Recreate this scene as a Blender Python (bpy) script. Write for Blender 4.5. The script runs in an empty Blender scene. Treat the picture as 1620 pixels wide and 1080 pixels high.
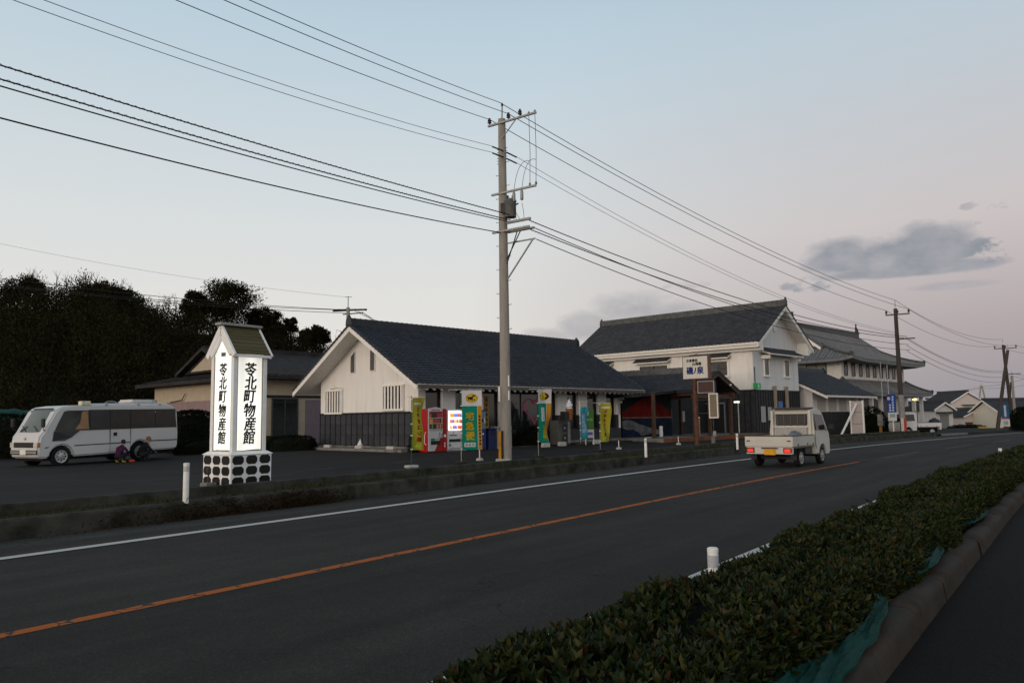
import bpy, bmesh, math, random
import numpy as np
from mathutils import Vector, Matrix, noise
R = math.radians
SC = bpy.context.scene
C = SC.collection
random.seed(7)
rng = np.random.default_rng(11)

# ---------------------------------------------------------------- camera
EYE = 1.6
PITCH, ROLL = R(5.6), R(0.8)
cp, sp = math.cos(PITCH), math.sin(PITCH)
FWD = Vector((0, cp, sp)); UP0 = Vector((0, -sp, cp)); R0 = Vector((1, 0, 0))
cr, sr = math.cos(ROLL), math.sin(ROLL)
CR = R0 * cr - UP0 * sr
CU = R0 * sr + UP0 * cr
cam_d = bpy.data.cameras.new('camera'); cam = bpy.data.objects.new('camera', cam_d); C.objects.link(cam)
cam_d.sensor_width = 36; cam_d.lens = 1235 / 1620 * 36
cam_d.clip_start = 0.05; cam_d.clip_end = 6000
cam.matrix_world = Matrix(((CR.x, CU.x, -FWD.x, 0), (CR.y, CU.y, -FWD.y, 0), (CR.z, CU.z, -FWD.z, EYE), (0, 0, 0, 1)))
SC.camera = cam

# ---------------------------------------------------------------- sky and light
SUN_AZ = R(232)          # direction TO the glow, measured from +X towards +Y (behind the camera, to the left)
SUN_EL = R(1.5)
SKYG = [(.88, .79, .72), (.87, .84, .80), (.77, .81, .82), (.56, .70, .80), (.30, .41, .52), (.12, .18, .26)]
SKYB = [(.34, .335, .37), (.48, .415, .43), (.66, .59, .585), (.55, .63, .70)]
SUNGLOW = (1.9, 1.42, .98)
CLOUDS = [(.4049, .1790, .0340, .0230, 1.0), (.4523, .1731, .0454, .0235, 1.0), (.4984, .1805, .0463, .0281, 1.0), (.5446, .1724, .0283, .0255, 1.0), (.4780, .1612, .0862, .0105, 1.0),
          (.3610, .1510, .0255, .0098, .75), (.5180, .1395, .0422, .0056, .6), (.5399, .2235, .0121, .0055, .6), (.5639, .2206, .0140, .0061, .65),
          (.1544, .1329, .0490, .0239, .65), (.1057, .1102, .0496, .0225, .62), (.2056, .1270, .0403, .0158, .55), (.0473, .1026, .0324, .0121, .5), (.2264, .1616, .0263, .0063, .35)]
world = bpy.data.worlds.new('World'); SC.world = world; world.use_nodes = True
nt = world.node_tree; N_, L_ = nt.nodes, nt.links
N_.clear()
out = N_.new('ShaderNodeOutputWorld'); bg = N_.new('ShaderNodeBackground'); L_.new(bg.outputs[0], out.inputs[0])
def wn(t, **k):
    n = N_.new(t)
    for a, b in k.items(): setattr(n, a, b)
    return n
def wmath(op, a, b=None, c=None, clamp=False):
    n = wn('ShaderNodeMath', operation=op, use_clamp=clamp)
    for i, v in enumerate((a, b, c)):
        if v is None: continue
        if isinstance(v, (int, float)): n.inputs[i].default_value = v
        else: L_.new(v, n.inputs[i])
    return n.outputs[0]
def wmix(f, a, b, bt='MIX'):
    n = wn('ShaderNodeMix', data_type='RGBA', blend_type=bt)
    for s, v in ((n.inputs[0], f), (n.inputs[6], a), (n.inputs[7], b)):
        if isinstance(v, (int, float)): s.default_value = v
        elif isinstance(v, tuple): s.default_value = (*v, 1)
        else: L_.new(v, s)
    return n.outputs[2]
def wramp(f, stops, interp='EASE'):
    n = wn('ShaderNodeValToRGB'); n.color_ramp.interpolation = interp
    e = n.color_ramp.elements
    while len(e) < len(stops): e.new(0.5)
    for i, (p, c) in enumerate(stops):
        e[i].position = p; e[i].color = (*c, 1) if len(c) == 3 else c
    L_.new(f, n.inputs[0]); return n.outputs[0]
sky = wn('ShaderNodeTexSky', sky_type='NISHITA', sun_disc=False)
sky.sun_elevation = SUN_EL; sky.sun_rotation = math.pi / 2 - SUN_AZ
sky.air_density = 1.0; sky.dust_density = 1.2; sky.ozone_density = 2.0
tc = wn('ShaderNodeTexCoord'); sep = wn('ShaderNodeSeparateXYZ'); L_.new(tc.outputs['Generated'], sep.inputs[0])
X_, Y_, Z_ = sep.outputs
elev = wmath('MULTIPLY', wmath('ARCSINE', Z_), 1 / (math.pi / 2))     # 0 horizon .. 1 zenith
# evening sky: pale glow low down, blue overhead
glow = wramp(wmath('MAXIMUM', elev, 0.0), [(0.0, SKYG[0]), (0.07, SKYG[1]), (0.16, SKYG[2]), (0.30, SKYG[3]), (0.5, SKYG[4]), (1.0, SKYG[5])], 'LINEAR')
# away from the glow lies the rosy twilight band with the earth's blue shadow under it
anti = wmath('ADD', wmath('MULTIPLY', X_, -math.cos(SUN_AZ)), wmath('MULTIPLY', Y_, -math.sin(SUN_AZ)))
antif = wmath('MULTIPLY_ADD', anti, 4.0, -2.98, clamp=True)
belt = wramp(wmath('MAXIMUM', elev, 0.0), [(0.0, SKYB[0]), (0.06, SKYB[1]), (0.14, SKYB[2]), (0.28, SKYB[3]), (0.5, SKYG[4]), (1.0, SKYG[5])], 'LINEAR')
skyc = wmix(antif, glow, belt)
sunside = wmath('MULTIPLY', wmath('MULTIPLY_ADD', anti, -1.0, 0.0, clamp=True), wmath('SUBTRACT', 1.0, wmath('MULTIPLY', wmath('MAXIMUM', elev, 0.0), 1.6, clamp=True)))
skyc = wmix(wmath('MULTIPLY', sunside, 0.75), skyc, SUNGLOW)
# clouds low in the sky
az = wmath('ARCTAN2', X_, Y_)                                       # 0 ahead, positive to the right
el = wmath('ARCSINE', Z_)
comb = wn('ShaderNodeCombineXYZ'); L_.new(az, comb.inputs[0]); L_.new(wmath('MULTIPLY', el, 1.6), comb.inputs[1])
nz = wn('ShaderNodeTexNoise'); nz.inputs['Scale'].default_value = 16; nz.inputs['Detail'].default_value = 7; nz.inputs['Roughness'].default_value = 0.55
L_.new(comb.outputs[0], nz.inputs['Vector'])
nz2 = wn('ShaderNodeTexNoise'); nz2.inputs['Scale'].default_value = 38; nz2.inputs['Detail'].default_value = 5
L_.new(comb.outputs[0], nz2.inputs['Vector'])
pert = wmath('ADD', wmath('MULTIPLY', wmath('SUBTRACT', nz.outputs[0], 0.5), 3.0), wmath('MULTIPLY', wmath('SUBTRACT', nz2.outputs[0], 0.5), 1.2))
nz3 = wn('ShaderNodeTexNoise'); nz3.inputs['Scale'].default_value = 75; nz3.inputs['Detail'].default_value = 7; nz3.inputs['Roughness'].default_value = .6
L_.new(comb.outputs[0], nz3.inputs['Vector'])
pert_s = wmath('ADD', wmath('MULTIPLY', wmath('SUBTRACT', nz2.outputs[0], 0.5), 4.5), wmath('MULTIPLY', wmath('SUBTRACT', nz3.outputs[0], 0.5), 4.5))
cloud = None
for (a0, e0, ra, re, st) in CLOUDS:
    small = ra < .03
    da = wmath('MULTIPLY', wmath('SUBTRACT', az, a0), 1 / ra)
    de = wmath('MULTIPLY', wmath('SUBTRACT', el, e0), 1 / re); de = wmath('MAXIMUM', de, wmath('MULTIPLY', de, -1.7))
    d2 = wmath('ADD', wmath('MULTIPLY', da, da), wmath('MULTIPLY', de, de))
    m = wmath('MULTIPLY', wmath('MULTIPLY_ADD', wmath('ADD', wmath('SUBTRACT', 1.0 if small else (1.75 if st > .9 else 1.5), d2), pert_s if small else pert), 1.0 if small else (.95 if st > .9 else .75), 0.0, clamp=True), st)
    m = wmath('MULTIPLY', m, wmath('MULTIPLY_ADD', d2, -0.6, 2.2, clamp=True))
    cloud = m if cloud is None else wmath('MAXIMUM', cloud, m)
ccol = wmix(wmath('MULTIPLY_ADD', nz.outputs[0], 2.4, -0.75, clamp=True), (0.27, 0.295, 0.345), (0.50, 0.48, 0.505))
skyc = wmix(cloud, skyc, ccol)
mixs = wmix(0.12, skyc, wmix(1.0, sky.outputs[0], (0.10, 0.10, 0.10), 'MULTIPLY'))
L_.new(mixs, bg.inputs[0]); bg.inputs[1].default_value = 1.0

sun_d = bpy.data.lights.new('evening_sun', 'SUN'); sun = bpy.data.objects.new('evening_sun', sun_d); C.objects.link(sun)
sun_d.energy = 1.15; sun_d.angle = R(24); sun_d.color = (1.0, 0.88, 0.77)
SUN_LAMP_EL = R(4)
sd = Vector((math.cos(SUN_AZ) * math.cos(SUN_LAMP_EL), math.sin(SUN_AZ) * math.cos(SUN_LAMP_EL), math.sin(SUN_LAMP_EL)))
sun.rotation_euler = sd.to_track_quat('Z', 'Y').to_euler()
SC.view_settings.view_transform = 'Standard'; SC.view_settings.look = 'None'
SC.view_settings.exposure = 0.0; SC.view_settings.gamma = 1.0; SC.view_settings.use_curve_mapping = False
SC.cycles.max_bounces = 6

# ---------------------------------------------------------------- frames of the place
GA = R(46)                                             # buildings stand on this grid
TV = Vector((math.cos(GA), math.sin(GA), 0)); NV = Vector((math.sin(GA), -math.cos(GA), 0))
def W(t, n, z=0.0): return TV * t + NV * n + Vector((0, 0, z))
TH0 = 53.5; S0, S1, DTH = 12.0, 42.0, 7.0
_ss = np.arange(-80, 500.01, 0.25)
_th = np.radians(TH0 - DTH * np.clip((_ss - S0) / (S1 - S0), 0, 1))
_px = np.concatenate([[0], np.cumsum(np.cos((_th[1:] + _th[:-1]) / 2) * 0.25)]); _py = np.concatenate([[0], np.cumsum(np.sin((_th[1:] + _th[:-1]) / 2) * 0.25)])
_px -= np.interp(0, _ss, _px); _py -= np.interp(0, _ss, _py)
def zdip(y):
    v = np.clip((np.asarray(y, float) - 40) / 110, 0, 1)
    return -1.35 * v * v * (3 - 2 * v) * 1.0
def RC(s, q):
    th = np.interp(s, _ss, _th)
    return np.interp(s, _ss, _px) + np.sin(th) * q, np.interp(s, _ss, _py) - np.cos(th) * q
def RP(s, q, z=0.0):
    x, y = RC(s, q); return Vector((float(x), float(y), float(zdip(y)) + z))
def kerbq(s): return -12.3 - 0.9 * float(np.clip((s - 20) / 20, 0, 1))
def sm(a): 
    a = np.clip(a, 0, 1); return a * a * (3 - 2 * a)
def zlot(x, y):
    t = TV.x * x + TV.y * y; n = NV.x * x + NV.y * y
    return zdip(y) + 0.25 * sm((-n - 19) / 6) * sm((np.asarray(t) - 13) / 7)
def G(p, dz=0.0):
    return Vector((p.x, p.y, float(zlot(p.x, p.y)) + dz))

# ---------------------------------------------------------------- materials
MATS = {}
def mat(name, col, rough=0.8, var=0.18, scale=6.0, bump=0.0, bscale=40.0, metal=0.0, emit=None, est=1.0, spec=None, island=0.0, dark=None, dscale=1.2, dmin=.5, coords='Object', stretch=None, detail=5):
    if name in MATS: return MATS[name]
    m = bpy.data.materials.new(name); m.use_nodes = True; n = m.node_tree.nodes; l = m.node_tree.links
    b = n['Principled BSDF']; b.inputs['Roughness'].default_value = rough; b.inputs['Metallic'].default_value = metal
    b.inputs['Specular IOR Level'].default_value = spec if spec is not None else (.10 if rough >= .7 else .25)
    tcn = n.new('ShaderNodeTexCoord'); vec = tcn.outputs[coords]
    if coords == 'World':
        pass
    if stretch:
        mp = n.new('ShaderNodeMapping'); mp.inputs['Scale'].default_value = stretch; l.new(vec, mp.inputs[0]); vec = mp.outputs[0]
    nz = n.new('ShaderNodeTexNoise'); nz.inputs['Scale'].default_value = scale; nz.inputs['Detail'].default_value = detail; l.new(vec, nz.inputs['Vector'])
    hs = n.new('ShaderNodeMix'); hs.data_type = 'RGBA'; hs.blend_type = 'MIX'
    lo = tuple(c * (1 - var) for c in col); hi = tuple(min(1, c * (1 + var)) for c in col)
    hs.inputs[6].default_value = (*lo, 1); hs.inputs[7].default_value = (*hi, 1)
    mr = n.new('ShaderNodeMapRange'); mr.inputs[1].default_value = .3; mr.inputs[2].default_value = .7; l.new(nz.outputs[0], mr.inputs[0]); l.new(mr.outputs[0], hs.inputs[0])
    colo = hs.outputs[2]
    if dark:                                            # stains and weathering of their own shape
        n3 = n.new('ShaderNodeTexNoise'); n3.inputs['Scale'].default_value = dscale; n3.inputs['Detail'].default_value = 8; n3.inputs['Roughness'].default_value = .65; l.new(vec, n3.inputs['Vector'])
        m3 = n.new('ShaderNodeMapRange'); m3.inputs[1].default_value = dmin; m3.inputs[2].default_value = dmin + .2; l.new(n3.outputs[0], m3.inputs[0])
        mx = n.new('ShaderNodeMix'); mx.data_type = 'RGBA'; l.new(m3.outputs[0], mx.inputs[0]); l.new(colo, mx.inputs[6]); mx.inputs[7].default_value = (*dark, 1); colo = mx.outputs[2]
    if island:
        gi = n.new('ShaderNodeNewGeometry'); oi = n.new('ShaderNodeObjectInfo')
        ad = n.new('ShaderNodeMath'); ad.operation = 'ADD'; l.new(gi.outputs['Random Per Island'], ad.inputs[0]); l.new(oi.outputs['Random'], ad.inputs[1])
        fr = n.new('ShaderNodeMath'); fr.operation = 'FRACT'; l.new(ad.outputs[0], fr.inputs[0])
        mv = n.new('ShaderNodeMapRange'); mv.inputs[3].default_value = 1 - island; mv.inputs[4].default_value = 1 + island; l.new(fr.outputs[0], mv.inputs[0])
        hv = n.new('ShaderNodeHueSaturation'); l.new(mv.outputs[0], hv.inputs['Value']); l.new(colo, hv.inputs['Color']); colo = hv.outputs[0]
    l.new(colo, b.inputs['Base Color'])
    if bump:
        nb = n.new('ShaderNodeTexNoise'); nb.inputs['Scale'].default_value = bscale; nb.inputs['Detail'].default_value = 6; l.new(vec, nb.inputs['Vector'])
        bp = n.new('ShaderNodeBump'); bp.inputs['Strength'].default_value = bump; bp.inputs['Distance'].default_value = .02; l.new(nb.outputs[0], bp.inputs['Height']); l.new(bp.outputs[0], b.inputs['Normal'])
    if emit:
        b.inputs['Emission Color'].default_value = (*emit, 1); b.inputs['Emission Strength'].default_value = est
    MATS[name] = m; return m
def leafmat(name, cols, rough=.5, trans=0.04):
    m = bpy.data.materials.new(name); m.use_nodes = True; n = m.node_tree.nodes; l = m.node_tree.links; b = n['Principled BSDF']
    gi = n.new('ShaderNodeNewGeometry'); oi = n.new('ShaderNodeObjectInfo')
    ad = n.new('ShaderNodeMath'); ad.operation = 'ADD'; l.new(gi.outputs['Random Per Island'], ad.inputs[0]); l.new(oi.outputs['Random'], ad.inputs[1])
    fr = n.new('ShaderNodeMath'); fr.operation = 'FRACT'; l.new(ad.outputs[0], fr.inputs[0])
    rp = n.new('ShaderNodeValToRGB'); e = rp.color_ramp.elements
    while len(e) < len(cols): e.new(.5)
    for i, (p, c) in enumerate(cols): e[i].position = p; e[i].color = (*c, 1)
    l.new(fr.outputs[0], rp.inputs[0]); l.new(rp.outputs[0], b.inputs['Base Color']); b.inputs['Roughness'].default_value = rough; b.inputs['Specular IOR Level'].default_value = trans
    MATS[name] = m; return m

# ---------------------------------------------------------------- mesh helpers
class MB:
    def __init__(s): s.v = []; s.f = []; s.mi = []; s.cur = 0
    def add(s, vs, fs):
        b = len(s.v); s.v += [tuple(v) for v in vs]; s.f += [tuple(b + i for i in f) for f in fs]; s.mi += [s.cur] * len(fs); return s
    def box(s, x0, x1, y0, y1, z0, z1):
        return s.add([(x0, y0, z0), (x1, y0, z0), (x1, y1, z0), (x0, y1, z0), (x0, y0, z1), (x1, y0, z1), (x1, y1, z1), (x0, y1, z1)],
                     [(0, 3, 2, 1), (4, 5, 6, 7), (0, 1, 5, 4), (1, 2, 6, 5), (2, 3, 7, 6), (3, 0, 4, 7)])
    def cbox(s, c, sx, sy, sz): return s.box(c[0] - sx / 2, c[0] + sx / 2, c[1] - sy / 2, c[1] + sy / 2, c[2] - sz / 2, c[2] + sz / 2)
    def beam(s, a, b, w, h, upv=(0, 0, 1)):                   # bar of rectangular section from a to b
        a, b = Vector(a), Vector(b); d = (b - a).normalized(); u = Vector(upv); sd = d.cross(u)
        if sd.length < 1e-4: sd = d.cross(Vector((1, 0, 0)))
        sd.normalize(); u = sd.cross(d).normalized(); sd *= w / 2; u *= h / 2
        return s.add([a - sd - u, a + sd - u, a + sd + u, a - sd + u, b - sd - u, b + sd - u, b + sd + u, b - sd + u],
                     [(0, 1, 2, 3)[::-1], (4, 5, 6, 7), (0, 1, 5, 4), (1, 2, 6, 5), (2, 3, 7, 6), (3, 0, 4, 7)])
    def prism(s, pts, axis, a0, a1):                          # polygon in the two other axes, extruded along axis
        def P(p, a): return {'x': (a, p[0], p[1]), 'y': (p[0], a, p[1]), 'z': (p[0], p[1], a)}[axis]
        n = len(pts)
        return s.add([P(p, a0) for p in pts] + [P(p, a1) for p in pts], [tuple(range(n))[::-1], tuple(range(n, 2 * n))] + [(i, (i + 1) % n, n + (i + 1) % n, n + i) for i in range(n)])
    def tube(s, path, r, n=8, cap=True):
        path = [Vector(p) for p in path]; k = len(path); rs = r if isinstance(r, (list, tuple)) else [r] * k
        vs = []; fs = []; ref = None
        for i, p in enumerate(path):
            d = (path[min(i + 1, k - 1)] - path[max(i - 1, 0)]).normalized()
            if ref is None: ref = Vector((0, 0, 1)) if abs(d.z) < .9 else Vector((1, 0, 0))
            a = d.cross(ref).normalized(); b = a.cross(d); ref = b if abs(d.dot(b)) < .99 else ref
            for j in range(n):
                t = 2 * math.pi * j / n; vs.append(p + a * math.cos(t) * rs[i] + b * math.sin(t) * rs[i])
        for i in range(k - 1):
            for j in range(n): fs.append((i * n + j, i * n + (j + 1) % n, (i + 1) * n + (j + 1) % n, (i + 1) * n + j))
        if cap: fs += [tuple(range(n)), tuple(range((k - 1) * n, k * n))[::-1]]
        return s.add(vs, fs)
    def lathe(s, prof, n=16, c=(0, 0, 0)):
        vs = []; fs = []
        for r, z in prof:
            for j in range(n):
                t = 2 * math.pi * j / n; vs.append((c[0] + r * math.cos(t), c[1] + r * math.sin(t), c[2] + z))
        for i in range(len(prof) - 1):
            for j in range(n): fs.append((i * n + j, i * n + (j + 1) % n, (i + 1) * n + (j + 1) % n, (i + 1) * n + j))
        fs += [tuple(range(n))[::-1], tuple(range((len(prof) - 1) * n, len(prof) * n))]
        return s.add(vs, fs)
    def mesh(s, name, mats, smooth=False, bevel=0.0, seg=1):
        me = bpy.data.meshes.new(name); me.from_pydata(s.v, [], s.f)
        for m in (mats if isinstance(mats, (list, tuple)) else [mats]): me.materials.append(m)
        if any(s.mi): me.polygons.foreach_set('material_index', s.mi)
        bm = bmesh.new(); bm.from_mesh(me); bmesh.ops.recalc_face_normals(bm, faces=bm.faces)
        if bevel:
            es = [e for e in bm.edges if len(e.link_faces) == 2 and e.calc_face_angle(0) > .5]
            bmesh.ops.bevel(bm, geom=es, offset=bevel, segments=seg, affect='EDGES', clamp_overlap=True)
        bm.to_mesh(me); bm.free()
        if smooth:
            me.polygons.foreach_set('use_smooth', [True] * len(me.polygons)); me.set_sharp_from_angle(angle=R(38))
        me.update(); return me
    def build(s, name, mats, parent=None, loc=(0, 0, 0), rz=0.0, **k):
        return link(name, s.mesh(name, mats, **k), parent, loc, rz)
def link(name, me, parent=None, loc=(0, 0, 0), rz=0.0):
    o = bpy.data.objects.new(name, me); C.objects.link(o); o.location = loc; o.rotation_euler = (0, 0, rz)
    if parent: o.parent = parent
    return o
def tag(o, label=None, cat=None, group=None, kind=None):
    if label: o['label'] = label
    if cat: o['category'] = cat
    if group: o['group'] = group
    if kind: o['kind'] = kind
    return o
def thing(name, label, cat, loc=(0, 0, 0), rz=0.0, group=None):
    o = bpy.data.objects.new(name, None); C.objects.link(o); o.location = loc; o.rotation_euler = (0, 0, rz); o.empty_display_size = .2
    return tag(o, label, cat, group)
def bx(name, m, parent, x0, x1, y0, y1, z0, z1, **k): return MB().box(x0, x1, y0, y1, z0, z1).build(name, m, parent, **k)
def npmesh(name, V, F, m, parent=None, kind=None, smooth=False):
    V = np.asarray(V, np.float32); F = np.asarray(F, np.int32); k = F.shape[1]
    me = bpy.data.meshes.new(name); me.vertices.add(len(V)); me.vertices.foreach_set('co', V.ravel())
    me.loops.add(F.size); me.loops.foreach_set('vertex_index', F.ravel())
    me.polygons.add(len(F)); me.polygons.foreach_set('loop_start', np.arange(0, F.size, k, dtype=np.int32)); me.polygons.foreach_set('loop_total', np.full(len(F), k, np.int32))
    me.materials.append(m)
    if smooth: me.polygons.foreach_set('use_smooth', np.ones(len(F), bool))
    me.update(calc_edges=True); me.validate()
    o = link(name, me, parent)
    if kind: o['kind'] = kind
    return o
def ribbon(name, m, ss, cols, zf, kind='structure', parent=None):
    """sheet or sweep along the road: cols = list of (q or q(s), z or z(s))"""
    V = []; F = []; k = len(cols)
    for s in ss:
        for q, z in cols:
            qq = q(s) if callable(q) else q; zz = z(s) if callable(z) else z
            x, y = RC(s, qq); V.append((float(x), float(y), float(zf(x, y)) + zz))
    for i in range(len(ss) - 1):
        for j in range(k - 1): F.append((i * k + j, i * k + j + 1, (i + 1) * k + j + 1, (i + 1) * k + j))
    me = bpy.data.meshes.new(name); me.from_pydata(V, [], F); me.materials.append(m)
    bm = bmesh.new(); bm.from_mesh(me); bmesh.ops.recalc_face_normals(bm, faces=bm.faces); bm.to_mesh(me); bm.free()
    o = link(name, me, parent)
    if kind: o['kind'] = kind
    return o
def text(s, size, m, name, parent, mtx, extrude=.002, offset=0.0, shear=0.0, lead=1.0, mirror=False, sx=1.0, bake=None, bold=0.0):
    cu = bpy.data.curves.new('lettering', 'FONT'); cu.body = s; cu.size = size; cu.align_x = 'CENTER'; cu.align_y = 'CENTER'
    cu.extrude = extrude; cu.offset = offset; cu.shear = shear; cu.space_line = lead; cu.resolution_u = 3
    to = bpy.data.objects.new('lettering', cu); C.objects.link(to)
    dg = bpy.context.evaluated_depsgraph_get(); dg.update()
    me = bpy.data.meshes.new_from_object(to.evaluated_get(dg)); bpy.data.objects.remove(to); bpy.data.curves.remove(cu)
    me.name = name; me.materials.clear(); me.materials.append(m)
    if len(me.vertices):
        co = np.empty(len(me.vertices) * 3, np.float32); me.vertices.foreach_get('co', co); co = co.reshape(-1, 3)
        mid = (co.min(0) + co.max(0)) / 2; co[:, 0] -= mid[0]; co[:, 1] -= mid[1]
        co[:, 0] *= (-1 if mirror else 1) * sx
        if bold:
            fs = [tuple(p.vertices) for p in me.polygons]; nv = len(co); allv = []; allf = []
            for i, (dx, dy) in enumerate(((0, 0), (1, 0), (-1, 0), (.5, .8), (-.5, -.8), (.6, -.7))):
                c2 = co.copy(); c2[:, 0] += dx * bold; c2[:, 1] += dy * bold; c2[:, 2] += i * .0004; allv.append(c2); allf += [tuple(v + i * nv for v in f) for f in fs]
            co = np.concatenate(allv); me = bpy.data.meshes.new(name); me.from_pydata([tuple(v) for v in co], [], allf); me.materials.append(m)
        if bake: co = bake(co)
        me.vertices.foreach_set('co', np.ascontiguousarray(co, np.float32).ravel()); me.update()
        if mirror: me.flip_normals()
    o = bpy.data.objects.new(name, me); C.objects.link(o); o.parent = parent; o.matrix_basis = mtx
    return o
def face_mtx(loc, nrm):
    """text plane: x to the reader's right, y up, z towards the reader along nrm (horizontal)"""
    n = Vector(nrm).normalized(); u = Vector((0, 0, 1)); x = u.cross(n).normalized(); y = n.cross(x)
    return Matrix(((x.x, y.x, n.x, loc[0]), (x.y, y.y, n.y, loc[1]), (x.z, y.z, n.z, loc[2]), (0, 0, 0, 1)))
def frame_rect(mb, x0, x1, z0, z1, y, d, w):                   # picture-frame in the xz plane, front at y
    mb.box(x0, x1, y, y + d, z1 - w, z1).box(x0, x1, y, y + d, z0, z0 + w)
    mb.box(x0, x0 + w, y + .001, y + d - .001, z0 + w, z1 - w).box(x1 - w, x1, y + .001, y + d - .001, z0 + w, z1 - w); return mb
def leaf_cloud(P, D, L, wd, fold=.25):
    """leaves at P growing along D (unit), length L: 5 verts, 4 triangles each"""
    P = np.asarray(P); n = len(P); D = D / np.linalg.norm(D, axis=1, keepdims=True)
    r = rng.normal(size=(n, 3)); S = np.cross(D, r); S /= np.linalg.norm(S, axis=1, keepdims=True) + 1e-9; U = np.cross(S, D)
    L = np.asarray(L).reshape(-1, 1); w = L * wd
    v0 = P; v1 = P + D * L * .5 - S * w * .5 + U * L * fold * .3; v2 = P + D * L * .5 - U * L * fold * .1; v3 = P + D * L * .5 + S * w * .5 + U * L * fold * .3; v4 = P + D * L - U * L * fold * .5
    V = np.stack([v0, v1, v2, v3, v4], 1).reshape(-1, 3)
    b = (np.arange(n) * 5)[:, None]; t = np.array([[0, 2, 1], [1, 2, 4], [0, 3, 2], [2, 3, 4]])
    F = (b[:, :, None] + t[None]).reshape(-1, 3); return V, F
# ---------------------------------------------------------------- shared materials
m_white = mat('white_plaster', (.78, .76, .73), .85, .05, 2.0, .12, 30, dark=(.58, .55, .50), dscale=1.6, dmin=.56, stretch=(1.6, 1.6, .22))
m_white2 = mat('grey_shaded_plaster', (.68, .68, .69), .85, .05, 2.0, .12, 30, dark=(.52, .52, .52), dscale=1.5, dmin=.56, stretch=(1.6, 1.6, .22))  # greyer copy of the white plaster: shade of road-facing walls in its colour
m_trim = mat('white_painted_trim', (.78, .76, .72), .6, .06, 5)
m_black = mat('black_stained_boards', (.030, .032, .036), .55, .35, 7, .15, 60)
m_black2 = mat('black_battens', (.018, .019, .022), .5, .3, 9)
m_dadopanel = mat('charcoal_dado_board', (.036, .039, .046), .6, .25, 5, .15, 50, island=.18)
m_tile = mat('slate_blue_roof_tile', (.023, .027, .036), .6, .25, 3.0, .08, 60, island=.22)
m_tile2 = mat('grey_roof_tile', (.034, .037, .044), .6, .25, 2.0, .08, 60, island=.2)
m_tile3 = mat('silver_roof_tile', (.155, .155, .16), .6, .2, 2.0, .08, 60, island=.15)
m_ridge = mat('ridge_tile', (.028, .031, .038), .45, .3, 4)
m_ridge2 = mat('weathered_ridge_tile', (.085, .086, .088), .6, .3, 4)
m_glass = mat('dark_window_glass', (.012, .014, .016), .07, .2, 3, spec=.5)
m_glassdull = mat('tinted_window_glass', (.022, .022, .024), .25, .2, 3, spec=.4)
m_blind = mat('pale_window_blind', (.34, .35, .30), .5, .08, 4)
m_dark = mat('dark_interior', (.012, .012, .013), .8, .3, 3)
m_brownwood = mat('brown_timber', (.068, .034, .021), .6, .35, 4, .2, 40, stretch=(6, 6, .8))
m_conc = mat('concrete', (.20, .195, .18), .9, .2, 5, .3, 60, dark=(.07, .066, .058), dscale=2.2, dmin=.5)
m_dconc = mat('mossy_concrete', (.052, .049, .042), .95, .35, 3, .6, 25, dark=(.016, .017, .012), dscale=1.4, dmin=.47)
m_pole = mat('pole_concrete', (.30, .275, .245), .85, .14, 2, .2, 30, dark=(.19, .17, .15), dscale=1.5, dmin=.55, stretch=(4, 4, .6))
m_steel = mat('galvanised_steel', (.30, .30, .30), .45, .2, 8, metal=.6)
m_dsteel = mat('dark_steel', (.05, .05, .05), .5, .3, 8)
m_wire = mat('cable_black', (.012, .012, .013), .6, .1, 2)
m_wireg = mat('cable_grey', (.12, .125, .135), .6, .1, 2)
m_ceram = mat('insulator_porcelain', (.05, .035, .03), .25, .1, 4)
m_bwhite = mat('bollard_white', (.74, .73, .70), .45, .08, 12, dark=(.48, .46, .42), dscale=9, dmin=.62)
m_refl = mat('bollard_reflector', (.46, .47, .50), .3, .1, 60)
m_rubber = mat('tyre_rubber', (.014, .014, .015), .8, .3, 20)
m_plasticb = mat('black_plastic', (.015, .015, .016), .45, .2, 10)
m_red = mat('red_plastic', (.34, .008, .010), .35, .08, 5)

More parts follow.
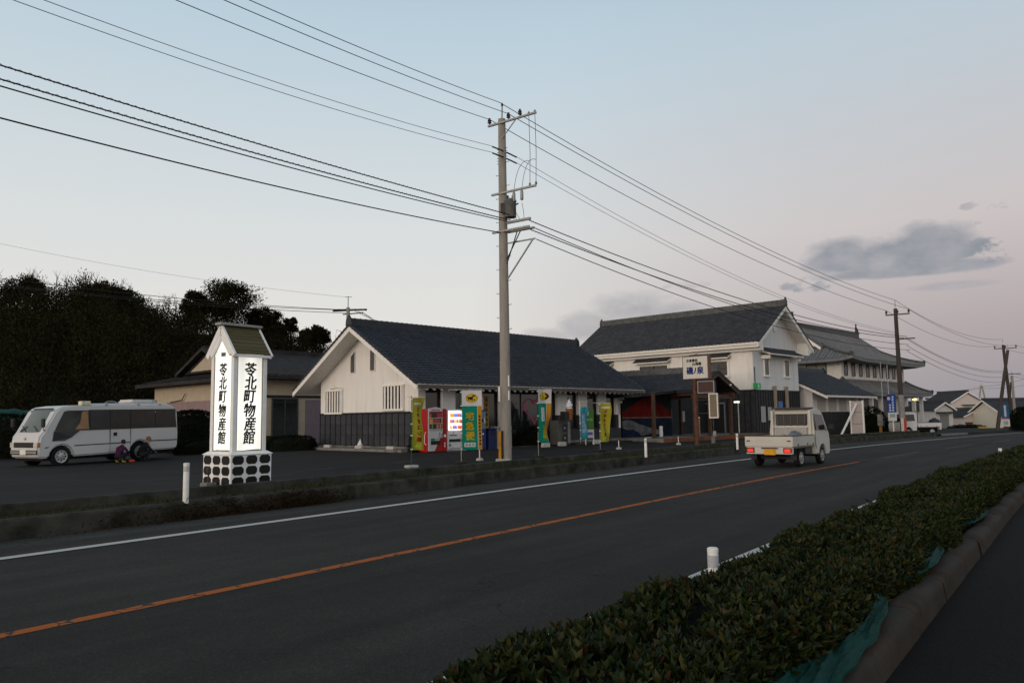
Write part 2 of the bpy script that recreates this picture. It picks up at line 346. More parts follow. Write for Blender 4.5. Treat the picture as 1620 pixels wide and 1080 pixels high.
def asphalt(name, col, rough=.88, patch=None):
    m = bpy.data.materials.new(name); m.use_nodes = True; n = m.node_tree.nodes; l = m.node_tree.links; b = n['Principled BSDF']
    tcn = n.new('ShaderNodeTexCoord'); v = tcn.outputs['Object']
    def noise(s, d=4, r=.5):
        q = n.new('ShaderNodeTexNoise'); q.inputs['Scale'].default_value = s; q.inputs['Detail'].default_value = d; q.inputs['Roughness'].default_value = r; l.new(v, q.inputs['Vector']); return q.outputs[0]
    def mapr(x, a, c, o0, o1):
        q = n.new('ShaderNodeMapRange'); l.new(x, q.inputs[0]); q.inputs[1].default_value = a; q.inputs[2].default_value = c; q.inputs[3].default_value = o0; q.inputs[4].default_value = o1; return q.outputs[0]
    def mul(a, c):
        q = n.new('ShaderNodeMath'); q.operation = 'MULTIPLY'; l.new(a, q.inputs[0]); l.new(c, q.inputs[1]); return q.outputs[0]
    fine = noise(95, 3, .7); big = noise(.28, 5); mid = noise(1.7, 6, .6)
    vo = n.new('ShaderNodeTexVoronoi'); vo.inputs['Scale'].default_value = 75; l.new(v, vo.inputs['Vector'])
    stone = mapr(vo.outputs['Color'], .55, 1.0, 1.0, 1.9)
    f = mul(mul(mapr(fine, .3, .7, .7, 1.3), mapr(big, .3, .7, .84, 1.16)), mul(mapr(mid, .3, .7, .88, 1.12), stone))
    mp = n.new('ShaderNodeMapping'); mp.vector_type = 'TEXTURE'; mp.inputs['Rotation'].default_value = (0, 0, R(51)); mp.inputs['Scale'].default_value = (9, .55, 1); l.new(v, mp.inputs[0])
    st = n.new('ShaderNodeTexNoise'); st.inputs['Scale'].default_value = 1.0; st.inputs['Detail'].default_value = 5; l.new(mp.outputs[0], st.inputs['Vector'])
    f = mul(f, mapr(st.outputs[0], .3, .7, .72, 1.32))          # streaks of wear along the lanes
    # a few hair cracks
    vc = n.new('ShaderNodeTexVoronoi'); vc.feature = 'DISTANCE_TO_EDGE'; vc.inputs['Scale'].default_value = .33
    wv = n.new('ShaderNodeVectorMath'); wv.operation = 'MULTIPLY_ADD'; nn = n.new('ShaderNodeTexNoise'); nn.inputs['Scale'].default_value = 1.3; nn.inputs['Detail'].default_value = 6; l.new(v, nn.inputs['Vector'])
    l.new(nn.outputs['Color'], wv.inputs[0]); wv.inputs[1].default_value = (1.6, 1.6, 1.6); l.new(v, wv.inputs[2]); l.new(wv.outputs[0], vc.inputs['Vector'])
    crack = mapr(vc.outputs['Distance'], .0, .005, 0, 1); gate = mapr(noise(.21, 3), .46, .56, 1, 0)
    mx = n.new('ShaderNodeMath'); mx.operation = 'MAXIMUM'; l.new(crack, mx.inputs[0]); l.new(gate, mx.inputs[1])
    f = mul(f, mapr(mx.outputs[0], 0, 1, .35, 1))
    co = n.new('ShaderNodeMix'); co.data_type = 'RGBA'; co.blend_type = 'MULTIPLY'; co.inputs[0].default_value = 1; co.inputs[6].default_value = (*col, 1); l.new(f, co.inputs[7]); l.new(co.outputs[2], b.inputs['Base Color'])
    b.inputs['Roughness'].default_value = rough; b.inputs['Specular IOR Level'].default_value = .12
    bp = n.new('ShaderNodeBump'); bp.inputs['Strength'].default_value = .55; bp.inputs['Distance'].default_value = .006; l.new(fine, bp.inputs['Height']); l.new(bp.outputs[0], b.inputs['Normal'])
    MATS[name] = m; return m
m_road = asphalt('road_asphalt', (.0262, .0238, .0208))
m_gutter = asphalt('gutter_asphalt', (.034, .033, .029), .92)
m_lot = asphalt('parking_asphalt', (.0185, .0172, .0165), .92)
m_walk = asphalt('pavement_asphalt', (.0085, .0080, .0078), .95)
def paint(name, col, wear, cw=None):
    """road paint: chipped edges and cracks let the asphalt show through"""
    m = bpy.data.materials.new(name); m.use_nodes = True; n = m.node_tree.nodes; l = m.node_tree.links; b = n['Principled BSDF']
    tcn = n.new('ShaderNodeTexCoord'); v = tcn.outputs['Object']
    a = n.new('ShaderNodeTexNoise'); a.inputs['Scale'].default_value = 22; a.inputs['Detail'].default_value = 8; a.inputs['Roughness'].default_value = .7; l.new(v, a.inputs['Vector'])
    r = n.new('ShaderNodeMapRange'); r.inputs[1].default_value = wear; r.inputs[2].default_value = wear + .06; l.new(a.outputs[0], r.inputs[0]); fac = r.outputs[0]
    if cw:
        vc = n.new('ShaderNodeTexVoronoi'); vc.feature = 'DISTANCE_TO_EDGE'; vc.inputs['Scale'].default_value = 2.6; wv = n.new('ShaderNodeVectorMath'); wv.operation = 'MULTIPLY_ADD'
        nn = n.new('ShaderNodeTexNoise'); nn.inputs['Scale'].default_value = 6; l.new(v, nn.inputs['Vector']); l.new(nn.outputs['Color'], wv.inputs[0]); wv.inputs[1].default_value = (.25,) * 3; l.new(v, wv.inputs[2]); l.new(wv.outputs[0], vc.inputs['Vector'])
        r2 = n.new('ShaderNodeMapRange'); r2.inputs[1].default_value = cw; r2.inputs[2].default_value = cw * 1.6; r2.inputs[3].default_value = 1; r2.inputs[4].default_value = 0; l.new(vc.outputs['Distance'], r2.inputs[0])
        mm = n.new('ShaderNodeMath'); mm.operation = 'MAXIMUM'; l.new(r2.outputs[0], mm.inputs[0]); l.new(fac, mm.inputs[1]); fac = mm.outputs[0]
    mx = n.new('ShaderNodeMix'); mx.data_type = 'RGBA'; mx.inputs[6].default_value = (*col, 1); mx.inputs[7].default_value = (.04, .038, .036, 1); l.new(fac, mx.inputs[0]); l.new(mx.outputs[2], b.inputs['Base Color'])
    b.inputs['Roughness'].default_value = .75; b.inputs['Specular IOR Level'].default_value = .1; MATS[name] = m; return m
m_pwhite = paint('white_road_paint', (.50, .49, .46), .63)
m_porange = paint('orange_road_paint', (.37, .098, .016), .60, .024)
m_pfaint = paint('worn_white_road_paint', (.085, .082, .078), .50)

# ---------------------------------------------------------------- ground, road, pavement
m_ground = mat('field_ground', (.065, .062, .035), .95, .35, .6, .5, 8, dark=(.035, .045, .018), dscale=.25, dmin=.45)
gx = np.array(sorted(set(list(np.arange(-150, 151, 6)) + [-2500, -1500, -900, -500, -300, -200, 200, 300, 500, 900, 1500, 2500]))); gy = np.array(sorted(set(list(np.arange(-60, 241, 5)) + [-2500, -900, -400, -150, 300, 400, 600, 900, 1500, 2500])))
V = [(x, y, float(zdip(y)) - .07) for y in gy for x in gx]; k = len(gx)
F = [(j * k + i, j * k + i + 1, (j + 1) * k + i + 1, (j + 1) * k + i) for j in range(len(gy) - 1) for i in range(k - 1)]
tag(npmesh('ground', V, F, m_ground), kind='structure')
zd = lambda x, y: zdip(y)
SS = list(np.arange(-30, 80, 1.0)) + list(np.arange(80, 261, 6.0))
ribbon('road', m_road, SS, [(-11.35, 0), (-6.7, .03), (-2.62, 0)], zd)
ribbon('gutter', m_gutter, SS, [(lambda s: kerbq(s) + .03, .001), (-11.35, .001)], zd)
tag(ribbon('road_line_far_edge', m_pwhite, SS, [(-10.74, .012), (-10.54, .0135)], zd), kind='structure')
tag(ribbon('road_line_near_edge', m_pwhite, SS, [(-3.36, .010), (-3.20, .009)], zd), kind='structure')
tag(ribbon('road_line_centre', m_porange, list(np.arange(-30, 27.3, .8)), [(-6.76, .0325), (-6.62, .0325)], zd), kind='structure')
for i in range(14):
    s = 29.5 + i * 8.5
    tag(ribbon('road_line_dash', m_pfaint, [s, s + 2, s + 4.5], [(-6.77, .0325), (-6.62, .0325)], zd), kind='structure')
# far kerb (concrete, then a narrow bed, then a second low wall along the parking lot)
kb = lambda d: (lambda s: kerbq(s) - d)
SK = list(np.arange(-30, 62, 1.0))
ribbon('kerb_road_side', m_dconc, SK, [(kb(0), -.02), (kb(.03), .25), (kb(.06), .285), (kb(.16), .285), (kb(.18), .20)], zd)
m_soil = mat('bed_soil', (.024, .020, .013), .95, .4, 3, .8, 18)
ribbon('planting_bed', m_soil, SK, [(kb(.17), .235), (kb(.6), .255), (kb(1.12), .245)], zd)
ribbon('kerb_lot_side', m_dconc, SK, [(kb(1.08), .15), (kb(1.11), .385), (kb(1.14), .405), (kb(1.26), .405), (kb(1.29), .37), (kb(1.30), -.05)], zd)
ribbon('parking_lot', m_lot, list(np.arange(-40, 62, 1.0)) + list(np.arange(62, 130, 4.0)), [(kb(1.2 + d), .0) for d in (0, 1, 2, 3, 4, 5, 6, 7, 8, 9, 10, 11, 12, 13, 14, 16, 18, 20, 24, 30, 40, 60)], zlot)
# gap and driveway kerb at the far end
ribbon('kerb_far_end', m_conc, list(np.arange(62, 70, 1.0)), [(kb(0), -.02), (kb(.03), .12), (kb(.3), .12), (kb(1.3), .02)], zd)
# near side: road kerb, hedge bed, walk kerb, footpath
ribbon('kerb_near_side', m_conc, SS, [(-2.64, -.02), (-2.62, .12), (-2.60, .14), (-2.50, .14), (-2.48, .05)], zd)
ribbon('hedge_bed', m_soil, SS, [(-2.49, .11), (-1.8, .15), (-1.17, .15)], zd)
m_walkkerb = mat('walk_kerb_concrete', (.046, .037, .030), .85, .22, 3, .35, 40, dark=(.026, .021, .017), dscale=2.0, dmin=.52)
kfo = ribbon('kerb_footpath', m_dconc, SS, [(-1.25, .12), (-1.245, .255), (-1.08, .250), (-1.055, .09)], zd)
KP = [(-1.26, .14), (-1.257, .25), (-1.240, .272), (-1.20, .278), (-1.12, .274), (-1.085, .264), (-1.062, .240), (-1.055, .20), (-1.04, .09)]
s = -6.0; ki = 0
while s < 60:
    L = 1.2; dz = random.uniform(-.004, .004); dq = random.uniform(-.005, .005)
    k_ = ribbon('kerb_stone', m_walkkerb, [s + .006, s + .012, s + L / 2, s + L - .012, s + L - .006], [(q + dq, z + dz) for q, z in KP], zd, None, kfo)
    for p_ in k_.data.polygons: p_.use_smooth = True
    for vi in list(range(0, 9)) + list(range(36, 45)): k_.data.vertices[vi].co.z -= .006
    s += L
ribbon('footpath', m_walk, SS, [(-1.04, .10), (1, .10), (4.5, .10)], zd)
# parking marks on the lot
for i, (t, n, L, a) in enumerate(((11.6, -21.5, 1.0, 0), (13.3, -22.5, 1.4, 0), (17.0, -22.3, 1.1, 0), (24.0, -22.4, .8, 0), (26.5, -22.6, 1.2, 0), (14.2, -20.6, 1.2, 0))):
    p = W(t, n); q = W(t + L, n); m = MB(); d = NV * .05
    m.add([G(p - d, .005), G(q - d, .005), G(q + d, .005), G(p + d, .005)], [(0, 1, 2, 3)])
    tag(m.build('parking_line', m_pfaint), kind='structure')

# ---------------------------------------------------------------- roofs with real tiles
def tile_mesh(tw, te, m, k=6):
    key = 'pantile_%.3f_%.3f_%s' % (tw, te, m.name)
    if key in bpy.data.meshes: return bpy.data.meshes[key]
    V, F = tile_geo(tw, te, k); me = bpy.data.meshes.new(key); me.from_pydata([tuple(v) for v in V], [], [tuple(f) for f in F]); me.materials.append(m); me.update(); return me
def tile_geo(tw, te, k=6):
    xs = np.linspace(0, 1, k + 1); h = .032 * (.5 - .5 * np.cos(2 * np.pi * (xs ** .8)))
    lo = [(x * tw, 0, z + .030) for x, z in zip(xs, h)]; hi = [(x * tw, te * 1.08, z + .004) for x, z in zip(xs, h)]; bt = [(x * tw, 0, z + .003) for x, z in zip(xs, h)]
    V = np.array(lo + hi + bt); n = k + 1
    F = [(i, i + 1, n + i + 1, n + i) for i in range(k)] + [(2 * n + i, 2 * n + i + 1, i + 1, i) for i in range(k)]
    return V, np.array(F)
def tile_slope(roof, o, ex, eu, width, length, tw, te, m, nparts=0, near=None, k=6, name='roof_tile'):
    """tiles on a roof plane: o lower left corner, ex along the eave, eu up the slope (local to the roof)"""
    ex, eu = Vector(ex).normalized(), Vector(eu).normalized(); nz = ex.cross(eu); o = Vector(o)
    nc, nr = max(1, round(width / tw)), max(1, round(length / te)); tw, te = width / nc, length / nr
    A = np.array([ex, eu, nz]); P = []
    for r in range(nr):
        for c in range(nc): P.append(np.array(o) + A[0] * c * tw + A[1] * r * te)
    P = np.array(P); mw = np.array(world_of(roof))
    ctr = P @ mw[:3, :3].T + mw[:3, 3]; d = np.linalg.norm(ctr - np.array([0, 0, EYE]), axis=1); order = np.argsort(d)
    part = order[:nparts]; rest = order[nparts:]
    if nparts:
        me = tile_mesh(round(tw, 4), round(te, 4), m, k)
        for i in part:
            t = bpy.data.objects.new(name, me); C.objects.link(t); t.parent = roof
            p = P[i] + A[2] * random.uniform(0, .006)
            t.matrix_basis = Matrix(((ex.x, eu.x, nz.x, p[0]), (ex.y, eu.y, nz.y, p[1]), (ex.z, eu.z, nz.z, p[2]), (0, 0, 0, 1)))
    if len(rest):
        V, F = tile_geo(tw, te, k); nv = len(V); lv = V @ A
        J = rng.uniform(0, .006, len(rest))[:, None] * A[2]
        VV = (lv[None] + (P[rest] + J)[:, None]).reshape(-1, 3); FF = (F[None] + (np.arange(len(rest)) * nv)[:, None, None]).reshape(-1, 4)
        npmesh(name + 's', VV, FF, m, roof, 'stuff')
def world_of(o):
    m = o.matrix_basis.copy()
    while o.parent: o = o.parent; m = o.matrix_basis @ m
    return m
def gable_roof(root, x0, x1, yc, hw, ze, zr, m_t, m_r, m_barge, tw=.28, te=.25, nparts=0, th=.16, barge=.28, sides=(1, 1), ridge_h=.30, k=6, soffit=None):
    """ridge along local x, eaves at yc-hw and yc+hw; returns the roof part"""
    run = math.hypot(hw, zr - ze); dz = th
    roof = MB(); roof.prism([(yc - hw, ze), (yc, zr), (yc + hw, ze), (yc + hw, ze - dz), (yc, zr - dz * 1.05), (yc - hw, ze - dz)], 'x', x0 + .06, x1 - .06)
    ro = roof.build('roof', soffit or m_barge, root)
    up = (0, hw, zr - ze); e = .05 / run
    tile_slope(ro, (x0, yc - hw - hw * e, ze - (zr - ze) * e + .004), (1, 0, 0), up, x1 - x0, run + .0, tw, te, m_t, nparts if sides[0] else 0, k=k)
    tile_slope(ro, (x1, yc + hw + hw * e, ze - (zr - ze) * e + .004), (-1, 0, 0), (0, -hw, zr - ze), x1 - x0, run, tw, te, m_t, nparts if sides[1] else 0, k=k)
    # ridge: courses of flat tiles under a run of half-round caps
    rd = MB(); rd.box(x0, x1, yc - .15, yc + .15, zr - .10, zr + ridge_h * .5)
    rd.box(x0 - .004, x1 + .004, yc - .13, yc + .13, zr + ridge_h * .5, zr + ridge_h * .72)
    rid = rd.build('ridge', m_r, ro)
    L = .30; n = int((x1 - x0) / L); caps = MB()
    for i in range(n):
        a = x0 + i * (x1 - x0) / n; b = a + (x1 - x0) / n * 1.04; z = zr + ridge_h * .70
        pts = [(yc + .12 * math.cos(q), z + .10 * math.sin(q)) for q in np.linspace(0, math.pi, 7)]; caps.prism(pts, 'x', a, b - .02)
        caps.prism([(yc + (y - yc) * 1.13, z + (zz - z) * 1.13) for y, zz in pts], 'x', b - .05, b)
    caps.build('ridge_caps', m_r, ro)['kind'] = 'stuff'
    for xe, sgn in ((x0, -1), (x1, 1)):
        oni = MB(); oni.prism([(yc - .24, zr - .05), (yc + .24, zr - .05), (yc + .20, zr + ridge_h * .75), (yc, zr + ridge_h + .16), (yc - .20, zr + ridge_h * .75)], 'x', xe - .07 if sgn < 0 else xe - .03, xe + .03 if sgn < 0 else xe + .07)
        oni.build('ridge_end_tile', m_r, ro, bevel=.02)
        for sg in (-1, 1):                                  # bargeboards
            bb = MB(); y_e, y_r = yc + sg * hw, yc
            bb.prism([(y_e, ze - .03), (y_r, zr - .03), (y_r, zr - .03 - barge), (y_e, ze - .03 - barge * .92)], 'x', xe - .02 if sgn < 0 else xe - .07, xe + .07 if sgn < 0 else xe + .02)
            bb.build('bargeboard', m_barge, ro)
            vt = MB()                                       # verge tiles stepping down the gable edge
            for j in range(int(run / te)):
                u0 = j / int(run / te); yy = y_e + (y_r - y_e) * u0; zz = ze + (zr - ze) * u0; u1 = (j + 1.08) / int(run / te); y2 = y_e + (y_r - y_e) * u1; z2 = ze + (zr - ze) * u1
                vt.add([(xe + sgn * .05, yy, zz + .06), (xe + sgn * .05, y2, z2 + .03), (xe + sgn * .05, y2, z2 - .09), (xe + sgn * .05, yy, zz - .06), (xe - sgn * .14, yy, zz + .07), (xe - sgn * .14, y2, z2 + .04)],
                       [(0, 1, 2, 3), (0, 4, 5, 1), (0, 3, 4)])
            vt.build('verge_tiles', m_t, ro)['kind'] = 'stuff'
    return ro
# ---------------------------------------------------------------- low shop with the tiled roof
b1 = thing('shop_building', 'low white shop with long dark tiled roof and charcoal dado behind the vending machines', 'building', W(21.3, -26.2), GA)
YC, HW, ZE, ZR, LB = 3.70, 4.85, 3.08, 5.95, 14.5
roofz = lambda y: ZE + (ZR - ZE) * (1 - abs(y - YC) / HW) - .17
b1roof = gable_roof(b1, -1.0, LB + .75, YC, HW, ZE, ZR, m_tile, m_ridge, m_trim, .28, .25, 290, sides=(1, 0))
for xw, nm in ((0, 'wall'), (LB - .18, 'wall')):
    MB().prism([(0, .3), (7.6, .3), (7.6, roofz(7.6)), (YC, roofz(YC)), (0, roofz(0))], 'x', xw, xw + .18).build(nm, m_white, b1)
bx('wall', m_white, b1, .18, LB - .18, 7.45, 7.6, .3, roofz(7.6))
bx('wall', m_dark, b1, .18, LB - .18, .55, .62, .3, roofz(.6))
bx('plinth', m_conc, b1, -.06, LB + .06, -.06, 7.66, -.1, .42)
# dado: boards between battens, three boards high
bx('dado_backing', m_black2, b1, -.02, -.001, -.02, 7.62, .42, 1.90)
pm = MB().box(-.035, -.0205, 0, .40, 0, .455).mesh('dado_panel', m_dadopanel)
bt = MB().box(-.062, -.0205, -.018, .018, .42, 1.90).mesh('dado_batten', m_black2, bevel=.004)
nb = 17
for i in range(nb + 1):
    y = .0 + i * 7.58 / nb
    o = link('dado_batten', bt, b1, (0, y, 0))
    if i < nb:
        for j in range(3):
            p = link('dado_panel', pm, b1, (random.uniform(-.003, .002), y + .022, .445 + j * .478))
bx('dado_cap', m_black2, b1, -.075, -.0205, -.03, 7.64, 1.90, 1.955)
def lattice(root, y0, y1, z0, z1, nbars):
    w = MB(); w.box(-.02, -.004, y0, y1, z0, z1); wi = w.build('window', m_dark, root)
    f = MB(); f.box(-.10, -.003, y0 - .07, y1 + .07, z1, z1 + .07).box(-.12, -.003, y0 - .08, y1 + .08, z0 - .09, z0).box(-.09, -.003, y0 - .06, y0, z0, z1).box(-.09, -.003, y1, y1 + .06, z0, z1)
    f.build('window_frame', m_trim, wi, bevel=.008)
    bm_ = MB().box(-.075, -.03, -.055, .055, z0, z1).mesh('lattice_bar', m_trim, bevel=.008)
    for i in range(nbars):
        link('lattice_bar', bm_, wi, (0, y0 + (i + .5) * (y1 - y0) / nbars, 0))
lattice(b1, .99, 2.40, 2.08, 3.08, 6); lattice(b1, 5.70, 7.05, 1.99, 3.0, 6)
for y0, y1, top0, top1, z0 in ((3.10, 3.44, 4.62, 4.88, 3.86), (4.66, 5.0, 4.88, 4.62, 3.84)):
    v = MB().prism([(y0, z0), (y1, z0), (y1, top1), (y0, top0)], 'x', -.012, -.003).build('vent', mat('vent_grey', (.09, .092, .095), .6), b1)
    f = MB(); f.box(-.05, -.004, y0 - .03, y0, z0 - .03, top0).box(-.05, -.004, y1, y1 + .03, z0 - .03, top1).box(-.05, -.004, y0, y1, z0 - .03, z0); f.build('vent_frame', m_white, v)
MB().tube([(-.03, 5.55, 3.12), (-.03, 6.2, 3.16), (-.03, 6.75, 3.12)], .012, 6).build('conduit', m_steel, b1)
# front: white piers, dark boards below, glass between
piers = [(.0, .40), (1.38, 2.13), (3.11, 3.86), (4.95, 5.30), (9.12, 9.87), (10.8, 11.55), (12.53, 13.21), (14.12, 14.5)]
for a, b in piers: bx('pier', m_white2, b1, a + (.181 if a == 0 else 0), b, .0, .30, 1.72 if a > 9 else 1.0, roofz(0) - .02)
bx('dado_front', m_black, b1, .0, LB, -.012, .30, .42, .98)
for a, b in piers:
    if a > 9: bx('pier_board', m_black, b1, a, b, .004, .30, .98, 1.72)
edges = [0.40] + [v for p in piers[1:] for v in p]
for i in range(0, len(edges) - 1, 2):
    a, b = edges[i], edges[i + 1]
    if b - a < .05: continue
    w = bx('window', m_glass, b1, a + .002, b - .002, .20, .215, .98, 2.82)
    f = MB(); n = max(1, round((b - a) / 1.15))
    frame_rect(f, a + .003, b - .003, .98, 2.82, .16, .05, .06)
    for j in range(1, n): f.box(a + j * (b - a) / n - .025, a + j * (b - a) / n + .025, .165, .205, 1.04, 2.76)
    f.build('window_frame', m_black2, w)
bx('lintel', m_black2, b1, .19, LB - .19, .02, .30, 2.825, roofz(0) - .01)
bx('eave_fascia', mat('eave_grey', (.10, .095, .09), .7), b1, -.95, LB + .7, YC - HW - .03, YC - HW + .03, ZE - .20, ZE - .05)
rm = MB().beam((0, YC - HW + .05, ZE - .24), (0, .0, roofz(0) - .08), .07, .10).mesh('rafter', m_white2)
for i in range(40): link('rafter', rm, b1, (-.8 + i * (LB + 1.3) / 39, 0, 0))
# corbels at the far corner
for i, z in enumerate((2.75, 2.55, 2.35)): bx('corbel', m_white2, b1, LB + .002, LB + .62 - i * .2, .02, .16, z, z + .14)
# heart drawn on the glass of the wide window (flat paint on the pane)
hp = []
for i in range(49):
    t = -math.pi + 2 * math.pi * i / 48
    x = 16 * math.sin(t) ** 3; y = 13 * math.cos(t) - 5 * math.cos(2 * t) - 2 * math.cos(3 * t) - math.cos(4 * t)
    hp.append((7.55 + x * .047, .196, 2.02 + y * .043))
MB().tube(hp, [.035 + .012 * math.sin(i * .7) for i in range(49)], 6).build('painted_heart', mat('pink_window_paint', (.50, .08, .22), .6, .25, 9), b1)
s_ = bx('notice', mat('amber_notice', (.30, .17, .02), .5), b1, 4.1, 4.38, .185, .194, 1.15, 2.65)
for i in range(6): bx('notice_mark', mat('notice_ink', (.04, .03, .01), .6), b1, 4.17, 4.31, .181, .1845, 1.25 + i * .225, 1.41 + i * .225)
# tv aerial on the back slope
a = thing('tv_aerial', 'thin metal television aerial on the hidden slope of the shop roof', 'aerial', W(22.6, -33.0, 3.72), GA)
m = MB(); m.tube([(0, 0, 0), (0, 0, 1.55)], .014, 6); m.build('mast', m_dsteel, a)
for z, L, nn in ((1.4, .8, 6), (1.0, .55, 4)):
    m = MB(); m.tube([(-L / 2, 0, z), (L / 2, 0, z)], .01, 5)
    for i in range(nn): m.tube([(-L / 2 + L * i / (nn - 1), -.28, z), (-L / 2 + L * i / (nn - 1), .28, z)], .006, 5)
    m.build('antenna_elements', m_dsteel, a)

# ---------------------------------------------------------------- two storey storehouse restaurant
b2 = thing('storehouse_restaurant', 'two storey white plaster storehouse with dark ground floor and big grey tiled gable roof', 'building', W(51.85, -24.5), GA + math.pi / 2)
HB, DB, ZE2, ZR2 = 3.45, 14.4, 6.35, 9.15
rz2 = lambda y: ZE2 + (ZR2 - ZE2) * (1 - abs(y) / (HB + .85)) - .17
b2roof = gable_roof(b2, -.85, DB + .7, 0, HB + .85, ZE2, ZR2, m_tile2, m_ridge2, m_trim, .30, .27, 0, k=4, ridge_h=.42, barge=.34)
for xw in (0, DB - .2): MB().prism([(-HB, 3.2), (HB, 3.2), (HB, rz2(HB)), (0, rz2(0)), (-HB, rz2(HB))], 'x', xw, xw + .2).build('wall', m_white2 if xw == 0 else m_white, b2)  # gable towards the road takes the greyer copy, its shade painted in
for sg in (-1, 1): bx('wall', m_white, b2, .2, DB - .2, *sorted((sg * HB, sg * (HB - .2))), 3.2, rz2(HB))
bx('ground_floor', m_black, b2, -.03, DB + .03, -HB - .03, HB + .03, -.5, 3.2)
bx('string_course', m_black2, b2, -.08, DB + .08, -HB - .08, HB + .08, 3.2, 3.27)
bm_ = MB().box(-.07, -.031, -.03, .03, .25, 3.2).mesh('batten', m_black2)
for i in range(19): link('batten', bm_, b2, (0, -HB + .1 + i * (2 * HB - .2) / 18, 0))
bm2 = MB().box(-.03, .03, HB + .031, HB + .07, .25, 3.2).mesh('batten', m_black2)
for i in range(34): link('batten', bm2, b2, (.3 + i * (DB - .6) / 33, 0, 0))
# stepped plaster cornice under the eave (left side)
for sg in (1, -1):
    MB().prism([(sg * HB, rz2(HB) - .02), (sg * (HB + .72), ZE2 - .12), (sg * (HB + .72), ZE2 - .34), (sg * (HB + .35), ZE2 - .36), (sg * (HB + .32), ZE2 - .52), (sg * HB, ZE2 - .55)], 'x', -.80, DB + .64).build('cornice', m_trim, b2)
def hood(root, x0, x1, y, z, d, side, mt):
    """little tiled hood over a window on the wall y=const (side=+1 faces +y)"""
    h = MB(); h.prism([(y, z + .36), (y + side * d, z + .08), (y + side * d, z), (y, z + .22)], 'x', x0, x1).build('window_hood', m_trim, root)
    o = Vector(((x0, y + side * (d + .06), z + .08 + .006) if side < 0 else (x1, y + side * (d + .06), z + .08 + .006)))
    tile_slope(root, o, (1, 0, 0) if side < 0 else (-1, 0, 0), (0, -side * d, .28), x1 - x0, math.hypot(d + .06, .30), .28, .22, mt, 0, k=4, name='hood_tile')
    bx('hood_cap', mt, root, x0 - .02, x1 + .02, *sorted((y + side * .002, y + side * .14)), z + .34, z + .46)
for n0, n1 in ((-38.2, -36.2), (-33.5, -31.1), (-28.9, -26.35)):
    x0, x1 = -24.5 - n1, -24.5 - n0; y = HB + .003
    wi = bx('window', m_glass, b2, x0, x1, y, y + .02, 4.30, 5.25)
    f = MB(); f.box(x0 - .14, x1 + .14, y, y + .10, 5.25, 5.40).box(x0 - .18, x1 + .18, y, y + .13, 4.16, 4.30).box(x0 - .14, x0, y, y + .09, 4.30, 5.25).box(x1, x1 + .14, y, y + .09, 4.30, 5.25); f.build('window_frame', m_trim, wi, bevel=.01)
    MB().box((x0 + x1) / 2 - .03, (x0 + x1) / 2 + .03, y + .02, y + .05, 4.30, 5.25).box(x0, x1, y + .02, y + .045, 4.74, 4.78).build('glazing_bar', m_black2, wi)
    hood(b2, x0 - .3, x1 + .3, HB + .004, 5.42, .55, 1, m_tile2)
# road-facing gable: two narrow windows under one hood, round crest
for t0, t1 in ((49.98, 50.62), (53.05, 53.75)):
    ya, yb = 51.85 - t1, 51.85 - t0
    wi = bx('window', m_glass, b2, -.022, -.003, ya, yb, 4.28, 5.38)
    f = MB(); f.box(-.09, -.003, ya - .1, yb + .1, 5.38, 5.46).box(-.12, -.003, ya - .14, yb + .14, 4.14, 4.28).box(-.08, -.003, ya - .09, ya, 4.28, 5.38).box(-.08, -.003, yb, yb + .09, 4.28, 5.38); f.build('window_frame', m_trim, wi)
h = MB(); h.prism([(-.003, 6.02), (-.80, 5.70), (-.80, 5.60), (-.003, 5.84)], 'y', -2.75, 2.45); h.build('window_hood', m_trim, b2)
tile_slope(b2, (-.86, 2.5, 5.70), (0, -1, 0), (.80, 0, .33), 5.3, .9, .28, .22, m_tile2, 0, k=4, name='hood_tile')
bx('hood_cap', m_tile2, b2, -.16, -.003, -2.8, 2.5, 6.0, 6.14)
for y in (-2.5, 2.15): bx('hood_bracket', m_trim, b2, -.62, -.004, y - .09, y + .09, 5.36, 5.60)
MB().lathe([(.02, 0), (.22, .004), (.25, .05), (.16, .07), (.02, .075)], 20).build('crest', m_trim, b2, loc=(-.001, .05, 7.55)).rotation_euler = (0, -math.pi / 2, 0)
# ground floor of the gable: lit doorway, posters, tall name boards
d = bx('door', mat('door_glass', (.03, .03, .03), .1), b2, 2.2, 3.9, HB + .032, HB + .06, .30, 2.35)
f = MB(); f.box(2.1, 2.2, HB + .032, HB + .12, .3, 2.45).box(3.9, 4.0, HB + .032, HB + .12, .3, 2.45).box(2.1, 4.0, HB + .033, HB + .11, 2.36, 2.46).box(3.02, 3.08, HB + .06, HB + .10, .3, 2.36); f.build('door_frame', m_steel, d)
bx('door_lamp', mat('lit_tube', (.8, .8, .7), .4, emit=(1.0, .95, .75), est=1.1), b2, .9, 1.25, HB + .33, HB + .47, 2.40, 2.52)
bx('lamp_arm', m_steel, b2, .98, 1.16, HB + .03, HB + .40, 2.525, 2.56)
MB().box(.95, 1.01, HB + .36, HB + .42, .25, 2.40).build('lamp_post', mat('pale_post', (.55, .54, .48), .5), b2)
bx('name_board', mat('weathered_board', (.34, .27, .20), .7, .2, 3, stretch=(3, 3, .5)), b2, -.16, -.072, .45, .80, 1.75, 3.55)
bx('name_board', MATS['weathered_board'], b2, -.16, -.072, -1.35, -1.0, 1.75, 3.55)
bx('poster', mat('poster_pale', (.38, .37, .36), .6, .3, 14), b2, -.085, -.072, 2.1, 2.75, 1.1, 2.15)
bx('poster', MATS['poster_pale'], b2, -.085, -.072, 1.2, 1.75, 1.2, 2.1)
bx('poster', mat('poster_blue', (.10, .17, .42), .6, .5, 14), b2, -.085, -.072, -.55, .15, 1.8, 2.5)
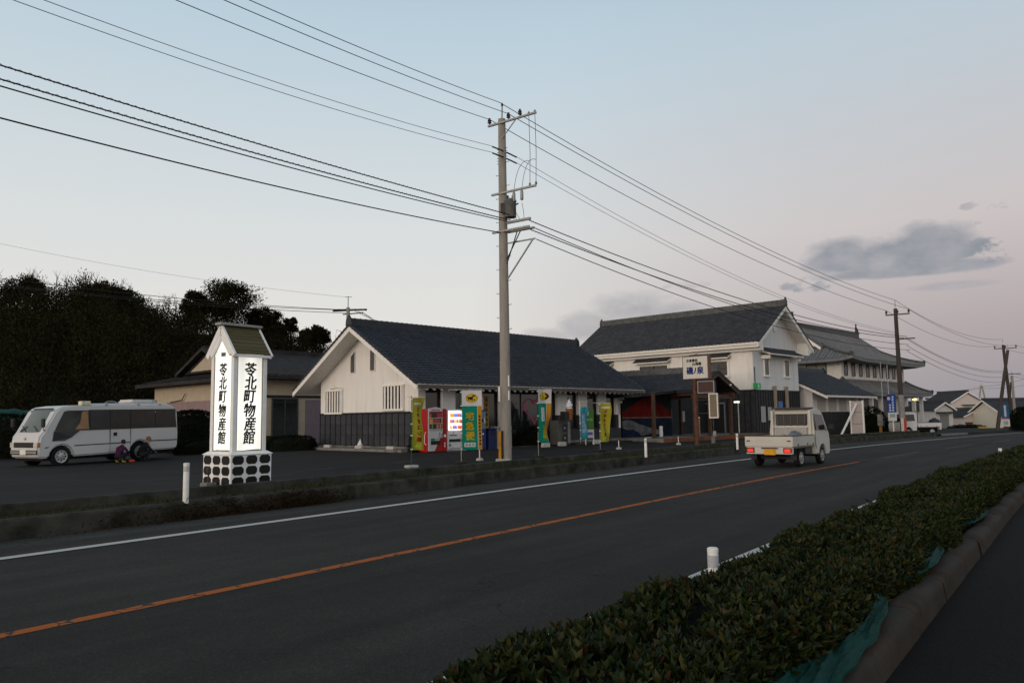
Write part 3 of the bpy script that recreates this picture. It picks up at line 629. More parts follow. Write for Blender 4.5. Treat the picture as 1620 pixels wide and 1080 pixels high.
ex_ = bx('exit_lamp', mat('exit_green', (.02, .25, .08), .4, .3, 20, emit=(.03, .45, .15), est=.10), b2, -.35, -.09, HB - .3, HB + .28, 3.32, 3.68)
text('E', .3, mat('exit_white', (.7, .7, .7), .5, emit=(.7, .8, .7), est=.3), 'exit_lettering', ex_, face_mtx((-.352, HB + .0, 3.5), (-1, 0, 0)), .001)
MB().tube([(-.15, HB + .1, 3.3), (-.15, HB + .1, 4.75)], .035, 6).build('meter_pipe', m_dsteel, b2)

# ---------------------------------------------------------------- timber porch between the two
pr = thing('entrance_porch', 'open timber porch with blue grey tiled roof joining shop and storehouse', 'porch', W(41.8, -23.5), GA + math.pi / 2)
PH, PZE, PZR, PD = 2.55, 3.06, 4.22, 8.6
gable_roof(pr, -.1, PD, 0, PH, PZE, PZR, m_tile, m_ridge2, m_brownwood, .28, .25, 0, k=4, ridge_h=.34, barge=.26, soffit=m_black2)
# long left wing of the same roof reaching behind the shop
MB().prism([(PH - .3, 3.04), (PH + 4.4, 2.72), (PH + 4.4, 2.62), (PH - .3, 2.94)], 'x', 1.2, PD).build('canopy', m_black2, pr)
tile_slope(pr, (PD, PH + 4.45, 2.73), (-1, 0, 0), (0, -4.8, .33), PD - 1.2, 4.75, .30, .27, m_tile, 0, k=4, name='canopy_tile')
post = MB().box(-.09, .09, -.09, .09, .38, 2.9).mesh('post', m_brownwood, bevel=.02)
for x, y in ((.25, 0.55), (.25, -2.0), (.25, 2.2), (3.8, 2.3), (3.8, -2.0), (.9, 5.4)):
    link('post', post, pr, (x, y, 0)); bx('post_base', m_dconc, pr, x - .2, x + .2, y - .2, y + .2, .2, .42, bevel=.03)
for y in (-2.0, 2.2): MB().beam((0, y, 2.86), (PD, y, 2.86), .18, .22).build('beam', m_brownwood, pr)
for x in (.25, 3.8): MB().beam((x, -2.4, 2.72), (x, 2.4, 2.72), .16, .24).beam((x, 0, 2.8), (x, 0, 3.9), .16, .16, (1, 0, 0)).build('tie_beam', m_brownwood, pr)
MB().lathe([(.03, 0), (.07, .02), (.07, .1), (.02, .12)], 10, (-.14, -1.35, 3.35)).build('porch_lamp', mat('lamp_white', (.7, .7, .66), .4), pr)
# porch floor with terracotta edging
bx('porch_floor', m_conc, pr, -.35, PD, -6.2, 6.4, .0, .40)
for i in range(16): bx('edging_tile', mat('terracotta', (.17, .065, .03), .7, .25, 5, island=.2), pr, -.40, -.352, -6.2 + i * .7875 + .01, -6.2 + (i + 1) * .7875 - .01, .20, .415)
# back wall of the porch with doors and posters
bx('back_wall', m_black, pr, 4.6, 4.75, -6.5, 2.4, .4, 2.9)
for y, w, z0, z1, mm in ((-.2, .8, .45, 2.3, mat('pale_door', (.20, .19, .17), .5)), (1.5, .45, 1.3, 2.2, MATS['poster_pale']), (-1.9, .6, 1.2, 2.1, mat('green_notice', (.12, .22, .15), .6, .5, 12)), (-3.4, .7, 1.2, 1.9, MATS['poster_pale'])):
    bx('notice', mm, pr, 4.575, 4.598, y - w / 2, y + w / 2, z0, z1)
# mural wall: red mountain above a dark blue sea with a white wave, colours darkened to hold the porch shade
mu = thing('mural_wall', 'painted wall with red mountain and dark blue sea with white wave, in the shade of the porch', 'mural', W(36.5, -26.6, .40), GA)
bx('mural_panel', mat('mural_blue', (.005, .014, .034), .7, .5, 1.6), mu, 0, 5.15, 0, .1, 0, 1.15)
bx('mural_sky', mat('mural_dark', (.012, .016, .02), .7, .4, 1.5), mu, 0, 5.15, 0, .1, 1.15, 2.55)
m_mr = mat('mural_red', (.13, .008, .006), .7, .5, 1.6, dark=(.06, .008, .008), dscale=.9, dmin=.45)
MB().prism([(0, 1.16), (5.1, 1.16), (5.12, 1.5), (4.6, 1.62), (4.0, 1.95), (3.3, 2.18), (2.7, 2.42), (2.45, 2.42), (1.9, 2.2), (1.0, 1.85), (.3, 1.55), (0, 1.5)], 'y', -.012, -.001).build('painted_mountain', m_mr, mu)
MB().prism([(0, .95), (.5, 1.0), (1.1, .93), (1.6, .75), (2.1, .68), (2.7, .52), (3.3, .45), (3.7, .38), (4.15, .15), (3.6, .10), (2.9, .18), (2.3, .12), (1.9, .05), (1.5, .3), (1.0, .45), (.5, .42), (0, .55)], 'y', -.012, -.001).build('painted_wave', mat('mural_white', (.12, .125, .135), .7, .5, 2.4, dark=(.04, .05, .07), dscale=2.2, dmin=.56), mu)
MB().box(0, 5.15, -.011, -.001, 1.08, 1.16).build('painted_shore', mat('mural_shore', (.20, .10, .08), .7, .4, 4), mu)
# things standing in the porch
for i, (t, n, h, w, lab) in enumerate(((41.4, -24.6, 1.05, .20, 'slim pale ash stand on the porch floor beside the brown sign post'), (38.9, -25.6, .55, .22, 'short white bin on the porch floor left of the pale door'))):
    o = thing('ash_stand' if i == 0 else 'litter_bin', lab, 'bin', W(t, n, .40), GA)
    MB().lathe([(w * .45, 0), (w * .5, .02), (w * .46, h * .9), (w * .5, h * .92), (w * .5, h)], 14).build('body', mat('ash_tan', (.28, .19, .12), .6) if i == 0 else m_bwhite, o, smooth=True); MB().lathe([(w * .52, h), (w * .4, h + .06), (w * .1, h + .08)], 14).build('lid', m_bwhite, o, smooth=True)

# ---------------------------------------------------------------- low annexe right of the storehouse
an = thing('annexe_house', 'low white annexe with dark blue roof and black boarded base beside the storehouse', 'building', W(56.4, -24.0), GA)
gable_roof(an, -.5, 9.4, 3.0, 4.3, 2.95, 5.05, m_tile, m_ridge, m_trim, .3, .27, 0, k=4, ridge_h=.3)
for xw in (0, 8.6): MB().prism([(0, -.5), (6, -.5), (6, 3.35), (3, 4.75), (0, 3.35)], 'x', xw, xw + .2).build('wall', m_white2, an)
bx('wall', m_white2, an, .2, 8.6, 0, .2, -.5, 3.35)
bx('dado', m_black, an, -.03, 8.83, -.04, -.001, -.5, 1.75)
bq = MB().box(-.025, .025, -.08, -.041, -.5, 1.75).mesh('batten', m_black2)
for i in range(30): link('batten', bq, an, (.1 + i * .295, 0, 0))
for i in range(4): bx('wall_panel', mat('annexe_panel', (.44, .41, .39), .8, .08, 3), an, .7 + i * 2.05, 2.2 + i * 2.05, -.025, -.001, 1.80, 2.72)

# ---------------------------------------------------------------- castle-like town building
th = thing('castle_style_hall', 'large castle style hall with two tiers of silver grey tiled roof and ridge ornaments', 'building', W(81, -31.3), GA)
HL, HD = 19.0, 10.2                                                      # along the road, depth
zt = -.5
def hip_roof(name, x0, x1, y0, y1, ze, x2, x3, y2, y3, zt_, lift, n=7):
    """concave hip roof from the eave rectangle to the upper rectangle, corners swept up"""
    V = []; F = []; M_ = 14
    for i in range(n + 1):
        u = i / n; zz = ze + (zt_ - ze) * (.72 * u + .28 * u * u)
        ax0, ax1, ay0, ay1 = x0 + (x2 - x0) * u, x1 + (x3 - x1) * u, y0 + (y2 - y0) * u, y1 + (y3 - y1) * u
        ring = []
        for (xa, ya), (xb, yb) in (((ax0, ay0), (ax1, ay0)), ((ax1, ay0), (ax1, ay1)), ((ax1, ay1), (ax0, ay1)), ((ax0, ay1), (ax0, ay0))):
            for j in range(M_):
                w = j / M_; c = abs(2 * w - 1) ** 7 * lift * (1 - u) ** 2; ring.append((xa + (xb - xa) * w, ya + (yb - ya) * w, zz + c))
        V += ring
    k = 4 * M_
    for i in range(n):
        for j in range(k): F.append((i * k + j, i * k + (j + 1) % k, (i + 1) * k + (j + 1) % k, (i + 1) * k + j))
    b = len(V); V += [(x, y, z - .28) for x, y, z in V[:k]]
    for j in range(k): F.append((j, b + j, b + (j + 1) % k, (j + 1) % k))
    ctr = len(V); V.append(((x0 + x1) / 2, (y0 + y1) / 2, ze - .25)); 
    for j in range(k): F.append((b + j, ctr, b + (j + 1) % k))
    m = MB(); m.add(V, F); o = m.build(name, m_tile3, th, smooth=True)
    # rows of round cover tiles down the four slopes, and corner ridges
    rib = MB()
    def zat(u): return ze + (zt_ - ze) * (.72 * u + .28 * u * u)
    def run(p_at):
        pts = [p_at(u) for u in np.linspace(0, 1, 6)]
        if (Vector(pts[0]) - Vector(pts[-1])).length > .2: rib.tube(pts, .06, 4, False)
    for side in (0, 1, 2, 3):
        L = (x1 - x0) if side in (0, 2) else (y1 - y0); c = int(L / .42)
        for j in range(1, c):
            w = j / c; lf = abs(2 * w - 1) ** 7 * lift
            def p_at(u, w=w, lf=lf, side=side):
                # straight runs up the slope, stopped by the corner ridges
                ax0, ax1, ay0, ay1 = x0 + (x2 - x0) * u, x1 + (x3 - x1) * u, y0 + (y2 - y0) * u, y1 + (y3 - y1) * u
                z = zat(u) + .05 + lf * (1 - u) ** 2
                if side == 0: return (min(max(x0 + (x1 - x0) * w, ax0), ax1), ay0, z)
                if side == 2: return (min(max(x0 + (x1 - x0) * w, ax0), ax1), ay1, z)
                if side == 1: return (ax1, min(max(y0 + (y1 - y0) * w, ay0), ay1), z)
                return (ax0, min(max(y0 + (y1 - y0) * w, ay0), ay1), z)
            run(p_at)
    rib.build('cover_tiles', m_tile3, o)['kind'] = 'stuff'
    for (xa, ya, xb, yb) in ((x0, y0, x2, y2), (x1, y0, x3, y2), (x1, y1, x3, y3), (x0, y1, x2, y3)):
        c = MB(); c.tube([(xa + (xb - xa) * u, ya + (yb - ya) * u, zat(u) + .14 + lift * (1 - u) ** 2) for u in np.linspace(0, 1, 9)], .17, 6); c.build('corner_ridge', m_ridge2, o)
        MB().cbox((xa + (xb - xa) * .03, ya + (yb - ya) * .03, ze + lift + .20), .26, .26, .40).build('ridge_end_tile', m_ridge, o, bevel=.06)
    return o
bx('wall', m_white, th, 0, HL, 0, HD, zt, 7.0)
hip_roof('lower_roof', -2.4, HL + 2.4, -2.4, HD + 1.5, 3.62, -.05, HL + .05, -.05, HD + .05, 5.1, .22)
hip_roof('upper_roof', -1.9, HL + 1.9, -1.9, HD + 1.9, 7.1, .9, HL - .9, 2.3, HD - 2.3, 8.85, .28)
yc = HD / 2; GX0, GX1 = .35, HL - .35
ur = MB().prism([(1.95, 8.62), (HD - 1.95, 8.62), (yc + 1.3, 10.05), (yc + .05, 10.95), (yc - .05, 10.95), (yc - 1.3, 10.05)], 'x', GX0, GX1).build('gable_roof', m_tile3, th)
rib = MB()
for i in range(int((GX1 - GX0) / .42)):
    x = GX0 + .2 + i * .42
    for sg in (-1, 1): rib.tube([(x, yc + sg * 3.15, 8.66), (x, yc + sg * 1.32, 10.1), (x, yc + sg * .1, 10.98)], .06, 4, False)
rib.build('cover_tiles', m_tile3, ur)['kind'] = 'stuff'
for xe in (GX0, GX1):
    s = -1 if xe < 5 else 1
    MB().prism([(yc - 2.5, 8.7), (yc + 2.5, 8.7), (yc, 10.45)], 'x', *sorted((xe + s * .002, xe + s * .05))).build('gable_panel', m_trim, ur)
    MB().prism([(yc - .9, 8.75), (yc + .9, 8.75), (yc, 9.6)], 'x', *sorted((xe + s * .055, xe + s * .08))).build('gable_grille', m_dconc, ur)
    for sg in (-1, 1):
        MB().beam((xe, yc + sg * 3.3, 8.55), (xe, yc, 10.98), .5, .22).build('gable_ridge', m_ridge2, ur)
        MB().beam((xe + s * .16, yc + sg * 3.0, 8.40), (xe + s * .16, yc, 10.7), .12, .26).build('bargeboard', m_trim, ur)
bx('ridge', m_ridge2, ur, GX0 - .1, GX1 + .1, yc - .24, yc + .24, 10.85, 11.4); bx('ridge_cap', m_ridge2, ur, GX0 - .2, GX1 + .2, yc - .3, yc + .3, 11.4, 11.5)
for xe, s in ((GX0 + .1, 1), (GX1 - .1, -1)):                                   # fish ornaments, tails up
    f = MB(); f.tube([(xe, yc, 11.45), (xe - s * .16, yc, 11.7), (xe - s * .10, yc, 12.0), (xe + s * .08, yc, 12.25), (xe + s * .02, yc, 12.5)], [.26, .24, .17, .11, .05], 8)
    f.prism([(xe + s * .0, 12.35), (xe - s * .26, 12.66), (xe - s * .02, 12.55), (xe + s * .22, 12.68), (xe + s * .12, 12.35)], 'y', yc - .04, yc + .04)
    f.prism([(xe - s * .2, 11.75), (xe - s * .42, 11.98), (xe - s * .16, 11.98)], 'y', yc - .03, yc + .03); f.build('ridge_ornament', m_ridge, ur, smooth=True)
for i in range(9):                                                        # road side windows of the upper floor
    x = .7 + i * 2.05; w = bx('window', m_glassdull, th, x, x + .75, -.025, -.003, 5.55, 6.85)
    f = MB(); frame_rect(f, x - .07, x + .82, 5.48, 6.92, -.06, .055, .07); f.build('window_frame', m_dsteel, w)
    bx('wall_pilaster', m_white, th, x + 1.2, x + 1.5, -.10, -.001, 5.3, 7.0)
for y in (1.6, 5.2, 8.4):
    w = bx('window', m_blind, th, -.025, -.003, y, y + 2.0 if y < 8 else y + 1.2, 5.5, 6.95); f = MB()
    y1 = y + 2.0 if y < 8 else y + 1.2
    f.box(-.07, -.004, y - .09, y, 5.42, 7.03).box(-.07, -.004, y1, y1 + .09, 5.42, 7.03).box(-.07, -.004, y, y1, 6.95, 7.03).box(-.07, -.004, y, y1, 5.42, 5.5).box(-.06, -.026, (y + y1) / 2 - .04, (y + y1) / 2 + .04, 5.5, 6.95); f.build('window_frame', m_dsteel, w)
for i in range(7):                                                        # dark ground floor bays behind columns
    x = .4 + i * 2.68
    bx('bay', m_glassdull, th, x, x + 2.2, -.03, -.003, zt + .2, 3.3); bx('column', m_white2, th, x + 2.35, x + 2.7, -1.9, -1.55, zt, 3.5)
bx('wing_wall', m_white2, th, -.02, -.003, .1, HD - .1, zt, 3.4)

# ---------------------------------------------------------------- houses far along the road
def at(px, py, Y):
    """point seen at a photo pixel, at forward distance Y"""
    dr = FWD + CR * ((px - 810) / 1235) + CU * ((540 - py) / 1235); return Vector((0, 0, EYE)) + dr * (Y / dr.y)
def house(name, label, loc, rz, L, Dp, h, rise, wm, rm, over=.4, parts=()):
    o = thing(name, label, 'building', loc, rz)
    ze = h - .05; hw = Dp / 2 + over; zr = h + rise
    MB().prism([(-Dp / 2, -.4), (Dp / 2, -.4), (Dp / 2, h), (0, h + rise * Dp / 2 / hw - .05), (-Dp / 2, h)], 'x', 0, L).build('wall', wm, o)
    r = MB().prism([(-hw, ze - .05), (0, zr - .05), (hw, ze - .05), (hw, ze + .08), (0, zr + .1), (-hw, ze + .08)], 'x', -over, L + over).build('roof', rm, o)
    m = MB()
    for sg in (-1, 1):
        for i in range(int((L + 2 * over) / .45)):
            x = -over + .2 + i * .45; m.tube([(x, sg * (hw + .02), ze + .1), (x, 0, zr + .12)], .05, 4, False)
    m.build('tile_rows', rm, r)['kind'] = 'stuff'
    bx('ridge', rm, r, -over, L + over, -.18, .18, zr + .05, zr + .38)
    for xe in (-over, L + over):
        for sg in (-1, 1): MB().beam((xe, sg * hw, ze - .04), (xe, 0, zr - .04), .08, .22).build('bargeboard', m_trim, r)
    return o
m_cream = mat('cream_wall', (.58, .50, .36), .85, .06, 2); m_pinkw = mat('pinkish_wall', (.60, .53, .50), .85, .06, 2)
m_froof = mat('far_dark_roof', (.045, .047, .052), .6, .25, 3)
p = at(1495, 677, 118); g_ = house('garage', 'small white gabled garage with grey shutter beyond the parked pickup truck', Vector((p.x, p.y, p.z)), R(100), 9.0, 3.0, 2.75, 1.1, mat('garage_white', (.60, .60, .58), .85, .05, 2), m_froof)
bx('shutter', mat('shutter_grey', (.20, .205, .21), .5, .1, 6, stretch=(1, 1, 12)), g_, -.03, -.003, -.75, .75, -.3, 2.05); bx('awning', m_froof, g_, -.7, -.004, -1.35, 1.35, 2.2, 2.45)
p = at(1533, 672, 150); h_ = house('gabled_house', 'two storey pinkish white house with wide gable and one small hooded window', p, R(95), 8.5, 6.4, 4.3, 2.0, m_pinkw, m_froof)
w = bx('window', m_blind, h_, -.03, -.003, -1.0, .9, 2.6, 3.6); bx('window_hood', m_dsteel, h_, -.5, -.004, -1.3, 1.2, 3.75, 3.9); MB().box(-.06, -.031, -.06, .02, 2.6, 3.6).build('mullion', m_dsteel, w)
p = at(1546, 678, 128); h_ = house('low_house', 'low pinkish shed with sloping dark roof in front of the gabled house', p, R(98), 7, 4.4, 2.0, 1.1, m_pinkw, m_froof)
bx('wall_base', mat('brown_blocks', (.16, .11, .09), .8, .4, 3), h_, -.03, -.003, -2.0, 2.0, -.5, .9); bx('eave_board', m_brownwood, h_, -.06, -.031, -2.1, 2.1, .9, 1.1)
p = at(1560, 678, 125); h_ = house('long_roof_house', 'cream walled house with long plain dark roof at the right edge', p, R(8), 12, 6.0, 2.6, 1.9, mat('pale_cream_wall', (.62, .57, .48), .85, .06, 2), m_froof)
bx('door', m_dark, h_, .6, 2.4, -3.04, -3.003, -.4, .9); bx('window', m_glassdull, h_, 2.6, 5.0, -3.04, -3.003, .5, 1.7)
p = at(1511, 676, 135); h_ = house('brown_shed', 'small reddish brown wooden shed between garage and gabled house', p, R(98), 5, 2.6, 2.0, .9, mat('red_brown_boards', (.20, .075, .04), .8, .3, 3), m_froof)
p = at(1470, 675, 165); h_ = house('dark_roofed_house', 'dark hip of a farther roof showing between hall and garage', p, R(10), 12, 8, 3.4, 2.3, m_cream, m_froof)

# ---------------------------------------------------------------- house behind the motorhome
hb = thing('pink_house', 'cream and dusty pink house with dark hipped roof behind the lit sign', 'building', W(22.6, -42.7), GA)
m_dpink = mat('dusty_pink_cladding', (.26, .185, .195), .8, .08, 2, stretch=(1, 1, 1)); m_beige = mat('beige_wall', (.44, .37, .28), .85, .07, 2)
hz = .2; HY = 15.0; HX = 13.0
bx('wall', m_beige, hb, 0, HX, 0, HY, -.3, 4.25)
bx('cladding', m_dpink, hb, -.05, -.001, .02, HY - .02, -.3, 3.0)
m_hroof = mat('old_house_roof', (.032, .030, .030), .7, .3, 2, .2, 10)
hr = MB(); x0, x1, y0, y1 = -1.0, HX + 1, -1.0, HY + 1.0; zz0 = 4.30
V = [(x0, y0, zz0), (x1, y0, zz0), (x1, y1, zz0), (x0, y1, zz0), (x0 + 2.2, 3.8, 4.95), (x1 - 2.2, 3.8, 4.95), (x1 - 2.2, y1 - 5, 4.95), (x0 + 2.2, y1 - 5, 4.95)]
hr.add(V + [(x, y, z - .22) for x, y, z in V[:4]], [(0, 1, 5, 4), (1, 2, 6, 5), (2, 3, 7, 6), (3, 0, 4, 7), (4, 5, 6, 7), (0, 8, 9, 1), (1, 9, 10, 2), (2, 10, 11, 3), (3, 11, 8, 0), (8, 11, 10, 9)])
ho = hr.build('roof', m_hroof, hb)
gy = 7.0; MB().prism([(gy - 3.9, 4.85), (gy, 6.35), (gy + 3.9, 4.85)], 'x', x0 + 1.2, x1 - 1.2).build('gable_roof', m_hroof, ho)
MB().prism([(gy - 2.4, 4.98), (gy, 5.95), (gy + 2.4, 4.98)], 'x', x0 + 1.12, x0 + 1.19).build('gable_panel', m_beige, ho)
for sg in (-1, 1): MB().beam((x0 + 1.0, gy + sg * 4.0, 4.8), (x0 + 1.0, gy, 6.37), .5, .2).build('verge', m_hroof, ho)
bx('ridge', m_hroof, ho, x0 + .9, x1 - .9, gy - .2, gy + .2, 6.25, 6.55)
rw = MB()
for i in range(34): 
    yv = y0 + .3 + i * (y1 - y0 - .6) / 33; xx = 2.2 * min(1, max(0, min((yv - y0) / 4.8, (y1 - yv) / 6))); 
    rw.tube([(x0, yv, zz0 + .03), (x0 + xx, yv, zz0 + .65 * xx / 2.2 + .03)], .05, 4, False)
for i in range(32):
    xv = x0 + .3 + i * (x1 - x0 - .6) / 31; yy = 4.8 * min(1, max(.05, min((xv - x0) / 2.2, (x1 - xv) / 2.2))); rw.tube([(xv, y0, zz0 + .03), (xv, y0 + yy, zz0 + .65 * yy / 4.8 + .03)], .05, 4, False)
rw.build('tile_rows', m_hroof, ho)['kind'] = 'stuff'
bx('base_wall', mat('lilac_sheeting', (.20, .16, .19), .7, .12, 4, stretch=(8, 8, 1)), hb, 3.2, 6.6, -.05, -.002, -.3, 2.9)
for xa, xb, za, zb in ((1.0, 2.6, .6, 2.9), (7.0, 8.6, 1.6, 3.0), (9.4, 11.6, .8, 2.9)):
    w = bx('window', m_glass, hb, xa, xb, -.06, -.003, za, zb); f = MB(); frame_rect(f, xa - .08, xb + .08, za - .08, zb + .08, -.1, .09, .08); f.box((xa + xb) / 2 - .03, (xa + xb) / 2 + .03, -.09, -.061, za, zb); f.build('window_frame', m_dsteel, w)
bx('band', m_black2, hb, 0, HX, -.08, -.001, 3.02, 3.16)
MB().tube([(-.12, 12.0, 3.0), (-.16, 10.0, 3.12), (-.14, 9.5, 3.55)], .03, 5).build('cable', m_wire, hb)
# ---------------------------------------------------------------- lit sign tower
SA = R(53.5); sx_, sy_ = math.cos(SA), math.sin(SA)
SW = 1.16                                                              # base width
sg = thing('lit_sign_tower', 'tall white illuminated sign tower with green board roof and black octagons on its base', 'sign', (-6.77, 18.86, 0), SA)
# local x along the road (right face is y=0 looking to -y), local y away from the road (left face is x=0 looking to -x)
m_swhite = mat('sign_white_paint', (.82, .82, .82), .45, .05, 6, dark=(.5, .5, .5), dscale=3, dmin=.62)
BH = .88; I_ = .10
bx('base', m_swhite, sg, 0, SW, 0, SW, -.05, BH - .07, bevel=.01)
MB().add([(-.03, -.03, BH - .07), (SW + .03, -.03, BH - .07), (SW + .03, SW + .03, BH - .07), (-.03, SW + .03, BH - .07), (I_ - .02, I_ - .02, BH), (SW - I_ + .02, I_ - .02, BH), (SW - I_ + .02, SW - I_ + .02, BH), (I_ - .02, SW - I_ + .02, BH)],
         [(0, 3, 2, 1), (4, 5, 6, 7), (0, 1, 5, 4), (1, 2, 6, 5), (2, 3, 7, 6), (3, 0, 4, 7)]).build('base_ledge', m_swhite, sg)
m_oct = mat('octagon_black', (.008, .008, .009), .4, .2, 8)
def octo(w, h, c): return [(-w + c, -h), (w - c, -h), (w, -h + c), (w, h - c), (w - c, h), (-w + c, h), (-w, h - c), (-w, -h + c)]
om = MB().prism(octo(.155, .105, .06), 'y', -.012, -.001).mesh('octagon', m_oct); om2 = MB().prism(octo(.155, .105, .06), 'x', -.012, -.001).mesh('octagon', m_oct)
om3 = MB().prism(octo(.155, .105, .06), 'x', .001, .012).mesh('octagon', m_oct); om4 = MB().prism(octo(.155, .105, .06), 'y', .001, .012).mesh('octagon', m_oct)
for i in range(3):
    for j in range(3):
        u = .20 + i * .38; z = BH - .20 - j * .255
        link('octagon', om, sg, (u, 0, z)); link('octagon', om2, sg, (0, u, z)); link('octagon', om3, sg, (SW, u, z)); link('octagon', om4, sg, (u, SW, z))
TZ = 3.22; a0, a1 = I_, SW - I_
for x in (a0, a1 - .11):
    for y in (a0, a1 - .11): bx('corner_post', m_swhite, sg, x, x + .11, y, y + .11, BH + .001, TZ, bevel=.006)
def lit_panel(name, est):
    m = bpy.data.materials.new(name); m.use_nodes = True; n = m.node_tree.nodes; l = m.node_tree.links; b = n['Principled BSDF']
    b.inputs['Base Color'].default_value = (.7, .7, .66, 1); b.inputs['Roughness'].default_value = .35; b.inputs['Emission Color'].default_value = (1.0, .97, .87, 1)
    tcn = n.new('ShaderNodeTexCoord'); sp_ = n.new('ShaderNodeSeparateXYZ'); l.new(tcn.outputs['Generated'], sp_.inputs[0])
    # the fluorescent tubes inside show as brighter upright bands, strongest low down
    wv = n.new('ShaderNodeMath'); wv.operation = 'SINE'; mu_ = n.new('ShaderNodeMath'); mu_.operation = 'MULTIPLY_ADD'; mu_.inputs[1].default_value = 9.0; mu_.inputs[2].default_value = 3.0
    ad = n.new('ShaderNodeMath'); ad.operation = 'ADD'; l.new(sp_.outputs[0], ad.inputs[0]); l.new(sp_.outputs[1], ad.inputs[1]); l.new(ad.outputs[0], mu_.inputs[0]); l.new(mu_.outputs[0], wv.inputs[0])
    mr = n.new('ShaderNodeMapRange'); mr.inputs[1].default_value = -1; mr.inputs[2].default_value = 1; mr.inputs[3].default_value = .72; mr.inputs[4].default_value = 1.0; l.new(wv.outputs[0], mr.inputs[0])
    rp = n.new('ShaderNodeValToRGB'); e = rp.color_ramp.elements; e[0].position = 0; e[0].color = (.8, .8, .8, 1); e[1].position = 1; e[1].color = (.62, .62, .62, 1)
    q = e.new(.42); q.color = (1, 1, 1, 1); l.new(sp_.outputs[2], rp.inputs[0])
    mm = n.new('ShaderNodeMath'); mm.operation = 'MULTIPLY'; l.new(mr.outputs[0], mm.inputs[0]); l.new(rp.outputs[0], mm.inputs[1])
    m2 = n.new('ShaderNodeMath'); m2.operation = 'MULTIPLY'; l.new(mm.outputs[0], m2.inputs[0]); m2.inputs[1].default_value = est; l.new(m2.outputs[0], b.inputs['Emission Strength'])
    return m
m_lit = lit_panel('backlit_acrylic', 1.2)
ym = SW / 2
pnl = {}
for nm, ar in (('front', (a0 + .11, a1 - .11, a0 + .03, a0 + .045, BH + .04, TZ - .02)), ('back', (a0 + .11, a1 - .11, a1 - .045, a1 - .03, BH + .04, TZ - .02))):
    pnl[nm] = bx('lit_panel', m_lit, sg, *ar)
gz = TZ + .52
for x0, x1 in ((a0 + .03, a0 + .045), (a1 - .045, a1 - .03)):
    MB().prism([(a0 + .11, BH + .04), (a1 - .11, BH + .04), (a1 - .11, TZ + .05), (ym, gz), (a0 + .11, TZ + .05)], 'x', x0, x1).build('lit_panel', m_lit, sg)
m_thin = mat('panel_trim', (.30, .25, .20), .6)
f = MB(); frame_rect(f, a0 + .112, a1 - .112, BH + .002, TZ - .002, a0 + .015, .03, .022); f.build('panel_trim', m_thin, sg)
f = MB(); f.box(a0 + .015, a0 + .029, a0 + .112, a0 + .13, BH + .002, TZ).box(a0 + .015, a0 + .029, a1 - .13, a1 - .112, BH + .002, TZ).box(a0 + .014, a0 + .0285, a0 + .131, a1 - .131, BH + .002, BH + .03); f.build('panel_trim', m_thin, sg)
m_ink = mat('sign_ink', (.012, .012, .013), .5)
chars = '苓北町物産館'
CH = (TZ - BH - .34) / 6
for i, c in enumerate(chars):
    z = TZ - .22 - CH * (i + .5) + .06
    text(c, .36, m_ink, 'sign_character', sg, face_mtx((SW / 2 + .01 + .012 * math.sin(i * 2), a0 + .022, z), (0, -1, 0)), .003, 0, .10, sx=.95, bold=.0105)
    text(c, .34, m_ink, 'sign_character', sg, face_mtx((a0 + .022, SW / 2, z), (-1, 0, 0)), .003, 0, .10, sx=.95, bold=.0095)
# little gabled roof of weatherboards, ridge along local x
RO = .075; zr_ = 3.98; ze_ = 3.24; hw_ = SW / 2 - I_ + RO
for s in (-1, 1):
    for x0, x1 in ((a0 - RO + .0, a0 - RO + .05), (a1 + RO - .05, a1 + RO)):
        MB().beam(((x0 + x1) / 2, ym + s * (hw_ + .02), ze_ - .03), ((x0 + x1) / 2, ym, zr_ - .03), .05, .13).build('bargeboard', m_swhite, sg)
    MB().beam((a0 - .04, ym + s * (hw_ - .12), ze_ + .02), (a0 - .04, ym, zr_ - .19), .06, .14).build('gable_trim', m_swhite, sg)
m_olive = mat('olive_roof_board', (.105, .090, .048), .75, .15, 5, .2, 30, island=.1, stretch=(.5, 4, 4), dark=(.07, .065, .035), dscale=3, dmin=.55)
for s in (-1, 1):
    for i in range(8):
        u0, u1 = i / 8, (i + 1.12) / 8
        p0 = Vector((0, ym + s * (hw_ + .03) * (1 - u0), ze_ + (zr_ - ze_) * u0 + .045)); p1 = Vector((0, ym + s * (hw_ + .03) * (1 - min(u1, 1)), ze_ + (zr_ - ze_) * min(u1, 1) + .022))
        m = MB(); m.add([(a0 - RO + .01, p0.y, p0.z), (a1 + RO - .01, p0.y, p0.z), (a1 + RO - .01, p1.y, p1.z), (a0 - RO + .01, p1.y, p1.z), (a0 - RO + .01, p0.y, p0.z - .03), (a1 + RO - .01, p0.y, p0.z - .03), (a1 + RO - .01, p1.y, p1.z - .03), (a0 - RO + .01, p1.y, p1.z - .03)],
              [(0, 1, 2, 3), (4, 7, 6, 5), (0, 4, 5, 1), (2, 6, 7, 3), (0, 3, 7, 4), (1, 5, 6, 2)]); m.build('roof_board', m_olive, sg)
for y_ in (ym - hw_ - .035, ym + hw_ + .005): bx('eave_board', m_swhite, sg, a0 - RO + .02, a1 + RO - .02, y_, y_ + .03, TZ - .03, ze_ + .012)
MB().box(a0 - RO - .08, a1 + RO + .02, ym - .13, ym + .13, zr_ + .01, zr_ + .075).build('ridge_board', mat('grey_ridge_board', (.30, .30, .29), .6), sg, bevel=.01)
g_ = bx('vent_grille', m_steel, sg, a0 + .018, a0 + .029, ym - .09, ym + .09, TZ + .0, TZ + .10)
for i in range(4): bx('vent_slat', m_dsteel, g_, a0 + .012, a0 + .0175, ym - .085, ym + .085, TZ + .012 + i * .024, TZ + .022 + i * .024)
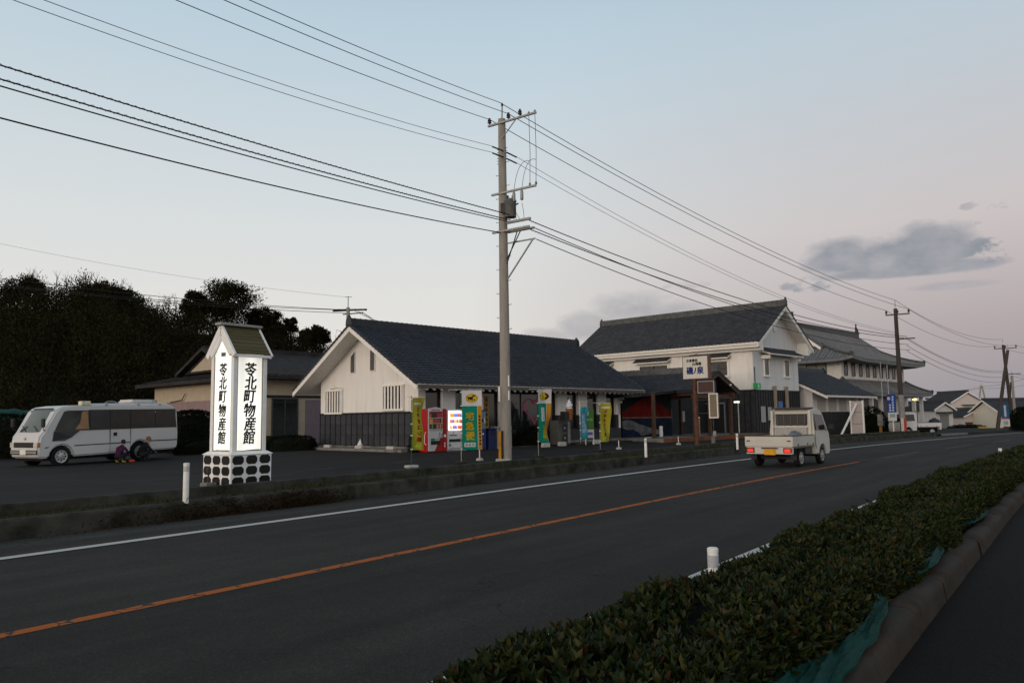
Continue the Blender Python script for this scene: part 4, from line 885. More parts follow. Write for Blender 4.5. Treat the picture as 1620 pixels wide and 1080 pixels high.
# floodlight in front of the base
fl = thing('ground_spotlight', 'small dark spotlight on a concrete block at the foot of the lit sign', 'lamp', (-7.35, 19.0, 0), SA)
bx('block', m_conc, fl, -.14, .14, -.14, .14, 0, .16, bevel=.015); MB().tube([(0, 0, .16), (0, 0, .38)], .02, 6).build('stem', m_dsteel, fl); MB().lathe([(.04, 0), (.06, .03), (.06, .14), (.03, .16)], 12, (0, 0, .36)).build('lamp_head', m_dsteel, fl, smooth=True)

# ---------------------------------------------------------------- vehicles
m_carwhite = mat('white_car_paint', (.56, .56, .56), .3, .03, 2, spec=.5, dark=(.55, .54, .51), dscale=1.5, dmin=.62)
m_carwhite2 = mat('old_white_car_paint', (.50, .48, .43), .38, .05, 2, spec=.5, dark=(.40, .34, .25), dscale=3.2, dmin=.60)
m_rim = mat('steel_rim', (.45, .45, .45), .35, .1, 9, metal=.5)
def wheel(root, x, y, r, w, side):
    """wheel with its axle along y; side = outward sign"""
    t = MB(); t.lathe([(r * .62, -w / 2), (r * .94, -w / 2), (r, -w * .32), (r, w * .32), (r * .94, w / 2), (r * .62, w / 2)], 28)
    o = t.build('wheel', m_rubber, root, loc=(x, y, r), smooth=True); o.rotation_euler = (-side * math.pi / 2, 0, 0)
    m = MB(); m.lathe([(r * .66, w * .47), (r * .64, w * .54), (r * .56, w * .505), (r * .34, w * .503), (r * .26, w * .56), (r * .1, w * .57)], 24); m.build('rim', m_rim, o, smooth=True)
    h = MB()
    for i in range(8):
        a = i * math.pi / 4; h.cbox((r * .43 * math.cos(a), r * .43 * math.sin(a), w * .512), r * .12, r * .12, .012)
    h.build('rim_holes', m_plasticb, o)
def arc(cx, r, z0, n=9): return [(cx - r * math.cos(math.pi * i / (n - 1)), z0 + r * math.sin(math.pi * i / (n - 1))) for i in range(n)]
def shell(root, prof, hw, m, name='body', bevel=.05, squeeze=None, seg=3):
    """side profile (x,z) across the width, with rounded edges, leaning in towards the roof"""
    me = MB().prism(prof, 'y', -hw, hw).mesh(name, m, bevel=bevel, seg=seg, smooth=True)
    if squeeze:
        for v in me.vertices: v.co = squeeze(v.co)
    return link(name, me, root)
def side_panel(root, name, pts, y, m, squeeze, d=.004, seg=None):
    me = MB().prism(pts, 'y', *sorted((y + math.copysign(d, y), y - math.copysign(.02, y)))).mesh(name, m)
    for v in me.vertices: v.co = squeeze(v.co)
    return link(name, me, root)
# motorhome (front is +x, left side is +y)
VH = R(242)
vd = Vector((math.cos(VH), math.sin(VH), 0)); vl = Vector((-vd.y, vd.x, 0))
VL, VWd, WB = 6.25, 1.0, 3.45
F_ = 3.0
vcorner = Vector((-18.07, 30.0, 0)); vloc = vcorner - vd * F_ - vl * VWd; front_wheel = vcorner - vd * .85
van = thing('motorhome', 'white motorhome bus with dark windows parked by the hedge, roof box at its back', 'motorhome', (vloc.x, vloc.y, float(zlot(vloc.x, vloc.y))), VH)
van.rotation_euler = (0, R(.7), VH)
fx = F_ - .88; rx = fx - WB; B_ = F_ - VL
def sqv(co):
    k = max(0, (co.z - 1.15) / 1.35); y = co.y * (1 - .085 * k ** 1.6)
    f = max(0, (co.x - (F_ - 1.1)) / 1.1); y *= 1 - .10 * f * f
    return Vector((co.x, y, co.z))
prof = [(B_ + .10, .42)] + [(rx - .52, .40)] + arc(rx, .46, .40)[0:] + [(rx + .52, .38), (fx - .52, .36)] + arc(fx, .46, .36) + [(fx + .55, .34), (F_ - .12, .34), (F_, .46), (F_ + .01, .78), (F_ - .06, 1.18), (F_ - .20, 1.36), (F_ - .62, 2.12), (F_ - .82, 2.30), (F_ - 1.35, 2.37), (F_ - 2.3, 2.40), (B_ + .5, 2.40), (B_ + .16, 2.31), (B_ + .03, 2.0), (B_, 1.1), (B_ + .02, .6)]
shell(van, prof, VWd, m_carwhite, 'body', .09, sqv)
wz0, wz1 = 1.40, 2.12
for y in (VWd, -VWd):
    side_panel(van, 'window_band', [(-3.15, wz0 - .02), (.99, wz0 - .02), (.99, wz1 + .07), (-3.10, wz1 + .07)], y, m_plasticb, sqv, .0015)
    side_panel(van, 'side_window', [(.98, wz0 - .02), (2.40, wz0 - .02), (2.04, wz1), (1.88, wz1 + .05), (.98, wz1 + .05)], y, mat('cab_glass', (.03, .035, .033), .12, .3, 2), sqv)
    side_panel(van, 'side_window', [(2.02, .98), (2.50, .98), (2.42, wz0 - .03), (1.40, wz0 - .03), (1.72, 1.12)], y, m_glassdull, sqv)
    for x0, x1 in ((.10, .94), (-.84, .06), (-2.05, -.88), (-3.12, -2.09)):
        side_panel(van, 'side_window', [(x0, wz0), (x1, wz0), (x1, wz1 + .05), (x0, wz1 + .05)], y, m_glassdull, sqv)
    side_panel(van, 'side_stripe', [(B_ + .08, .80), (rx - .5, .80), (rx - .5, .84), (B_ + .08, .84)], y, m_plasticb, sqv)
    side_panel(van, 'side_stripe', [(rx + .48, .78), (fx - .5, .76), (fx - .5, .80), (rx + .48, .82)], y, m_plasticb, sqv)
    side_panel(van, 'side_stripe', [(fx + .5, .74), (F_ - .25, .72), (F_ - .25, .76), (fx + .5, .78)], y, m_plasticb, sqv)
    for x in (.08, -.86): side_panel(van, 'panel_gap', [(x - .008, .44), (x + .008, .44), (x + .008, wz0 - .03), (x - .008, wz0 - .03)], y, m_plasticb, sqv)
    for x in (fx, rx):
        wheel(van, x, y - math.copysign(.13, y), .385, .22, 1 if y > 0 else -1)
side_panel(van, 'door_handle', [(-.22, 1.10), (-.08, 1.10), (-.08, 1.24), (-.22, 1.24)], VWd, m_plasticb, sqv, .012)
bx('wheel_well', m_dark, van, fx - .5, fx + .5, -.78, .78, .36, .86); bx('wheel_well', m_dark, van, rx - .5, rx + .5, -.78, .78, .36, .86)
bx('underbody', m_dark, van, B_ + .2, F_ - .25, -.85, .85, .24, .42)
# windscreen, lamps, bumper
def fp(x, y0, y1, z0, z1, name, m, dx0=0, dx1=0, par=van):
    return MB().add([(x + dx0, y0, z0), (x + dx0, y1, z0), (x + dx1, y1, z1), (x + dx1, y0, z1), (x + dx0 - .03, y0, z0), (x + dx0 - .03, y1, z0), (x + dx1 - .03, y1, z1), (x + dx1 - .03, y0, z1)], [(0, 1, 2, 3), (7, 6, 5, 4), (0, 4, 5, 1), (1, 5, 6, 2), (2, 6, 7, 3), (3, 7, 4, 0)]).build(name, m, par)
ws = MB(); zs = np.linspace(1.35, 2.21, 6); ys = np.linspace(-.90, .90, 11)
for z in zs:
    for y in ys:
        k = (z - 1.36) / .76; ws.v.append((F_ - .20 - .42 * k + .03 - .05 * (y / .90) ** 2, y * (1 - .075 * k) * .97, z))
for i in range(5):
    for j in range(10): a = i * 11 + j; ws.f.append((a, a + 1, a + 12, a + 11)); ws.mi.append(0)
ws.build('windscreen', mat('windscreen_glass', (.07, .09, .085), .08, .2, 2, spec=.6), van, smooth=True)
fp(F_ - .67, -.62, .62, 2.18, 2.27, 'roof_vent', m_plasticb, .02, -.06)
fp(F_ + .022, -.62, .62, .76, .96, 'grille', m_plasticb)
for s in (-1, 1):
    fp(F_ + .026, *sorted((s * .64, s * .88)), .77, .95, 'headlight', mat('headlight_glass', (.55, .55, .52), .1, .2, 12)); fp(F_ - .01, *sorted((s * .885, s * .955)), .77, .95, 'indicator', mat('indicator_amber', (.35, .10, .03), .2))
fp(F_ + .025, -.86, .86, .50, .66, 'bumper_intake', m_plasticb); 
for z in (.545, .60): fp(F_ + .032, -.84, .84, z, z + .02, 'bumper_slat', m_carwhite)
fp(F_ + .045, -.19, .19, .49, .67, 'number_plate', m_bwhite)
MB().lathe([(.06, 0), (.055, .012), (.02, .016)], 12).build('emblem', m_rim, van, loc=(F_ - .03, 0, 1.10)).rotation_euler = (0, math.pi / 2, 0)
for s in (-1, 1):
    o = MB().box(-.05, .05, -.09, .09, -.17, .17).build('mirror', m_plasticb, van, loc=(F_ - .12, s * 1.0, 1.70), bevel=.03); MB().tube([(F_ - .25, s * .90, 1.40), (F_ - .12, s * 1.0, 1.46), (F_ - .12, s * 1.0, 1.6)], .018, 6).build('mirror_arm', m_plasticb, van)
MB().tube([(F_ - .16, .55, 1.38), (F_ - .26, .15, 1.60)], .012, 5).tube([(F_ - .16, -.2, 1.38), (F_ - .26, -.6, 1.60)], .012, 5).build('wiper', m_plasticb, van)
# roof gear
bx('roof_box', m_carwhite, van, B_ + .75, B_ + 2.0, -.5, .5, 2.41, 2.62, bevel=.08, seg=2, smooth=True); bx('roof_box_grille', m_steel, van, B_ + .72, B_ + .95, -.46, .46, 2.44, 2.59)
MB().tube([(B_ + .5, .80, 2.37), (F_ - 1.9, .80, 2.37)], .075, 8).build('awning', m_carwhite, van, smooth=True)
for x in (B_ + .9, -1.3, .2): bx('awning_bracket', m_steel, van, x - .05, x + .05, .70, .90, 2.30, 2.42)
MB().lathe([(.28, 0), (.27, .06), (.18, .14), (.05, .17)], 16, (-.6, 0, 2.40)).build('roof_dome', m_glassdull, van, smooth=True)
bx('roof_lamp', mat('cream_lamp', (.60, .56, .42), .4), van, F_ - 2.1, F_ - 1.7, .66, .92, 2.36, 2.54, bevel=.03)
side_panel(van, 'curtain', [(1.02, 1.42), (1.60, 1.42), (1.38, 1.7), (1.30, 2.12), (1.06, 2.14)], VWd, mat('curtain_tan', (.34, .20, .11), .9, .35, 5, stretch=(8, 1, 1)), sqv, .007)

# kei trucks (front +x)
def kei(name, label, loc, rz, m, lit):
    o = thing(name, label, 'truck', loc, rz)
    wr = .27; fx, rx = .97, -.93; H_ = .72
    def sqk(co):
        k = max(0, (co.z - 1.0) / .75); return Vector((co.x, co.y * (1 - .11 * k ** 1.4), co.z))
    prof = [(.30, .34)] + [(fx - .36, .34)] + arc(fx, .33, .30) + [(fx + .38, .30), (1.62, .30), (1.68, .42), (1.69, .75), (1.62, .98), (1.22, 1.60), (1.10, 1.70), (.75, 1.755), (.40, 1.74), (.31, 1.66), (.27, 1.0)]
    shell(o, prof, H_, m, 'cab', .05, sqk)
    # rear window and panels of the cab back
    w = MB().box(.262, .30, -.50, .50, 1.22, 1.58).mesh('rear_window', m_glassdull, bevel=.06, seg=3)
    rw_ = link('rear_window', w, o, (-.004, 0, 0))
    f = MB(); f.tube([(.272, y, z) for y, z in ((-.53, 1.20), (.53, 1.20), (.53, 1.60), (-.53, 1.60), (-.53, 1.20))], .022, 6); f.build('window_seal', m, rw_)
    gb = MB()
    for i in range(5): gb.box(.235, .25, -.44 + i * .22 - .006, -.44 + i * .22 + .006, 1.20, 1.60)
    gb.build('window_guard_bars', mat('guard_bar_grey', (.16, .155, .145), .6), o)
    pl = bx('guard_panel', mat('guard_grey', (.36, .35, .32), .6, .1, 9), o, .215, .235, -.50, .50, .86, 1.16)
    for i in range(14): bx('guard_slat', m_steel, pl, .205, .2145, -.48 + i * .073, -.455 + i * .073, .87, 1.15)
    bx('guard_bar', m, o, .20, .25, -.66, .66, 1.155, 1.20, bevel=.01)
    bx('guard_frame', m, o, .19, .27, -.64, -.56, .66, 1.70, bevel=.01); bx('guard_frame', m, o, .19, .27, .56, .64, .66, 1.70, bevel=.01); bx('roof_rail', m_dsteel, o, .18, .60, -.60, .60, 1.745, 1.79)
    for s in (-1, 1):
        side_panel(o, 'door_window', [(.42, 1.08), (1.42, 1.08), (1.14, 1.55), (.46, 1.58)], s * H_, m_glass, sqk); side_panel(o, 'door_gap', [(.36, .5), (.375, .5), (.40, 1.62), (.385, 1.62)], s * H_, m_plasticb, sqk)
        MB().box(-.04, .04, -.09, .09, -.09, .09).build('mirror', m_plasticb, o, loc=(1.42, s * .86, 1.16), bevel=.02); MB().tube([(1.42, s * .66, 1.05), (1.42, s * .84, 1.1)], .012, 5).build('mirror_arm', m_plasticb, o)
        for x in (fx, rx): wheel(o, x, s * (H_ - .10), wr, .15, s)
        bx('mudguard', m_dsteel, o, rx - .42, rx + .4, *sorted((s * .52, s * .70)), .56, .585); bx('mud_flap', m_plasticb, o, rx - .42, rx - .405, *sorted((s * .52, s * .70)), .22, .56)
        bx('bed_side', m, o, -1.66, .18, *sorted((s * .735, s * .70)), .62, .93, bevel=.012); bx('bed_rail', m_plasticb, o, -1.66, .18, *sorted((s * .74, s * .695)), .931, .95)
        for x in (-1.3, -.5, .0): bx('bed_hook', m_dsteel, o, x, x + .05, *sorted((s * .75, s * .736)), .64, .70)
    MB().add([(1.655, -.60, 1.02), (1.655, .60, 1.02), (1.25, .54, 1.58), (1.25, -.54, 1.58)], [(0, 1, 2, 3)]).build('windscreen', m_glass, o)
    for s in (-1, 1): bx('headlight', MATS['headlight_glass'], o, 1.66, 1.705, *sorted((s * .40, s * .64)), .56, .74)
    bx('number_plate', mat('plate_yellow', (.62, .30, .015), .5), o, 1.69, 1.71, -.16, .16, .38, .54)
    bx('bed_floor', mat('bed_floor_grey', (.20, .20, .19), .7, .3, 8), o, -1.64, .18, -.695, .695, .58, .63)
    bx('tailgate', m, o, -1.70, -1.665, -.735, .735, .62, .93, bevel=.012); bx('tailgate_rail', m_plasticb, o, -1.705, -1.66, -.735, .735, .931, .955)
    bx('headboard', m, o, .14, .18, -.70, .70, .63, .90)
    for s in (-1, 1): bx('tailgate_latch', m_dsteel, o, -1.725, -1.701, s * .62 - .05, s * .62 + .05, .78, .81)
    bx('rear_sill', m, o, -1.69, -1.55, -.70, .70, .40, .615, bevel=.01)
    bx('chassis', m_dark, o, -1.5, 1.5, -.40, .40, .34, .575); bx('fuel_tank', m_dsteel, o, -.35, .25, -.62, -.40, .36, .56); MB().tube([(rx, -.60, wr), (rx, .60, wr)], .05, 8).build('axle', m_dsteel, o); MB().tube([(fx, -.60, wr), (fx, .60, wr)], .04, 8).build('axle', m_dsteel, o)
    for s in (-1, 1):
        bx('tail_light', mat('tail_red_lit', (.5, .01, .01), .3, .1, 20, emit=(1.0, .03, .02), est=1.3) if lit else mat('tail_red', (.30, .01, .01), .3), o, -1.712, -1.691, *sorted((s * .48, s * .65)), .465, .555); bx('tail_light_housing', m_plasticb, o, -1.70, -1.6905, *sorted((s * .44, s * .69)), .44, .59)
    bx('rear_plate', MATS['plate_yellow'], o, -1.715, -1.692, -.20, .14, .38, .56); bx('plate_lamp', m_plasticb, o, -1.73, -1.692, -.28, .22, .565, .595)
    return o
x, y = 8.72, 24.9
kt = kei('pickup_truck', 'small white pickup truck driving away on the road with red tail lights lit', (x, y, 0.02), R(50.5), m_carwhite2, True)
cargo = thing('cargo_bundle', 'grey tarpaulin bundle lying in the bed of the driving truck', 'bundle', (x - .15, y + .02, .65), R(50.5))
m = MB(); m.tube([(-.45, -.35, .18), (.1, -.30, .24), (.42, -.33, .2)], [.12, .2, .14], 9).tube([(-.30, .1, .1), (.2, .05, .16), (.35, .2, .1)], [.1, .15, .1], 8); m.build('tarpaulin', mat('tarp_grey', (.22, .23, .26), .7, .3, 6, .6, 12), cargo, smooth=True)
p = W(64.4, -19.6); pz = float(zlot(p.x, p.y))
kei('parked_pickup_truck', 'small white pickup truck parked side-on behind the leaning pole with the blue banner', (p.x, p.y, pz), R(186), m_carwhite, False)

# ---------------------------------------------------------------- people crouching beside the motorhome
def skin(name, J, E, mats, mid, parent, sub=1):
    """J: joint -> (pos, radius); E: bones; grown into one skin; faces take the material of the nearest bone"""
    ks = list(J); me = bpy.data.meshes.new(name); me.from_pydata([J[k][0] for k in ks], [(ks.index(a), ks.index(b)) for a, b in E], [])
    o = bpy.data.objects.new(name, me); C.objects.link(o)
    md = o.modifiers.new('s', 'SKIN'); md.use_smooth_shade = True
    sv = me.skin_vertices[0].data
    for i, k in enumerate(ks): r = J[k][1]; sv[i].radius = (r, r) if not isinstance(r, tuple) else r
    sv[ks.index('pelvis')].use_root = True
    s2 = o.modifiers.new('d', 'SUBSURF'); s2.levels = sub; s2.render_levels = sub
    dg = bpy.context.evaluated_depsgraph_get(); dg.update(); nm = bpy.data.meshes.new_from_object(o.evaluated_get(dg)); bpy.data.objects.remove(o)
    nm.materials.clear()
    for m in mats: nm.materials.append(m)
    for p in nm.polygons:
        c = p.center; best = None
        for a, b in E:
            A, B = Vector(J[a][0]), Vector(J[b][0]); d = B - A; t = max(0, min(1, (c - A).dot(d) / max(d.length_squared, 1e-9))); dist = (A + d * t - c).length
            if best is None or dist < best[0]: best = (dist, (a, b))
        p.material_index = mid(best[1]); p.use_smooth = True
    nm.name = name; return link(name, nm, parent)
m_skin = mat('skin', (.36, .22, .16), .6, .1, 10); m_hair = mat('dark_hair', (.015, .012, .010), .6, .3, 30)
def croucher(label, loc, rz, m_top, m_leg, m_shoe, hatm, arm=.0, sc=1.0):
    """squatting person facing +x"""
    o = thing('person', label, 'person', loc, rz); o.scale = (sc,) * 3
    J = {'pelvis': ((-.18, 0, .30), (.15, .16)), 'belly': ((-.10, 0, .46), (.14, .16)), 'chest': ((.06, 0, .66), (.13, .17)), 'neck': ((.17, 0, .80), .06), 'head': ((.25, 0, .90), .085), 'crown': ((.27, 0, .99), .08)}
    E = [('pelvis', 'belly'), ('belly', 'chest'), ('chest', 'neck'), ('neck', 'head'), ('head', 'crown')]
    for s, k in ((1, 'l'), (-1, 'r')):
        J.update({k + 'hip': ((-.16, s * .10, .28), .10), k + 'knee': ((.24, s * .20, .46), .075), k + 'ank': ((.02, s * .16, .09), .05), k + 'heel': ((-.02, s * .16, .045), .045), k + 'toe': ((.20, s * .19, .035), .04),
                  k + 'sho': ((.09, s * .19, .69), .075), k + 'elb': ((.25, s * .27, .48 + arm), .055), k + 'wri': ((.42, s * .16, .40 + arm), .036), k + 'palm': ((.49, s * .13, .39 + arm), (.034, .022))})
        E += [('pelvis', k + 'hip'), (k + 'hip', k + 'knee'), (k + 'knee', k + 'ank'), (k + 'ank', k + 'heel'), (k + 'heel', k + 'toe'), ('chest', k + 'sho'), (k + 'sho', k + 'elb'), (k + 'elb', k + 'wri'), (k + 'wri', k + 'palm')]
        for i, (dy, L) in enumerate(((-.027, .055), (-.009, .07), (.009, .068), (.027, .06))):
            a = k + 'f%da' % i; b = k + 'f%db' % i; J[a] = ((.53, s * .13 + dy, .385 + arm), .009); J[b] = ((.53 + L * .8, s * .13 + dy * 1.1, .36 + arm), .008); E += [(k + 'palm', a), (a, b)]
        J[k + 'th'] = ((.50, s * .13 - s * .05, .40 + arm), .010); J[k + 'tt'] = ((.53, s * .13 - s * .065, .39 + arm), .009); E += [(k + 'wri', k + 'th'), (k + 'th', k + 'tt')]
    def mid(b):
        n = ' '.join(b)
        if 'crown' in n or ('head' in n): return 0
        if 'palm' in n or 'th' in n or 'f0' in n or 'f1' in n or 'f2' in n or 'f3' in n or 'tt' in n: return 0
        if 'toe' in n or 'heel' in n: return 3
        if 'knee' in n or 'hip' in n or 'ank' in n: return 2
        return 1
    skin('body', J, E, [m_skin, m_top, m_leg, m_shoe], mid, o, 2)
    h = MB(); h.lathe([(.02, .115), (.07, .10), (.10, .05), (.108, 0), (.10, -.05), (.07, -.09)][::-1], 14); hh = h.build('hair' if hatm is m_hair else 'hat', hatm, o, loc=(.235, 0, .985), smooth=True); hh.rotation_euler = (0, R(-12), 0)
    for s in (-1, 1):
        MB().lathe([(.004, 0), (.012, .004), (.004, .008)], 8).build('eye', m_hair, o, loc=(.352, s * .032, .955)).rotation_euler = (0, math.pi / 2, 0); MB().cbox((.25, s * .098, .945), .04, .02, .05).build('ear', m_skin, o, bevel=.008)
    MB().prism([(.35, .955), (.378, .915), (.35, .91)], 'y', -.014, .014).build('nose', m_skin, o); MB().cbox((.352, 0, .888), .012, .045, .010).build('mouth', mat('lips', (.25, .10, .09), .6), o)
    return o
pa = vcorner - vd * 3.05 + vl * .45
croucher('crouching person in a purple jacket beside the motorhome door', (pa.x, pa.y, float(zlot(pa.x, pa.y))), VH + R(200), mat('purple_jacket', (.060, .014, .048), .8, .2, 8), mat('dark_trousers', (.02, .02, .025), .8), mat('yellow_shoes', (.45, .28, .04), .6), m_hair, 0, .86)
pa = vcorner - vd * 4.15 + vl * .42
croucher('crouching person in black clothes in front of the motorhome rear wheel', (pa.x, pa.y, float(zlot(pa.x, pa.y))), VH + R(170), mat('black_jacket', (.012, .012, .014), .8, .2, 8), MATS['dark_trousers'], m_plasticb, mat('tan_cap', (.22, .12, .07), .8), 0, .95)
mc = thing('tool_pouch', 'small orange red bag on the ground beside the person in purple', 'bag', G(vcorner - vd * 3.5 + vl * .6), VH)
MB().box(-.12, .12, -.07, .07, 0, .10).build('bag_body', mat('orange_red', (.55, .07, .02), .6), mc, bevel=.03); MB().tube([(-.08, 0, .12), (0, 0, .20), (.08, 0, .12)], .012, 6).build('bag_handle', m_plasticb, mc)
# ---------------------------------------------------------------- forecourt edge by the shop gable
ribz = .36
fk = MB()
fk.prism([(20.1 - 21.3, -.35), (21.24 - 21.3, -.35), (21.24 - 21.3, 8.6), (20.1 - 21.3, 8.6)], 'z', -.1, ribz)
tag(fk.build('gable_terrace', m_conc, None, W(21.3, -26.2), GA), kind='structure')
fk = MB(); fk.box(-.06, 14.6, -1.05, -.061, -.1, .30)
tag(fk.build('shop_terrace', m_dconc, None, W(21.3, -26.2), GA), kind='structure')
m_block = mat('white_concrete_block', (.46, .43, .41), .85, .15, 6, .3, 40, dark=(.28, .25, .23), dscale=5, dmin=.55)
def block(label, p, L=.55, h=.13, w=.16, rz=GA, z=None, name='wheel_stop'):
    m = MB(); m.prism([(-w / 2, 0), (w / 2, 0), (w * .36, h), (-w * .36, h)], 'x', -L / 2, L / 2)
    q = G(p) if z is None else Vector((p.x, p.y, z)); o = m.build(name, m_block, None, q, rz, bevel=.015); return tag(o, label, 'concrete block', 'white concrete blocks of the forecourt')
for i, (y, lab) in enumerate(((.6, 'white concrete block on the terrace edge nearest the yellow banner, under the right lattice window'), (2.9, 'white concrete block on the terrace edge beside the crumpled plastic bag'), (5.4, 'white concrete block on the terrace edge below the left lattice window'), (8.0, 'white concrete block at the left end of the terrace edge'))):
    block(lab, W(21.3 - 1.0, -26.2 - y), .5, z=ribz, rz=GA + math.pi / 2)
for (t, n), lab, L in (((22.62, -18.75), 'white concrete block behind the kerb right of the second parcel banner', .62), ((28.55, -18.9), 'white concrete block behind the kerb between the bollards', .62), ((27.2, -24.2), 'white concrete block by the dark shrub under the heart window', .5), ((28.6, -24.4), 'white concrete block just below the fluttering parcel banner', .5), ((31.5, -24.6), 'white concrete block in front of the green board', .5), ((36.6, -24.9), 'white concrete block at the left end of the porch step', .5), ((50.0, -19.6), 'white concrete block left of the propped panel', .6), ((51.3, -18.9), 'white concrete block at the foot of the propped panel', .6), ((53.0, -18.2), 'round topped white concrete block under the flagpoles', .6)):
    block(lab, W(t, n), L, .2 if n < -20 or t > 45 else .13)
pb = MB(); pts = [(0, 0, .42), (.10, .05, .22), (-.12, .02, .18), (.16, -.06, 0), (-.17, -.08, 0), (.02, .14, 0), (.03, -.10, .2)]
pb.add(pts, [(0, 2, 6), (0, 6, 1), (0, 1, 2), (1, 6, 3), (6, 4, 3), (6, 2, 4), (1, 3, 5), (2, 1, 5), (2, 5, 4)])
tag(pb.build('plastic_bag', mat('white_plastic_bag', (.6, .6, .6), .4, .1, 8), None, W(20.5, -29.3, ribz), .4), 'crumpled white plastic bag on the terrace edge by the charcoal dado', 'bag')

# ---------------------------------------------------------------- vending machines
def drinks(parent, x0, x1, z0, rows, cols, y, h, dz, pal, em=None):
    m = MB(); mats = [mat('drink_%d%s' % (i, 'l' if em else ''), c, .4, .1, 9, emit=c if em else None, est=em or 1) for i, c in enumerate(pal)]
    for r in range(rows):
        for c in range(cols):
            m.cur = random.randrange(len(pal)); u = x0 + (c + .5) * (x1 - x0) / cols; z = z0 + r * dz
            m.lathe([(.030, 0), (.034, .01), (.034, h * .7), (.018, h * .85), (.018, h)], 7, (u, y, z))
    o = m.build('drinks', mats, parent); o['kind'] = 'stuff'; return o
PAL = [(.5, .03, .02), (.05, .12, .35), (.55, .52, .5), (.10, .30, .10), (.55, .28, .03), (.06, .03, .02), (.35, .08, .10)]
ZV = .20; vb = W(0, 0)
def vmach(label, t0, t1, h, body, lit, front):
    o = thing('vending_machine', label, 'vending machine', W(t0, -24.8, ZV), GA, 'vending machines in front of the shop')
    w = t1 - t0
    bx('cabinet', body, o, 0, w, .03, .78, .06, h, bevel=.015); bx('feet', m_dark, o, .05, w - .05, .08, .7, -.2, .06)
    return o, w
v1, w = vmach('red vending machine with pale front and unlit drinks window beside the yellow banner', 20.66, 21.68, 1.83, m_red, False, None)
m_vfront = mat('vending_pale_front', (.50, .50, .52), .4, .05, 5)
MB().prism([(.03, .10), (.36, .10), (.62, .55), (.80, .85), (.80, 1.84), (.42, 1.90), (.03, 1.84)], 'y', 0, .029).build('front_panel', m_vfront, v1)
bx('front_panel', m_red, v1, .84, w, .002, .029, .08, 1.80)
wn_ = bx('display_window', m_glassdull, v1, .08, .78, -.006, -.001, .98, 1.68)
for z in (.99, 1.22, 1.45): bx('shelf', m_vfront, wn_, .08, .78, -.05, -.007, z - .012, z + .012)
for i, z in enumerate((1.005, 1.235, 1.465)): drinks(wn_, .10, .76, z, 1, 9, -.028, .19, .2, PAL)
bx('banner_strip', mat('dull_red', (.30, .02, .02), .4), wn_, .08, .78, -.012, -.007, 1.665, 1.72)
text('Coca-Cola', .10, m_red, 'brand_lettering', v1, face_mtx((.42, -.003, 1.78), (0, -1, 0)), .002, .002, .3)
bx('delivery_flap', m_plasticb, v1, .16, .66, -.014, -.001, .36, .52); bx('notice', mat('green_label', (.03, .20, .10), .5), v1, .16, .36, -.008, -.001, .53, .62); bx('coin_panel', m_steel, v1, .70, .80, -.012, -.001, .62, .80); bx('bill_slot', m_bwhite, v1, .86, .98, -.008, .001, .66, .76)
MB().tube([(.34, -.004, .56), (.58, -.004, .60), (.64, -.004, .86)], .012, 5).build('panel_line', m_dsteel, v1)
for z in (.25, .36): bx('sticker', m_bwhite, v1, .88, .94, -.004, .001, z, z + .07)
# white curve painted on the red side
MB().tube([(-.004, .12, .35), (-.004, .22, .45), (-.004, .2, .75), (-.004, .12, .9)], .016, 5).build('side_swoosh', m_bwhite, v1)
v2, w = vmach('white vending machine with brightly lit drinks window, half behind the green parcel banner', 21.74, 22.82, 1.80, mat('vending_white', (.60, .60, .62), .4, .05, 5), True, None)
m_litw = mat('lit_display', (.8, .8, .8), .4, .02, 3, emit=(1.0, .96, .90), est=1.25)
wn_ = bx('display_window', m_litw, v2, .06, w - .06, .0, .029, .92, 1.74)
for i, z in enumerate((.97, 1.22, 1.47)): drinks(wn_, .10, w - .10, z, 1, 12, -.035, .18, .2, [(.9, .12, .06), (.95, .35, .08), (.9, .85, .8), (.15, .3, .7), (.95, .6, .4)], .7); bx('shelf', m_litw, wn_, .06, w - .06, -.06, -.002, z - .02, z - .004)
for i in range(6): bx('price_button', mat('button_dark', (.03, .03, .04), .4), v2, .12 + i * .07, .17 + i * .07, .018, .0295, .70, .74)
MB().lathe([(.035, 0), (.03, .01)], 12).build('sticker', mat('sticker_amber', (.5, .25, .04), .5), v2, loc=(.34, .028, .82)).rotation_euler = (math.pi / 2, 0, 0)
bx('delivery_flap', m_plasticb, v2, .10, .85, .012, .0295, .44, .56); bx('lower_line', m_plasticb, v2, .1, w - .1, .018, .0295, .17, .185); bx('lower_line', m_plasticb, v2, .02, w - .02, .018, .0295, .10, .125); bx('coin_return', m_plasticb, v2, .10, .17, .012, .0295, .26, .36)
v3, w = vmach('dark blue vending machine mostly hidden behind the green parcel banner', 22.90, 24.0, 1.78, mat('vending_blue', (.012, .03, .16), .4, .1, 5), False, None)
wn_ = bx('display_window', mat('pale_blue_glass', (.16, .20, .24), .2, .2, 4), v3, .08, w - .06, .0, .029, .95, 1.70); bx('shelf', m_vfront, wn_, .08, w - .06, -.03, -.001, 1.2, 1.22)
drinks(wn_, .12, w - .1, 1.225, 1, 9, -.02, .18, .2, PAL); bx('delivery_flap', m_plasticb, v3, .3, .9, .012, .0295, .4, .52); bx('sticker', m_bwhite, v3, .8, .95, .018, .0295, .70, .76)
